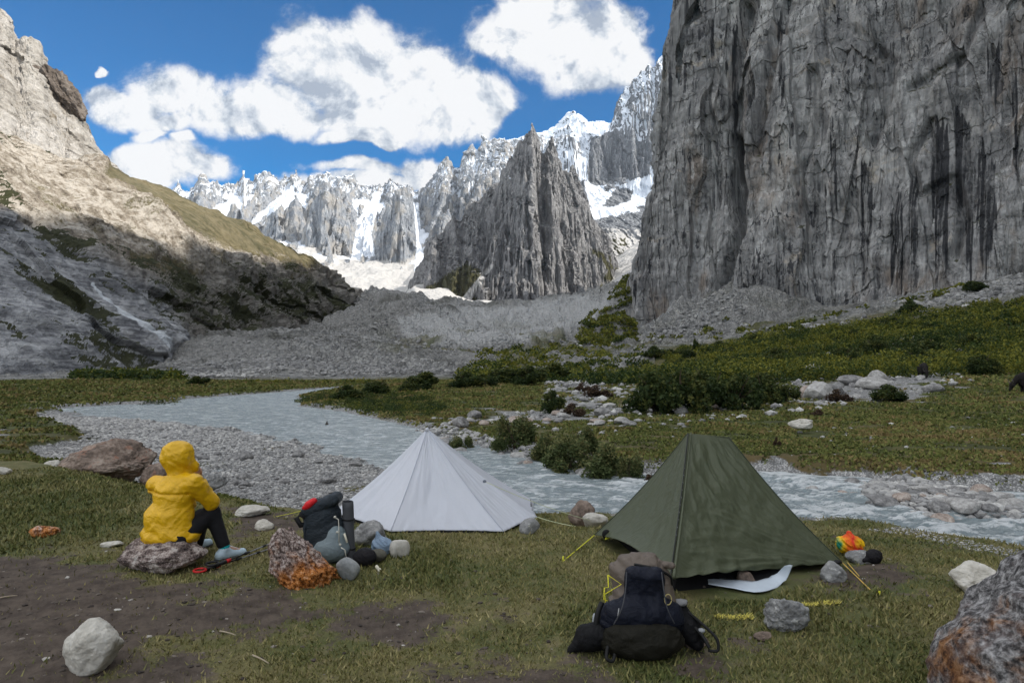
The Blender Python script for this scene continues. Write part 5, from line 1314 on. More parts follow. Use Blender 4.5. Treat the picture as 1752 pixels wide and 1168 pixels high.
def bushes():
    PR = [bush_proto(1, 4200, 15, .042), bush_proto(2, 4200, 15, .042), bush_proto(3, 4200, 12, .042), bush_proto(4, 6500, 18, .034, LEAF_W, .6), bush_proto(5, 6500, 20, .034, LEAF_W, .5), bush_proto(6, 1500, 9, .05, LEAF_B)]
    used = [False] * 6; r = np.random.default_rng(3)
    # (px of the foot, py, level, width px, height px, proto, label, group)
    L = [(596, 683, -.6, 52, 30, 0, 'dark green bush nearest the river bend left of the meadow', None), (645, 672, -.6, 50, 26, 1, 'second dark bush from the river bend, right of the first', None),
         (722, 664, -.6, 70, 34, 2, 'rounded dark bush behind the tip of the white tent', None), (700, 668, -.6, 34, 20, 1, 'low dark bush on the left flank of the rounded one', None), (800, 662, -.6, 62, 30, 0, 'dark bush at the moraine foot right of the rounded one', None), (830, 660, -.6, 40, 24, 2, 'small dark bush at the moraine foot left of the willow hollow', None),
         (862, 655, -.6, 70, 34, 1, 'wide dark bush between moraine and rubble', None), (905, 658, -.5, 60, 38, 0, 'dark bush standing left of the pale rubble', None), (945, 650, -.5, 70, 36, 2, 'dark bush rising behind the lone round bush', None),
         (946, 702, -.6, 42, 44, 0, 'lone dark round bush among pale stones', None), (985, 708, -.6, 44, 26, 5, 'brownish low bush right of the lone round one', None), (1025, 680, -.5, 46, 26, 5, 'brown dry bush on the rubble', None), (1000, 672, -.5, 30, 20, 5, 'small brown dry bush above the rubble stones', None),
         (880, 762, -.7, 72, 56, 3, 'upright grey green willow at the left end of the bank thicket', 'x'), (935, 775, -.7, 60, 48, 4, 'willow joining the thicket at the water edge', 'x'), (975, 790, -.7, 86, 62, 3, 'willow in the middle of the bank thicket', 'x'), (1030, 798, -.7, 92, 60, 4, 'dense willow right of the middle of the bank thicket', 'x'), (1078, 802, -.7, 56, 44, 3, 'last willow of the thicket before the green tent', 'x'), (1110, 806, -.7, 34, 24, 5, 'rusty brown tuft beside the green tent ridge at the bank', None),
         (1000, 772, -.6, 60, 44, 4, 'willow at the back of the bank thicket', 'x'),
         (1118, 700, -.5, 84, 78, 0, 'big dark bush at the left end of the tall scrub', None), (1165, 700, -.45, 94, 84, 1, 'tallest dark bush of the tall scrub', None), (1215, 694, -.35, 90, 78, 2, 'dark bush right of the tallest one', None), (1262, 688, -.25, 80, 70, 0, 'dark bush in the right half of the tall scrub', None), (1305, 680, -.15, 72, 60, 1, 'dark bush near the right end of the tall scrub', None), (1345, 674, 0, 50, 36, 2, 'last bush at the right end of the tall scrub', None),
         (1437, 672, .1, 40, 26, 5, 'small round olive bush before the pale boulders', None), (1520, 668, .2, 54, 34, 0, 'dark bush left of the far yak', None), (1683, 648, .5, 50, 40, 1, 'dark bush above the meadow near the right edge', None), (1398, 696, -.2, 30, 14, 5, 'flat brown bush alone on the meadow slope', None), (1331, 762, -.6, 14, 20, 5, 'tiny dark sprig on the meadow above the green tent', None),
         (790, 755, -.7, 44, 26, 3, 'low yellowish willow behind the white tent peak', None), (560, 722, -.8, 9, 12, 5, 'tiny brown shoot standing in the river gravel', None), (1560, 540, None, 40, 26, 0, 'single bush high on the slope under the cliff', None), (1668, 500, None, 44, 22, 1, 'bush on the pale scree near the right edge', None), (340, 657, -.5, 36, 18, 2, 'dark bush at the foot of the moraine at left', None), (1190, 603, None, 14, 26, 1, 'small pointed dark bush under the cliff', None)]
    for (px, py, z, w, h, q, lab, grp) in L:
        g = G(px, py, z) if z is not None else GH(px, py)
        if z is not None: g[2] = hz(g[0], g[1]) - .03
        k = g[1] / F; first = not used[q]; used[q] = True
        place_bush(PR[q], g, w * k * 1.15, h * k * 1.25, lab, 'willows of the bank thicket' if grp else None, first, r.uniform(0, 6.28))
bushes()
def slope_bushes():
    protos = [[o for o in bpy.data.objects if o.type == 'MESH' and o.name == n] for n in ('foliage', 'foliage.001', 'foliage.002')]
    stems = [o for o in bpy.data.objects if o.name.startswith('stem')]
    r = np.random.default_rng(41); poly = np.array([(1110, 632), (1110, 606), (1280, 590), (1420, 568), (1540, 548), (1752, 522), (1752, 632), (1400, 640)], float); k = 0
    while k < 64:
        a = r.uniform(1110, 1752); d = math.exp(r.uniform(math.log(64), math.log(190))); x, y = (a - 876) / F * d, d; z = hz(x, y); py = 620 - F * (z - CAM_H) / y
        if sd_poly(np.array([a]), np.array([py]), poly)[0] > 0: continue
        e = empty('bush', (x, y, z - .15), r.uniform(0, 6.28)); s = r.uniform(1.6, 3.6) * (1 + .3 * (y > 120)); e.scale = (s * 1.25, s * 1.15, s * r.uniform(.7, 1.0))
        f = protos[k % 3][0]; c = f.copy(); COL.objects.link(c); c.parent = e; c2 = stems[k % 3].copy(); COL.objects.link(c2); c2.parent = e
        tag(e, 'dark rounded bush standing out of the scrub on the slope under the cliff', 'bush', 'dark bushes on the scrub slope'); k += 1
slope_bushes()
def scrub():
    """the unbroken scrub on the slopes: far too many plants to count"""
    r = np.random.default_rng(9); C, T, S = [], [], []
    def patch(poly, dr, n, hgt, per, ls, dens_seed, thr=-.15, flat=.9):
        poly = np.array(poly, float); m = n * 4
        az = r.uniform(poly[:, 0].min(), poly[:, 0].max(), m); dd = np.exp(r.uniform(math.log(dr[0]), math.log(dr[1]), m))
        x, y = (az - 876) / F * dd, dd; z = terrain(x, y); py = 620 - F * (z - CAM_H) / y
        k = (sd_poly(az, py, poly) < 0) & (fbm(x / 18, y / 18, 0, 3, dens_seed) > thr); x, y, z = x[k][:n], y[k][:n], z[k][:n]
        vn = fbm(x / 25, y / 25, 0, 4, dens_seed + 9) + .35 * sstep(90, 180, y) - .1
        for q in range(len(x)):
            s = hgt * r.uniform(.45, 1.2) * (1 + .35 * (y[q] > 150)); d = r.normal(size=(per, 3)); d /= np.linalg.norm(d, axis=1, keepdims=True); d[:, 2] = np.abs(d[:, 2])
            rad = r.uniform(.55, 1.0, per)[:, None]
            p = np.array([x[q], y[q], z[q] - .05]) + d * rad * np.array([s * .95, s * .95, s * flat]); C.append(p)
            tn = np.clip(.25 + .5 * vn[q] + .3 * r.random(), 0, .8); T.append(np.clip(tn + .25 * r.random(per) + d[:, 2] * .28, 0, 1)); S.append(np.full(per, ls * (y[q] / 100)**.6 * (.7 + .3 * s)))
    patch([(1095, 640), (1100, 612), (1280, 588), (1420, 566), (1530, 545), (1752, 520), (1900, 500), (1900, 645), (1700, 640), (1380, 652), (1200, 662)], (56, 200), 1900, 1.9, 170, .16, 61, -.5)
    patch([(1290, 590), (1460, 535), (1560, 515), (1650, 500), (1660, 488), (1560, 512), (1400, 548), (1280, 575)], (120, 300), 300, 1.6, 50, .3, 62, -.3)
    patch([(1600, 540), (1752, 515), (1900, 500), (1900, 560), (1500, 570)], (90, 220), 500, 1.6, 60, .26, 63, -.4)
    patch([(780, 655), (820, 600), (900, 590), (1010, 590), (1110, 600), (1110, 660), (960, 655)], (60, 300), 700, 1.6, 60, .26, 64, -.25)
    patch([(985, 590), (1000, 550), (1040, 500), (1078, 470), (1090, 590)], (250, 540), 900, 2.4, 46, .26, 65, -.6)
    patch([(1090, 585), (1280, 590), (1280, 555), (1230, 545)], (200, 400), 110, 2.0, 46, .30, 66, 0)
    patch([(120, 664), (130, 640), (200, 640), (300, 640), (310, 656)], (90, 175), 180, 1.7, 60, .28, 67, -.5)
    patch([(500, 690), (540, 676), (700, 672), (780, 690), (740, 712), (640, 712), (560, 700)], (28, 60), 330, .55, 90, .10, 68, -.4, .8)
    patch([(240, 696), (312, 694), (318, 684), (250, 688)], (40, 52), 40, .35, 60, .1, 69, -1, .8)
    patch([(280, 661), (640, 661), (640, 655), (280, 655)], (85, 125), 110, .8, 40, .2, 70, -.3)
    C_, T_, S_ = np.concatenate(C), np.concatenate(T), np.concatenate(S)
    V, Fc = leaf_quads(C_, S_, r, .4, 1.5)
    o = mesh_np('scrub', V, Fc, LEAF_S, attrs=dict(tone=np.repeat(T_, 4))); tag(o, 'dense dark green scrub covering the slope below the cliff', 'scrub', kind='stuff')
scrub()
def grass():
    r = np.random.default_rng(13); n = 420000
    a = r.uniform(R(-42), R(42), n); d = np.exp(r.uniform(math.log(2.4), math.log(15), n) ) ; d = 2.4 + (15 - 2.4) * r.random(n)**1.35
    x, y = d * np.sin(a), d * np.cos(a)
    z, q = terrain(x, y, True); g, dirt, gr, lush = zones(x, y, q)
    dens = (1 - np.clip(dirt * 1.25, 0, .95)) * (1 - gr) * (z > -.55) * (.5 + .5 * sstep(-.4, .3, fbm(x / .5, y / .5, 0, 3, 19)))
    for fp in (Gs([(1150, 1012), (1215, 1024), (1300, 1032), (1375, 1005), (1441, 962)], 0).tolist() + [[2.75, 7.95], [.9, 7.3]], Gs([(585, 884), (668, 906), (862, 906), (915, 886)], 0).tolist() + [[.3, 9.4], [-2.2, 9.5]]):
        dens = dens * (sd_poly(x, y, np.array(fp)) > 0)
    k = r.random(n) < dens; x, y, z, lush = x[k], y[k], z[k], lush[k]; n = len(x)
    h = (.012 + .020 * r.random(n)**2) * (1 + .5 * lush) * (1 + .04 * np.hypot(x, y)); w = h * .16 + .0012 * np.hypot(x, y) * .35
    an = r.uniform(0, 6.28, n); ln = r.normal(size=(n, 2)) * .55 * h[:, None]
    b = np.stack([x, y, z - .003], -1); dx = np.stack([np.cos(an) * w, np.sin(an) * w, 0 * w], -1)
    V = np.stack([b - dx, b + dx, b + np.concatenate([ln, h[:, None]], 1)], 1).reshape(-1, 3)
    tone = np.repeat(np.clip(r.random(n) * .8 + .25 * (1 - lush) - .1, 0, 1), 3)
    m, t, bb, o = newmat('grass_blades')
    s = t.attr('tone', 'Fac'); nb = t.noise(o, .9, 4, .6)
    c = t.ramp(t.math('ADD', t.math('MULTIPLY', s, .62), t.math('MULTIPLY', t.math('SUBTRACT', nb, .32), .9)), [(.15, (.075, .095, .025)), (.45, (.165, .160, .054)), (.70, (.28, .24, .105)), (1, (.42, .36, .20))])
    t.l.new(c, bb.inputs['Base Color']); bb.inputs['Roughness'].default_value = .8
    tag(mesh_np('grass', V, np.arange(n * 3).reshape(n, 3), m, attrs=dict(tone=tone)), 'short trampled grass of the camp meadow', 'grass', kind='stuff')
grass()

def meadow():
    """tussocks of the far meadows"""
    r = np.random.default_rng(23); n = 300000
    a = r.uniform(R(-42), R(44), n); d = np.exp(r.uniform(math.log(13), math.log(105), n)); x, y = d * np.sin(a), d * np.cos(a); z, q = terrain(x, y, True)
    gravm = np.maximum(q['bar'], sstep(.5, .2, q['sw'])); nn = fbm(x / 2.5, y / 1.6, 0, 4, 27, .6)
    inG = np.zeros(n, bool)
    for poly in GRAVELS: inG |= sd_poly(x, y, poly) + 1.6 + 2.6 * fbm(x / 5, y / 3, 0, 4, 94, .6) < 0
    k = (gravm < .3) & (z > WZ + .04) & ~inG & (nn > -.35) & (q['pl'] < .5); x, y, z, d, nn = x[k], y[k], z[k], d[k], nn[k]; n = len(x)
    sz = (.022 + .0017 * d) * (1 + .8 * np.maximum(nn, 0))
    V, Fc = leaf_quads(np.stack([x, y, z + sz * .35], -1), sz, r, 1.2, 1.6)
    tone = np.repeat(np.clip(.45 + .55 * nn + .25 * r.normal(size=n) + .3 * fbm(x / 9, y / 9, 0, 3, 29), 0, 1), 4)
    m, t, b, o = newmat('meadow_tussocks'); c = t.ramp(t.attr('tone', 'Fac'), [(0, (.060, .075, .020)), (.4, (.115, .135, .034)), (.7, (.165, .165, .048)), (1, (.21, .155, .065))])
    t.l.new(c, b.inputs['Base Color'])
    tag(mesh_np('meadow_grass', V, Fc, m, attrs=dict(tone=tone)), 'low tussocky grass of the meadows across the river', 'grass', kind='stuff')
meadow()
# ------------------------------------------------------------ tents
def panel(A, A2, B, C, n=46, m=40, sag=.05, drop=.04, wr=.012, seed=0, out=1.0, fr=7.0, hemw=0.0, pivot=0.0):
    """a taut cloth panel from the apex line A-A2 down to the hem B-C"""
    A, A2, B, C = (np.array(q, float) for q in (A, A2, B, C))
    t, s = np.meshgrid(np.linspace(0, 1, n), np.linspace(0, 1, m), indexing='ij')
    t3, s3 = t[..., None], s[..., None]
    Pt = (A * (1 - s3) + A2 * s3) * (1 - t3) + (B * (1 - s3) + C * s3) * t3
    N = np.cross(B - A, C - A); N /= np.linalg.norm(N); N = N if N @ np.array([0, -1, .3]) > 0 or abs(N[1]) < .01 else -N
    N = N * out
    e = np.sin(np.pi * s) * t
    w = (ridged((s - .5) * fr + seed, t * 1.1, 0, 3, seed, .55) - .6) * 2 + .5 * fbm(s * fr * 2.5, t * 3 + seed, 0, 3, seed + 3)
    if pivot:
        an = np.arctan2(1.02 - t, 1.02 - s + .35 * (1 - t)); rr = np.hypot(1.02 - t, 1.02 - s)
        w = w * (1 - pivot) + pivot * 2.2 * (ridged(an * 5 + .25 * fbm(s * 3, t * 3, 0, 2, 9), rr * 1.2, 0, 3, seed + 5, .5) - .62) * sstep(0, .3, rr) + .5 * fbm(s * 6, t * 5, 0, 3, seed + 6)
    hem = .35 * np.sin(s * 60 + 3 * fbm(s * 5, t * 0, 0, 2, seed)) * np.exp(-((1 - t) / .07)**2)
    w = w * sstep(0, .15, s) * sstep(1, .85, s) * sstep(0, .12, t)
    Pt = Pt + N * (-sag * e + wr * (w + hem * sstep(0, .1, s) * sstep(1, .9, s)))[..., None]
    Pt[..., 2] -= drop * np.sin(np.pi * t)
    hemz = hemw * np.sin(np.pi * s) * t**6; Pt[..., 2] += hemz
    return Pt.reshape(-1, 3), grid_faces(n, m)
def solid(o, th=.002):
    md = o.modifiers.new('thickness', 'SOLIDIFY'); md.thickness = th; md.offset = 0; return o
def white_tent():
    mt = cloth_mat('white_tent_cloth', (.70, .72, .78), .50, .30, 4, (1, 1, .35), .22, .03)
    A = P(731, 733, 8.35); z0 = .03
    C1 = G(570, 876, .08); C2 = G(668, 909, z0); C3 = G(862, 909, z0); C4 = G(919, 884, .06); C5 = np.array([.30, 9.45, .0]); C6 = np.array([-2.2, 9.55, .0])
    root = empty('tent', (float(A[0]), float(A[1]), 0)); o0 = np.array(root.location)
    tag(root, 'white single pole pyramid tent with its peak against the river', 'tent')
    mesh = []
    for k, (B, C, sg, wr) in enumerate(((C1, C2, .03, .008), (C2, C3, .045, .011), (C3, C4, .03, .010), (C4, C5, .04, .008), (C5, C6, .04, .008), (C6, C1, .04, .008))):
        mesh.append(panel(A, A, B, C, sag=sg, drop=.045, wr=wr, seed=11 + k, out=1, fr=(3, 4, 3, 4, 4, 4)[k], n=60, m=60, hemw=(.012, .03, .02, .02, .02, .02)[k]))
    V, Fc = join_np(mesh); solid(mesh_np('canopy', V - o0, Fc, mt, root, smooth=True))
    # seams run down the folds
    sm = plain('white_seam', (.50, .53, .62), .6)
    for B in (C2, C3):
        t = np.linspace(0, 1, 24)[:, None]; p = A + (B - A) * t; p[:, 2] -= .045 * np.sin(np.pi * t[:, 0]) - .003; p[:, 1] -= .003
        tube('seam', p - o0, .0035, sm, root, 6)
    # dark groundsheet under the hem
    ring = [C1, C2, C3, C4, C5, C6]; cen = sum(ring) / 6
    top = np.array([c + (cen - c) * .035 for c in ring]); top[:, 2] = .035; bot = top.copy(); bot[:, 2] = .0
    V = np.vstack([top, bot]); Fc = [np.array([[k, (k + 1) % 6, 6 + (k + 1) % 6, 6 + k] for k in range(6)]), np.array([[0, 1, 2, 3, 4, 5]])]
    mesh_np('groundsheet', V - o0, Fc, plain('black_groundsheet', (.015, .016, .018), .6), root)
    # cap at the peak and the tie-out with its reinforcement
    gm = plain('grey_webbing', (.18, .20, .24), .7)
    V, Fc = join_np([tube_np([A + [0, 0, .012], A - [0, 0, .03]], [.012, .03], 10)]); mesh_np('peak_cap', V - o0, Fc, mt, root, True)
    T = P(829, 823, 7.95)
    V, Fc = ICO[2]; mesh_np('tie_out', V * np.array([.024, .006, .018]) + T - o0, Fc, gm, root, True)
    lm = plain('pale_cord', (.62, .66, .42), .6)
    tube('guy_line', sag(T, G(1010, 890, -.1), 14, .03) - o0, .0042, lm, root, 6)
    tube('guy_line', sag(C4, G(985, 900, 0), 10, .01) - o0, .0035, lm, root, 6)
    tube('guy_line', sag(G(555, 862, .25), G(468, 884, 0), 10, .01) - o0, .0035, plain('yellow_cord', (.68, .66, .06), .6), root, 6)
    tube('guy_line', [C4 - o0, G(905, 900, .1) - o0], .003, lm, root, 6)
white_tent()
def green_tent():
    mt = cloth_mat('green_tent_cloth', (.098, .112, .066), .45, .75, 5, (1, 1, .4), .25, .04)
    T1, T2 = P(1177, 741, 6.95), P(1246, 747, 7.0)
    Fp, Rp, Lp, Bp = G(1146, 990, .20), G(1441, 962, .04), G(1017, 915, .05), np.array([2.75, 7.95, .1])
    root = empty('tent', (1.95, 6.9, 0)); o0 = np.array(root.location)
    tag(root, 'dark green ridge tent with a gaping black opening under its front hem', 'tent')
    ms = [panel(T1, T1, Lp, Fp, sag=.03, drop=.05, wr=.008, seed=31, fr=4, n=70, m=60, hemw=.10), panel(T1, T2, Fp, Rp, sag=.045, drop=.05, wr=.030, seed=35, fr=4, n=110, m=110, hemw=.03, pivot=.85),
          panel(T2, T2, Rp, Bp, sag=.03, drop=.05, wr=.012, seed=38, fr=6), panel(T2, T1, Bp, Lp, sag=.03, drop=.05, wr=.012, seed=39, fr=6)]
    V, Fc = join_np(ms); solid(mesh_np('canopy', V - o0, Fc, mt, root, smooth=True))
    t = np.linspace(0, 1, 40)[:, None]; p = T1 + (Fp - T1) * t; p[:, 2] -= .05 * np.sin(np.pi * t[:, 0]); p[:, 1] -= .008
    tube('zip', p - o0, .0055, plain('zip_black', (.02, .022, .02), .5), root, 6)
    zp = np.array([k for k in p[10:30:2]]); V, Fc = join_np([tube_np([q + [0, -.004, .004], q + [.004, -.004, -.008]], .003, 5) for q in zp]); mesh_np('zip_teeth', V - o0, Fc, plain('zip_pale', (.35, .37, .36), .5), root)
    p2 = p + np.array([.03, .0, .01]); tube('storm_flap', p2 - o0, np.linspace(.006, .014, 40), mt, root, 8)
    for a, b_ in ((T1, Lp), (T2, Rp)):
        q = a + (b_ - a) * t; q[:, 2] -= .05 * np.sin(np.pi * t[:, 0]) - .002; tube('seam', q - o0, .006, plain('seam_dark_green', (.035, .045, .030), .6), root, 6)
    # ridge pole bump, inner tent in black mesh, pale groundsheet that sticks out
    tube('ridge_pole', [T1 - [0, 0, .01] - o0, T2 - [0, 0, .01] - o0], .009, mt, root)
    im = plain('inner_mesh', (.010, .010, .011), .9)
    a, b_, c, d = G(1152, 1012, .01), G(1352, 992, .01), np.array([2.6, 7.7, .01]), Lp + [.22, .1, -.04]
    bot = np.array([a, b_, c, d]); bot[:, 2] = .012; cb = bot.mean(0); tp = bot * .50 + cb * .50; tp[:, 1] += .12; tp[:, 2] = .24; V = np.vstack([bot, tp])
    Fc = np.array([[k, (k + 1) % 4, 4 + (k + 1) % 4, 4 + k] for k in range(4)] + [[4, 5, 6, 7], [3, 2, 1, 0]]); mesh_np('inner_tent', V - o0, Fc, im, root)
    gm = plain('pale_groundsheet', (.50, .56, .62), .45, var=.1, scale=8)
    g0, g1, g2, g3, g4 = G(1212, 1004, .02), G(1300, 1018, .006), G(1342, 1000, .02), G(1356, 970, .17), G(1336, 985, .08)
    n = 18; s, u = np.meshgrid(np.linspace(0, 1, n), np.linspace(0, 1, 8), indexing='ij'); lo = interp_poly([g0, g1, g2, g3], s * 3); hi_ = interp_poly([g0 + [.05, .2, 0], g1 + [0, .22, .02], g4 + [-.04, .08, -.05], g3 + [-.05, .05, -.03]], s * 3)
    V = lo * (1 - u[..., None]) + hi_ * u[..., None]; V[..., 2] += .028 + .012 * fbm(V[..., 0] * 14, V[..., 1] * 14, 0, 3, 3)
    solid(mesh_np('groundsheet', V.reshape(-1, 3) - o0, grid_faces(n, 8), gm, root, True), .003)
    yl = plain('bright_yellow', (.70, .68, .04), .5)
    pt = P(1037, 913, 7.1); V, Fc = tube_np([pt + [-.012, -.02, -.05], pt + [.03, -.025, .02], pt + [.035, -.02, -.03], pt + [-.012, -.02, -.05]], .006, 6); mesh_np('pull_tab', V - o0, Fc, yl, root)
    V, Fc = ICO[2]; mesh_np('patch', V * np.array([.045, .01, .05]) + pt + [0, -.008, 0] - o0, Fc, plain('patch_black', (.01, .01, .01), .6), root, True)
    tube('guy_line', sag(Lp, G(963, 960, .01), 12, .0) - o0, .005, yl, root, 6)
    oc = plain('ochre_cord', (.62, .42, .10), .6); tube('guy_line', sag(Rp, G(1502, 1021, .01), 12, .0) - o0, .005, oc, root, 6)
    tube('guy_line', sag(Rp + [.05, 0, 0], G(1470, 985, .02), 12, .0) - o0, .004, oc, root, 6)
    for q in (G(962, 960, 0), G(1503, 1021, 0)): tube('peg', [q + [0, 0, -.02] - o0, q + [.01, 0, .05] - o0], .008, yl, root, 6)
    mesh_np('corner_buckle', ICO[2][0] * np.array([.05, .03, .022]) + Rp + [-.06, -.02, .01] - o0, ICO[2][1], plain('buckle_black', (.012, .012, .012), .5), root, True)
green_tent()

# ------------------------------------------------------------ the person
def Wp(px, py, D): return P(px, py, D)
def person():
    D0 = 6.45
    pel = Wp(293, 915, 6.47); waist = Wp(292, 885, 6.47); chest = Wp(300, 842, 6.5); neck = Wp(307, 812, 6.55); head = Wp(311, 781, 6.58)
    shL, shR = Wp(268, 828, 6.58), Wp(332, 826, 6.46)
    elR, haR = Wp(362, 860, 6.62), Wp(341, 815, 6.74)
    elL, haL = Wp(322, 862, 6.92), Wp(338, 818, 6.82)
    hipR, hipL = Wp(305, 922, 6.40), Wp(300, 920, 6.56)
    knR, knL = Wp(362, 877, 6.66), Wp(346, 884, 6.95)
    anR, anL = Wp(384, 935, 6.66), Wp(334, 940, 6.98)
    toR, toL = Wp(414, 943, 6.80), Wp(352, 946, 7.12)
    root = empty('person', (float(pel[0]), float(pel[1]), 0)); o0 = np.array(root.location)
    tag(root, 'person in a yellow hooded rain jacket sitting on a boulder facing the river', 'person')
    skin = plain('skin', (.42, .25, .18), .5, .4); fwd = np.array([.62, .78, 0]); side = np.array([.78, -.62, 0])
    face = head + fwd * .035
    def body(X, Y, Z):
        p = (X, Y, Z)
        ds = [ellipsoid(p, pel, (.15, .13, .11)), capsule(p, pel, waist, .12, .105), capsule(p, waist, chest, .11, .13), capsule(p, shL, shR, .06, .06), capsule(p, chest, neck, .11, .05), capsule(p, neck, head, .05, .055)]
        for s, e, h in ((shL, elL, haL), (shR, elR, haR)): ds += [capsule(p, s, e, .048, .038), capsule(p, e, h, .038, .026)]
        for h, k, a, t in ((hipR, knR, anR, toR), (hipL, knL, anL, toL)): ds += [capsule(p, h, k, .085, .058), capsule(p, k, a, .055, .036), capsule(p, a - [0, 0, .02], t, .038, .028)]
        d = smin_all(ds, .03)
        hd = smin(ellipsoid(p, head + [0, 0, .015], (.082, .095, .105)), ellipsoid(p, face - [0, 0, .04], (.055, .055, .06)), .03)
        hd = smin(hd, capsule(p, face + fwd * .065 + [0, 0, .012], face + fwd * .085 - [0, 0, .018], .009, .014), .012)     # nose
        hd = smin(hd, capsule(p, face + fwd * .066 - [0, 0, .045] - side * .02, face + fwd * .066 - [0, 0, .045] + side * .02, .009, .009), .01)  # lips
        for s in (-1, 1): hd = smin(hd, ellipsoid(p, head + side * s * .083, (.014, .018, .03)), .008)
        for s in (-1, 1): hd = np.maximum(hd, -ellipsoid(p, face + fwd * .078 + side * s * .033 + [0, 0, .018], (.016, .016, .011)))
        d = smin(d, hd, .03)
        for hnd, sgn in ((haR, 1), (haL, -1)):
            palm = hnd + np.array([-.012, .012, .03]); d = smin(d, ellipsoid(p, palm, (.034, .030, .045)), .015)
            for q in range(4):
                b = palm + side * (q - 1.5) * .019 + [0, 0, .03]; m_ = b + [-.006, .004, .03 - .004 * abs(q - 1.2)]; e = m_ + np.array([-.016, .014, .012]) * (1 if q else .8)
                d = smin(d, smin(capsule(p, b, m_, .0105, .009), capsule(p, m_, e, .009, .008), .004), .006)
            b = palm + side * sgn * .03; d = smin(d, smin(capsule(p, b, b + side * sgn * .022 + [0, 0, .02], .012, .011), capsule(p, b + side * sgn * .022 + [0, 0, .02], b + side * sgn * .016 + [0, 0, .045], .010, .009), .004), .008)
        return d
    lo, hi_ = np.minimum.reduce([pel, shL, anL, head]) - .24, np.maximum.reduce([toR, toL, head, knR]) + .14; lo[2] = -.02
    V, Fc = surface_nets(body, lo, hi_, .0085); mesh_np('body', V - o0, Fc, skin, root, True)
    em = plain('eye', (.7, .7, .68), .2)
    for s in (-1, 1): mesh_np('eye', ICO[2][0] * .012 + face + fwd * .066 + side * s * .033 + [0, 0, .018] - o0, ICO[2][1], em, root, True)
    # jacket
    m, t, b, o = newmat('yellow_rain_shell')
    n = t.noise(t.scale(o, (1, 1, 2.0), (0, R(25), 0)), 5, 4, .5, 1.0); c = t.mix(n, (.66, .375, .003), (.80, .465, .007)); t.l.new(c, b.inputs['Base Color'])
    b.inputs['Roughness'].default_value = .42; b.inputs['Specular IOR Level'].default_value = .4
    t.l.new(t.bump(t.math('ADD', n, t.math('MULTIPLY', t.noise(o, 18, 3, .5, 1.0), .25)), .6, .04), b.inputs['Normal'])
    hipc = Wp(292, 916, 6.47)
    def wr(X, Y, Z, a=1.0):
        u = (X - Y * .5); v = Z + X * .35
        return -a * (.022 * (ridged(v * 4.2, u * 2.0 + .4 * Z, 0, 3, 811, .5) - .62) + .012 * (ridged(Z * 7 - X * 9, u * 3.5, 0, 3, 815, .5) - .6) + .005 * fbm(X * 13, Y * 13, Z * 13, 2, 817))
    def jacket(X, Y, Z):
        p = (X, Y, Z)
        d = smin_all([ellipsoid(p, hipc + [-.005, 0, .015], (.268, .19, .13)), ellipsoid(p, waist + [-.012, 0, 0], (.222, .17, .17)), ellipsoid(p, chest + [-.008, 0, -.03], (.188, .148, .18)),
                      capsule(p, shL + [.0, 0, -.01], shR + [-.02, 0, -.005], .085, .083), capsule(p, chest, neck, .13, .07)], .07)
        for s, e, h, k in ((shL, elL, haL, 1), (shR, elR, haR, 1)):
            arm = smin(capsule(p, s, e, .088, .068), capsule(p, e, e + (h - e) * .86, .068, .048), .03); d = smin(d, arm, .025)
        d = d + wr(X, Y, Z, 1.0)
        d = d + .016 * np.exp(-((Z - (chest[2] + .005) + .04 * (X - chest[0])) / .011)**2) * (X < shR[0] - .03) - .006 * np.exp(-((Z - (hipc[2] - .07)) / .010)**2)    # yoke seam
        d = np.maximum(d, (hipc[2] - .085) - Z)                                     # hem
        arm_end = capsule(p, haR, haR + (haR - elR), .07, .07); d = np.maximum(d, -arm_end + .0)
        return np.maximum(d, -(np.abs(Z) * 0 + capsule(p, haL, haL + (haL - elL), .07, .07)))
    lo, hi_ = np.array([shL[0] - .24, 6.15, .10]), np.array([elR[0] + .12, 7.1, neck[2] + .12])
    V, Fc = surface_nets(jacket, lo, hi_, .0095); jk = mesh_np('jacket', V - o0, Fc, m, root, True)
    def hood(X, Y, Z):
        p = (X, Y, Z); hc = head + np.array([-.022, -.01, .012])
        d = smin(ellipsoid(p, hc + [0, 0, .018], (.138, .148, .120)), ellipsoid(p, hc + [.0, .0, -.060], (.128, .138, .105)), .05)
        d = smin(d, capsule(p, hc + [-.05, -.05, .065], hc + [-.07, -.06, -.02], .065, .065), .05)
        d = smin(d, capsule(p, head + fwd * .09 - [0, 0, .10] + side * .05, head + fwd * .02 - [0, 0, .11], .055, .075), .04)
        d = d - .022 * (ridged(Z * 6 + X * 5, (X - Y) * 4, 0, 3, 831, .5) - .62)
        d = smin(d, capsule(p, head - [.01, .02, .10], neck - [0, .0, .02], .095, .105), .05) + .004 * fbm(X * 18, Y * 18, Z * 18, 2, 833)
        op = ellipsoid(p, head + fwd * .17 + [0, 0, .0], (.115, .115, .125))       # opening for the face
        return np.maximum(d, -op)
    V, Fc = surface_nets(hood, head - .26, head + .24, .008); mesh_np('hood', V - o0, Fc, m, jk, True)
    # hood cord lock and brim edge
    tube('hood_cord', [head - fwd * .14 + [0, 0, .02] - o0, head - fwd * .155 + [0, 0, -.06] - o0], .005, plain('cord_grey', (.25, .2, .06), .6), jk, 6)
    tm = plain('black_trousers', (.012, .012, .014), .8, var=.3, scale=12)
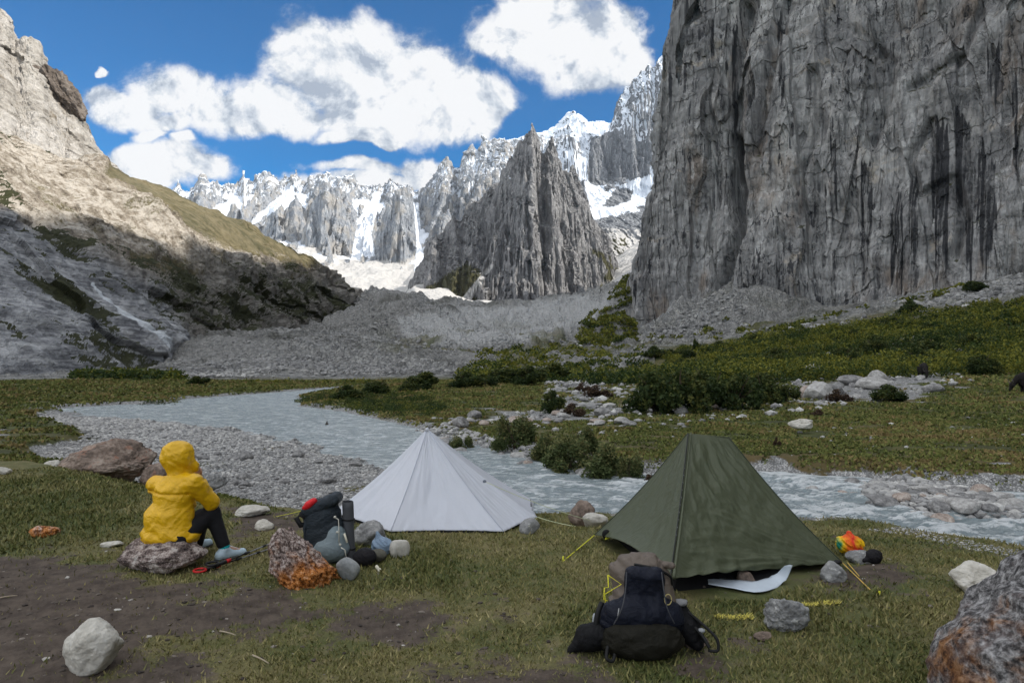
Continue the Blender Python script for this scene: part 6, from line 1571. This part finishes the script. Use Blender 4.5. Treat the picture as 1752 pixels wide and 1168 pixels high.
    def trousers(X, Y, Z):
        p = (X, Y, Z)
        ds = [ellipsoid(p, pel - [0, 0, .01], (.155, .135, .10))]
        for h, k, a in ((hipR, knR, anR), (hipL, knL, anL)): ds += [capsule(p, h, k, .108, .078), capsule(p, k, a + (k - a) * .10, .076, .060)]
        return smin_all(ds, .035) + .006 * (ridged(Z * 13, X * 10, 0, 3, 841, .5) - .6)
    V, Fc = surface_nets(trousers, np.array([pel[0] - .25, 6.15, .02]), np.array([anR[0] + .14, 7.15, knR[2] + .14]), .0095); mesh_np('trousers', V - o0, Fc, tm, root, True)
    sk = plain('teal_sock', (.01, .34, .38), .8); sm = plain('pale_shoe_fabric', (.44, .55, .62), .6, var=.2, scale=30); so_ = plain('shoe_sole', (.05, .055, .06), .7)
    for a, tt, k in ((anR, toR, knR), (anL, toL, knL)):
        V, Fc = tube_np([a + (k - a) * .16, a + [0, 0, .0], a - [0, 0, .03]], [.050, .050, .048], 14); mesh_np('sock', V - o0, Fc, sk, root, True)
        dr = tt - a; dr[2] = 0; dr /= np.linalg.norm(dr); base = min(a[2], tt[2])
        he = a - dr * .045; he[2] = .045; tc = a + dr * .185; tc[2] = .032
        def shoe(X, Y, Z, he=he, tc=tc, a=a, dr=dr):
            p = (X, Y, Z); d = smin_all([capsule(p, he, tc, .048, .040), capsule(p, he + dr * .02 + [0, 0, .015], a + [0, 0, -.02], .045, .050), capsule(p, he + dr * .08 + [0, 0, .025], tc - dr * .05, .044, .036)], .02)
            return np.maximum(d, .014 - Z)
        V, Fc = surface_nets(shoe, np.minimum(he, tc) - .09, np.maximum(he, tc) + np.array([.09, .09, .12]), .007); sh = mesh_np('shoe', V - o0, Fc, sm, root, True)
        def sole(X, Y, Z, he=he, tc=tc): p = (X, Y, np.zeros_like(Z)); q = capsule(p, (he[0], he[1], 0), (tc[0], tc[1], 0), .052, .046); return np.maximum(q, np.maximum(Z - .020, .001 - Z))
        V, Fc = surface_nets(sole, np.minimum(he, tc) * [1, 1, 0] - [.08, .08, .01], np.maximum(he, tc) * [1, 1, 0] + [.08, .08, .035], .007); mesh_np('sole', V - o0, Fc, so_, sh, True)
        V, Fc = join_np([tube_np([a + dr * (.05 + .022 * q) + np.array([-dr[1], dr[0], 0]) * .025 + [0, 0, .012 - .012 * q - .01], a + dr * (.055 + .022 * q) - np.array([-dr[1], dr[0], 0]) * .025 + [0, 0, .012 - .012 * q - .01]], .004, 5) for q in range(4)])
        mesh_np('lace', V - o0, Fc, plain('lace_white', (.75, .78, .8), .7), sh)
person()

# ------------------------------------------------------------ trekking poles
def poles():
    blk = plain('pole_black', (.015, .015, .016), .4); red = plain('pole_red', (.50, .02, .02), .5); gry = plain('pole_grey', (.20, .20, .21), .35)
    for k, (a, b_, lab) in enumerate(((G(352, 974, .03), G(462, 938, .05), 'nearer trekking pole with red grip lying beside the speckled boulder'), (G(372, 966, .05), G(470, 926, .09), 'farther trekking pole resting on the shoe side of the pair'))):
        root = empty('trekking_pole', tuple(a)); d = (b_ - a); L = np.linalg.norm(d); d /= L; tag(root, lab, 'trekking pole', 'pair of trekking poles')
        nrm = np.array([0, 0, 1.])
        tube('shaft', [d * .12, d * L * .5], .0085, blk, root); tube('lower_shaft', [d * L * .5, d * (L + .25)], .0065, gry, root)
        tube('lock', [d * (L * .5 - .03), d * (L * .5 + .02)], [.014, .011], blk, root); tube('lock', [d * (L * .8 - .02), d * (L * .8 + .02)], [.012, .010], blk, root)
        tube('grip', [d * -.02, d * .02, d * .07, d * .13], [.020, .017, .019, .015], blk, root, 12); tube('grip_collar', [d * .10, d * .15], [.019, .016], red, root, 12)
        an = np.linspace(0, 2 * math.pi, 18); s = np.cross(d, nrm); p = np.array([d * (-.01 + .05 * math.cos(q)) - d * .05 + s * .055 * math.sin(q) + nrm * (.012 + .02 * k) for q in an]); tube('wrist_strap', p, .010, red if k == 0 else blk, root, 6)
poles()

# ------------------------------------------------------------ backpacks and bags
def sdf_child(name, f, lo, hi, h, mat, root, o0=None):
    V, Fc = surface_nets(f, lo, hi, h); o0 = np.array(root.location) if o0 is None else o0
    return mesh_np(name, V - o0, Fc, mat, root, True)
def left_pack():
    D = 6.62; g = G(560, 958, 0); g[1] = D; s = D / F
    def Q(px, py, d=0): return P(px, py, D + d)
    root = empty('backpack', (float(Q(560, 950)[0]), D, 0)); o0 = np.array(root.location)
    tag(root, 'upright charcoal hiking backpack with red pouch between lichen boulder and white tent', 'backpack')
    dk = cloth_mat('charcoal_nylon', (.030, .038, .046), .50, .6, 14, (1, 1, 1.5), var=.4)
    bl = cloth_mat('slate_nylon', (.055, .080, .095), .5, .5, 14, var=.3)
    base = Q(562, 962); mid = Q(557, 915); top = Q(550, 872)
    def body(X, Y, Z):
        p = (X, Y, Z); d = smin_all([ellipsoid(p, Q(563, 945), (.20, .15, .17)), ellipsoid(p, Q(556, 910), (.20, .145, .20)), ellipsoid(p, Q(551, 878), (.175, .13, .15))], .07)
        d = d - .016 * (ridged(Z * 7 - X * 4, X * 2.5, 0, 3, 851, .5) - .62) + .004 * fbm(X * 20, Y * 20, Z * 20, 2, 853); return np.maximum(d, .01 - Z)
    sdf_child('pack_body', body, np.array([o0[0] - .32, D - .25, -.02]), np.array([o0[0] + .30, D + .25, .78]), .010, dk, root)
    rot = Matrix.Rotation(R(-24), 3, 'Y')
    def lid(X, Y, Z):
        p = (X, Y, Z); d = rbox(p, Q(552, 862), (.185, .13, .055), .05, rot); return d - .014 * (ridged(Z * 8, X * 7, 0, 3, 855, .5) - .6)
    ld = sdf_child('lid', lid, Q(552, 862) - .3, Q(552, 862) + .3, .010, dk, root)
    sdf_child('lid_flap', lambda X, Y, Z: ellipsoid((X, Y, Z), Q(566, 851), (.06, .07, .03), rot) + .006 * fbm(X * 25, Y * 25, Z * 25, 2, 5), Q(566, 851) - .1, Q(566, 851) + .1, .008, dk, root)
    sdf_child('red_pouch', lambda X, Y, Z: ellipsoid((X, Y, Z), Q(530, 862, -.09), (.082, .055, .038), Matrix.Rotation(R(-38), 3, 'Y')) + .006 * (ridged(X * 20, Z * 20, 0, 2, 3) - .6), Q(530, 862, -.09) - .13, Q(530, 862, -.09) + .13, .007, plain('red_fabric', (.60, .015, .02), .5), root)
    # lower pocket stuffed with a pale dry bag
    def pocket(X, Y, Z): p = (X, Y, Z); return np.maximum(smin(ellipsoid(p, Q(566, 938, -.07), (.175, .12, .13)), ellipsoid(p, Q(574, 918, -.06), (.10, .10, .12)), .05) + .007 * (ridged(X * 14, Z * 12, 0, 3, 857) - .6), .015 - Z)
    sdf_child('mesh_pocket', pocket, Q(566, 938, -.07) - .26, Q(566, 938, -.07) + .26, .010, cloth_mat('pale_blue_nylon', (.20, .25, .27), .45, .5, 12, var=.25), root)
    lt = plain('pale_webbing', (.62, .60, .52), .7); 
    tube('compression_cord', [Q(571, 884, -.16) - o0, Q(579, 888, -.165) - o0, Q(580, 905, -.17) - o0, Q(580, 928, -.19) - o0], .0045, lt, root, 6)
    tube('compression_cord', [Q(583, 936, -.2) - o0, Q(590, 940, -.2) - o0, Q(593, 957, -.2) - o0], .005, lt, root, 6)
    for q in ((573, 884), (577, 910), (582, 931)): mesh_np('cord_lock', ICO[2][0] * .012 + Q(*q, -.18) - o0, ICO[2][1], lt, root, True)
    tube('hip_belt', [Q(530, 888, -.05) - o0, Q(514, 878, -.08) - o0, Q(507, 886, -.1) - o0, Q(514, 898, -.08) - o0, Q(532, 895, -.03) - o0], [.028, .030, .026, .026, .022], plain('black_foam', (.012, .012, .013), .8), root, 10)
    tube('shoulder_strap', [Q(526, 880, -.06) - o0, Q(521, 905, -.09) - o0, Q(524, 928, -.08) - o0, Q(532, 945, -.05) - o0], [.02, .017, .012, .01], dk, root, 8)
    mesh_np('buckle', ICO[2][0] * np.array([.022, .015, .03]) + Q(517, 925, -.08) - o0, ICO[2][1], plain('buckle_brown', (.05, .03, .025), .5), root, True)
    # rolled foam mat strapped upright to the side
    fm = plain('foam_mat_grey', (.075, .078, .085), .8, var=.15, scale=20)
    r2 = empty('foam_mat', (float(Q(597, 965)[0]), D - .02, 0)); o2 = np.array(r2.location); tag(r2, 'rolled dark grey foam mat standing upright against the right side of the backpack', 'foam mat')
    a, b_ = Q(599, 964, .0), Q(595, 858, .0); tt = np.linspace(0, 1, 12)[:, None]; tube('roll', a + (b_ - a) * tt - o2, .052 + .002 * np.sin(tt[:, 0] * 9), fm, r2, 24)
    pts = []; ax = (b_ - a) / np.linalg.norm(b_ - a)
    for q in np.linspace(0, 5 * math.pi, 70): r_ = .012 + .036 * q / (5 * math.pi); pts.append(b_ + ax * .004 + np.array([math.cos(q) * r_, math.sin(q) * r_, 0]))
    tube('spiral_end', np.array(pts) - o2, .004, plain('foam_edge', (.035, .036, .04), .9), r2, 5)
    for zz in (.25, .72):
        c = a + (b_ - a) * zz; an = np.linspace(0, 2 * math.pi, 26); tube('strap', np.array([c + np.array([.055 * math.cos(q), .055 * math.sin(q), 0]) for q in an]) - o2, .007, plain('strap_black', (.01, .01, .01), .6), r2, 6)
    st = tube('tent_stake', [Q(589, 912, -.12), Q(594, 928, -.14)], .010, plain('cream_plastic', (.70, .66, .52), .5), None, 8); tag(st, 'short cream plastic stake tucked between backpack and foam mat', 'stake')
    # odds and ends on the grass to the right
    def lump(name, px, py, w, h, mat, label, seed, cat, z=0.0, extra=None, amp=.012):
        g = G(px, py + h / 2, z); k = g[1] / F; W, Hh = w * k / 2, h * k / 2; c = np.array([g[0], g[1] + W * .5, z + Hh * .95])
        def f(X, Y, Z):
            p = (X, Y, Z); d = ellipsoid(p, c, (W, W * .75, Hh)); d = d + amp * (ridged((X + Z) * 12 + seed, (Y - Z) * 9, 0, 3, seed, .5) - .62)
            if extra: d = smin(d, extra(p, c, W, Hh), .02)
            return np.maximum(d, .003 - Z)
        V, Fc = surface_nets(f, c - [W * 1.7, W * 1.5, Hh * 1.6], c + [W * 1.7, W * 1.5, Hh * 2.3], max(.006, W / 22)); e = mesh_np(name, V - c, Fc, mat, None, True, loc=tuple(c)); tag(e, label, cat); return e
    blk = cloth_mat('black_pouch_cloth', (.016, .015, .017), .6, .5, 18, var=.4)
    lump('pouch', 622, 955, 40, 32, blk, 'small black pouch lying on the grass right of the foam mat', 61, 'pouch')
    lump('stuff_sack', 642, 952, 34, 22, cloth_mat('drab_cloth', (.10, .095, .075), .8, .6, 18, var=.3), 'drab crumpled stuff sack between the black pouch and the blue plastic bag', 63, 'sack')
    bag = lump('plastic_bag', 652, 936, 38, 32, cloth_mat('blue_plastic', (.22, .30, .40), .25, .8, 16, var=.3), 'blue grey knotted plastic bag leaning on the cream stone', 67, 'bag',
         extra=lambda p, c, W, Hh: capsule(p, c + [-W * .25, 0, Hh * .5], c + [-W * .45, 0, Hh * 1.45], W * .45, W * .14), amp=.022)
    g = G(649, 975, .02); c = plain('cream_tip', (.62, .58, .45), .5); bt = empty('bottle', tuple(g)); tag(bt, 'tiny cream bottle lying below the black pouch', 'bottle')
    tube('bottle_body', [(-.035, .03, .03), (0, 0, 0)], [.014, .016], c, bt, 12); tube('cap', [(0, 0, 0), (.012, -.01, -.004)], [.022, .020], c, bt, 12)
    # at the right corner of the green tent
    def dyed():
        m, t, b, o = newmat('dyed_cloth'); n = t.noise(o, 6, 2, .5); x, y, z = t.sep(o); v = t.math('ADD', t.math('ADD', t.math('MULTIPLY', x, 2.0), t.math('MULTIPLY', z, 1.5)), t.math('ADD', t.math('MULTIPLY', n, .9), .02))
        c = t.ramp(v, [(.0, (.01, .08, .30)), (.16, (.01, .22, .10)), (.28, (.85, .55, .01)), (.44, (.80, .16, .01)), (.62, (.62, .015, .015)), (.8, (.85, .50, .01))])
        for n_ in t.n:
            if n_.type == 'VALTORGB': n_.color_ramp.interpolation = 'LINEAR'
        t.l.new(c, b.inputs['Base Color']); b.inputs['Roughness'].default_value = .5; t.l.new(t.bump(t.noise(o, 20, 4, .6, 1), .6, .02), b.inputs['Normal']); return m
    lump('bag', 1459, 934, 46, 34, dyed(), 'bright red yellow green and blue bag behind the flat stone right of the green tent', 71, 'bag', amp=.028,
         extra=lambda p, c, W, Hh: capsule(p, c + [0, 0, Hh * .5], c + [.0, 0, Hh * 1.15], W * .4, W * .2))
    def shoe_extra(p, c, W, Hh): return capsule(p, c + [-W * .6, 0, -Hh * .3], c + [-W * 1.2, -.02, -Hh * .45], W * .3, W * .25)
    lump('boot', 1499, 953, 30, 25, blk, 'black boot lying at the end of the flat stone right of the green tent', 73, 'boot', extra=shoe_extra)
left_pack()

def black_pack():
    D = 4.55
    def Q(px, py, d=0): return P(px, py, D + d)
    root = empty('backpack', (float(Q(1095, 1100)[0]), D, 0)); o0 = np.array(root.location)
    tag(root, 'large black roll top backpack slumped on the grass in front of the green tent', 'backpack')
    navy = cloth_mat('navy_black_nylon', (.011, .013, .022), .45, .6, 11, (1, 1, 1.4), var=.45)
    taupe = cloth_mat('taupe_ripstop', (.125, .100, .080), .55, .5, 11, var=.25)
    blk = cloth_mat('black_nylon', (.009, .009, .010), .6, .5, 14, var=.5); ol = cloth_mat('black_olive_mesh', (.016, .015, .011), .6, .5, 14, var=.5)
    rotx = Matrix.Rotation(R(10), 3, 'X')
    def main(X, Y, Z):
        p = (X, Y, Z)
        d = smin_all([ellipsoid(p, Q(1098, 1085, .05), (.275, .19, .17)), ellipsoid(p, Q(1100, 1048, .06), (.235, .165, .20)), ellipsoid(p, Q(1098, 1005, .10), (.205, .14, .20)), ellipsoid(p, Q(1092, 975, .14), (.185, .12, .12))], .06)
        d = d - .028 * (ridged(Z * 7 + X * 5, X * 4 - Z * 3, 0, 3, 861, .5) - .62) + .004 * fbm(X * 22, Y * 22, Z * 22, 2, 863); return np.maximum(d, .008 - Z)
    sdf_child('pack_body', main, np.array([o0[0] - .34, D - .25, -.01]), np.array([o0[0] + .36, D + .42, .76]), .010, taupe, root)
    def roll(X, Y, Z):
        p = (X, Y, Z)
        d = smin_all([capsule(p, Q(1058, 972, .12), Q(1088, 955, .14), .048, .036), capsule(p, Q(1088, 955, .14), Q(1118, 958, .14), .034, .030), capsule(p, Q(1112, 960, .10), Q(1150, 968, .07), .030, .022)], .025)
        return d - .014 * (ridged(X * 12 - Z * 10, Z * 9, 0, 3, 865, .5) - .6)
    sdf_child('roll_top', roll, Q(1100, 965, .1) - [.28, .15, .13], Q(1100, 965, .1) + [.28, .15, .14], .008, taupe, root)
    def front(X, Y, Z):
        p = (X, Y, Z)
        d = smin_all([rbox(p, Q(1102, 1010, -.03), (.130, .06, .165), .055, rotx), ellipsoid(p, Q(1095, 1050, -.07), (.215, .10, .11)), ellipsoid(p, Q(1058, 1060, -.03), (.12, .10, .13)), ellipsoid(p, Q(1140, 1058, -.02), (.12, .10, .12))], .05)
        return d - .016 * (ridged(Z * 7 + X * 6, X * 5 - Z * 5, 0, 3, 867, .5) - .62)
    sdf_child('front_pocket', front, Q(1098, 1035, -.05) - [.34, .22, .27], Q(1098, 1035, -.05) + [.34, .25, .30], .009, navy, root)
    def low(X, Y, Z): p = (X, Y, Z); return np.maximum(smin(ellipsoid(p, Q(1098, 1095, -.05), (.275, .165, .115)), ellipsoid(p, Q(1098, 1080, -.10), (.23, .10, .09)), .04) - .012 * (ridged(X * 6, Z * 9, 0, 3, 869, .5) - .6), .004 - Z)
    sdf_child('bottom_pocket', low, np.array([o0[0] - .36, D - .35, -.01]), np.array([o0[0] + .38, D + .22, .34]), .010, ol, root)
    def wing(a, b_, c, r): return lambda X, Y, Z: np.maximum(smin(capsule((X, Y, Z), a, b_, r[0], r[1]), capsule((X, Y, Z), b_, c, r[1], r[2]), .03) + .012 * (ridged(X * 14, Z * 14 + Y * 6, 0, 3, 871, .5) - .6), .003 - Z)
    a, b_, c = Q(1032, 1085, .0), Q(1005, 1088, -.02), Q(975, 1104, -.04); b_[2] = .10; c[2] = .025
    sdf_child('hip_belt', wing(a, b_, c, (.10, .08, .022)), np.minimum(a, c) - .14, np.maximum(a, b_) + .15, .009, blk, root)
    a, b_, c = Q(1160, 1050, .08), Q(1178, 1075, .06), Q(1192, 1100, .02); c[2] = .05
    sdf_child('side_pocket', wing(a, b_, c, (.075, .085, .05)), np.minimum(a, c) - .16, np.maximum(a, c) + .16, .010, blk, root)
    sm = plain('strap_black_web', (.010, .010, .010), .6)
    def strap(pts, w, nm='strap'):
        pts = np.array(pts); s = np.linspace(0, len(pts) - 1, 30); q = interp_poly(pts, s); tube(nm, q - o0, w, sm, root, 8)
    strap([Q(1175, 1045, .05), Q(1205, 1070, -.02), Q(1226, 1092, -.08), Q(1228, 1112, -.1), Q(1212, 1112, -.1)], .010)
    strap([Q(1180, 1065, .02), Q(1200, 1085, -.05), Q(1214, 1108, -.1)], .012)
    strap([Q(1040, 1105, -.15), Q(1038, 1125, -.2), Q(1048, 1130, -.2), Q(1052, 1118, -.18)], .012); strap([Q(1030, 1030, .02), Q(1022, 1052, -.02), Q(1018, 1085, -.03)], .018, 'shoulder_strap')
    strap([Q(1085, 965, .02), Q(1120, 972, .0), Q(1146, 985, .02), Q(1150, 1000, .04)], .009, 'top_strap')
    gw = plain('grey_piping', (.06, .062, .07), .5)
    for pl in ([Q(1072, 978, -.16), Q(1070, 1010, -.20), Q(1064, 1040, -.24), Q(1050, 1068, -.22)], [Q(1132, 978, -.15), Q(1136, 1010, -.19), Q(1142, 1040, -.22), Q(1154, 1066, -.20)]):
        q = interp_poly(np.array(pl), np.linspace(0, 3, 24)); tube('piping', q - o0, .004, gw, root, 6)
    mesh_np('buckle', ICO[2][0] * np.array([.026, .02, .016]) + Q(1200, 1078, -.03) - o0, ICO[2][1], plain('buckle_grey', (.30, .31, .32), .4), root, True)
    mesh_np('stuffed_cloth', ICO[3][0] * np.array([.05, .04, .022]) * (1 + .2 * fbm(ICO[3][0][:, 0] * 2, ICO[3][0][:, 1] * 2, ICO[3][0][:, 2] * 2, 3, 3))[:, None] + Q(1164, 1030, .06) - o0, ICO[3][1], plain('grey_cloth', (.22, .22, .22), .8), root, True)
    mesh_np('pale_patch', ICO[2][0] * np.array([.015, .02, .055]) + Q(1017, 1062, .06) - o0, ICO[2][1], plain('pale_grey_cloth', (.38, .40, .42), .8), root, True)
    yl = plain('yellow_shock_cord', (.78, .72, .04), .5)
    tube('shock_cord', [Q(1040, 983, -.04) - o0, Q(1063, 999, -.09) - o0, Q(1035, 1016, -.08) - o0, Q(1036, 1030, -.1) - o0], .0032, yl, root, 6)
    tube('shock_cord', [Q(1040, 983, -.04) - o0, Q(1041, 1004, -.07) - o0, Q(1034, 1005, -.08) - o0, Q(1033, 1025, -.1) - o0, Q(1039, 1027, -.1) - o0], .0032, yl, root, 6)
    an = np.linspace(0, 2 * math.pi, 20); tube('cord_loop', np.array([Q(1143 + 6 * math.sin(q), 1025 + 9 * math.cos(q), -.10) for q in an]) - o0, .0035, plain('tan_cord', (.45, .38, .16), .6), root, 6)
    tube('zip_pull', [Q(1059, 1040, -.16) - o0, Q(1057, 1053, -.17) - o0], .0035, plain('zip_grey', (.4, .4, .4), .4), root, 6)
black_pack()

# tufts of bleached grass pressed flat
def bleached():
    r = np.random.default_rng(3); m = plain('bleached_grass', (.62, .54, .12), .8, var=.3, scale=60)
    for (px, py, w, lab) in ((1257, 1057, 62, 'bleached yellow grass strip left of the rough grey rock'), (1404, 1040, 62, 'bleached yellow grass strip right of the rough grey rock')):
        n = 340; g = G(px, py, 0); k = g[1] / F
        x = g[0] + r.uniform(-.5, .5, n) * w * k; y = g[1] + r.normal(size=n) * .022; z = terrain(x, y); an = r.uniform(0, 6.28, n); L = r.uniform(.02, .045, n)
        b0 = np.stack([x, y, z + .012], -1); d = np.stack([np.cos(an) * L, np.sin(an) * L * .6, r.uniform(.002, .022, n)], -1); wv = np.stack([-np.sin(an), np.cos(an), 0 * an], -1) * .0035
        V = np.stack([b0 - wv, b0 + wv, b0 + d], 1).reshape(-1, 3); tag(mesh_np('dry_grass', V, np.arange(n * 3).reshape(n, 3), m), lab, 'grass', kind='stuff')
    # twigs and chips that catch the eye on the dirt
    mt = plain('dry_twig', (.36, .30, .22), .9)
    for (x0, y0, x1, y1, lab) in ((376, 1079, 404, 1086, 'dry pale twig on the dirt right of the cream rock'), (432, 1120, 460, 1134, 'dark little twig on the turf at the bottom'), (0, 1022, 30, 1018, 'pale straw on the dirt at the left edge'), (272, 1034, 288, 1027, 'pale chip of wood on the turf below the speckled boulder')):
        a, b_ = G(x0, y0, .02), G(x1, y1, .025); o = tube('twig', sag(a, b_, 6, -.004) - a, np.linspace(.006, .003, 6), mt); o.location = tuple(a); tag(o, lab, 'twig')
bleached()

# ------------------------------------------------------------ yaks
def yak():
    m = plain('black_yak_coat', (.012, .010, .009), .85, var=.4, scale=9); hm = plain('horn', (.10, .09, .08), .4)
    def f(X, Y, Z):
        p = (X, Y, Z)       # stands along X, head towards -X and down to graze
        d = smin_all([ellipsoid(p, (-.35, 0, .92), (.46, .30, .40)), ellipsoid(p, (.35, 0, .90), (.50, .29, .34)), capsule(p, (-.45, 0, 1.18), (-.30, 0, 1.22), .12, .14),      # deep chest, hump, belly
                      capsule(p, (-.70, 0, .95), (-1.05, 0, .52), .22, .14), capsule(p, (-1.05, 0, .50), (-1.18, 0, .20), .13, .075)], .10)
        skirt = rbox(p, (0, 0, .60), (.62, .25, .17), .10); d = smin(d, skirt, .10) + .03 * (ridged(X * 7, Y * 7, Z * 1.5, 3, 881, .5) - .6)
        for s in (-1, 1):
            d = smin(d, smin(capsule(p, (-.42, .15 * s, .60), (-.44, .15 * s, .30), .10, .065), capsule(p, (-.44, .15 * s, .30), (-.42, .15 * s, .03), .06, .055), .03), .05)
            d = smin(d, smin(capsule(p, (.58, .15 * s, .68), (.50, .15 * s, .50), .14, .09), smin(capsule(p, (.50, .15 * s, .50), (.66, .15 * s, .30), .08, .055), capsule(p, (.66, .15 * s, .30), (.62, .15 * s, .03), .052, .055), .03), .03), .05)
            d = smin(d, capsule(p, (-1.02, .12 * s, .56), (-.98, .24 * s, .52), .04, .03), .02)
        d = smin(d, capsule(p, (.82, 0, .95), (.92, 0, .60), .05, .08), .05); d = smin(d, capsule(p, (.92, 0, .60), (.90, 0, .35), .09, .05), .05)
        return np.maximum(d, .0 - Z)
    V, Fc = surface_nets(f, (-1.35, -.5, -.02), (1.1, .5, 1.5), .03)
    def put(loc, rz, sc, lab, first):
        e = empty('yak', loc, rz); e.scale = (sc,) * 3; tag(e, lab, 'yak', 'yaks grazing on the far meadow')
        b = mesh_np('body', V, Fc, m, e, True) if first is None else first[0].copy()
        hs = []
        for k, s in enumerate((-1, 1)):
            if first is None: h = tube('horn', [(-1.06, .10 * s, .62), (-1.10, .24 * s, .66), (-1.14, .30 * s, .78), (-1.16, .26 * s, .90)], [.035, .03, .022, .008], hm, e)
            else: h = first[1][k].copy()
            hs.append(h)
        if first is not None:
            for q in [b] + hs: COL.objects.link(q); q.parent = e
        return b, hs
    g = P(1752, 695, 44); a = put((g[0] + .45, 44, hz(g[0], 44)), R(-12), 1.0, 'black yak grazing at the right edge of the photo', None)
    g = P(1579, 663, 56); put((g[0], 56, hz(g[0], 56)), R(75), .95, 'black yak facing away among the pale boulders', a)
yak()
# ------------------------------------------------------------ thin mountain air
def haze():
    x0, x1, y0, y1, z0, z1 = -3200., 2600., -900., 4300., -6., 1600.
    V = np.array([(x, y, z) for z in (z0, z1) for y in (y0, y1) for x in (x0, x1)])
    Fc = np.array([[0, 2, 3, 1], [4, 5, 7, 6], [0, 1, 5, 4], [2, 6, 7, 3], [0, 4, 6, 2], [1, 3, 7, 5]])
    m = bpy.data.materials.new('haze'); m.use_nodes = True; t = NT(m.node_tree); t.n.remove(m.node_tree.nodes['Principled BSDF'])
    v = t.new('ShaderNodeVolumePrincipled'); v.inputs['Color'].default_value = (.80, .88, 1, 1); v.inputs['Density'].default_value = 2.2e-5; v.inputs['Anisotropy'].default_value = .2
    t.l.new(v.outputs[0], m.node_tree.nodes['Material Output'].inputs['Volume'])
    tag(mesh_np('haze', V, Fc, m), 'thin blue air between the camera and the far peaks', 'haze', kind='stuff')
haze()
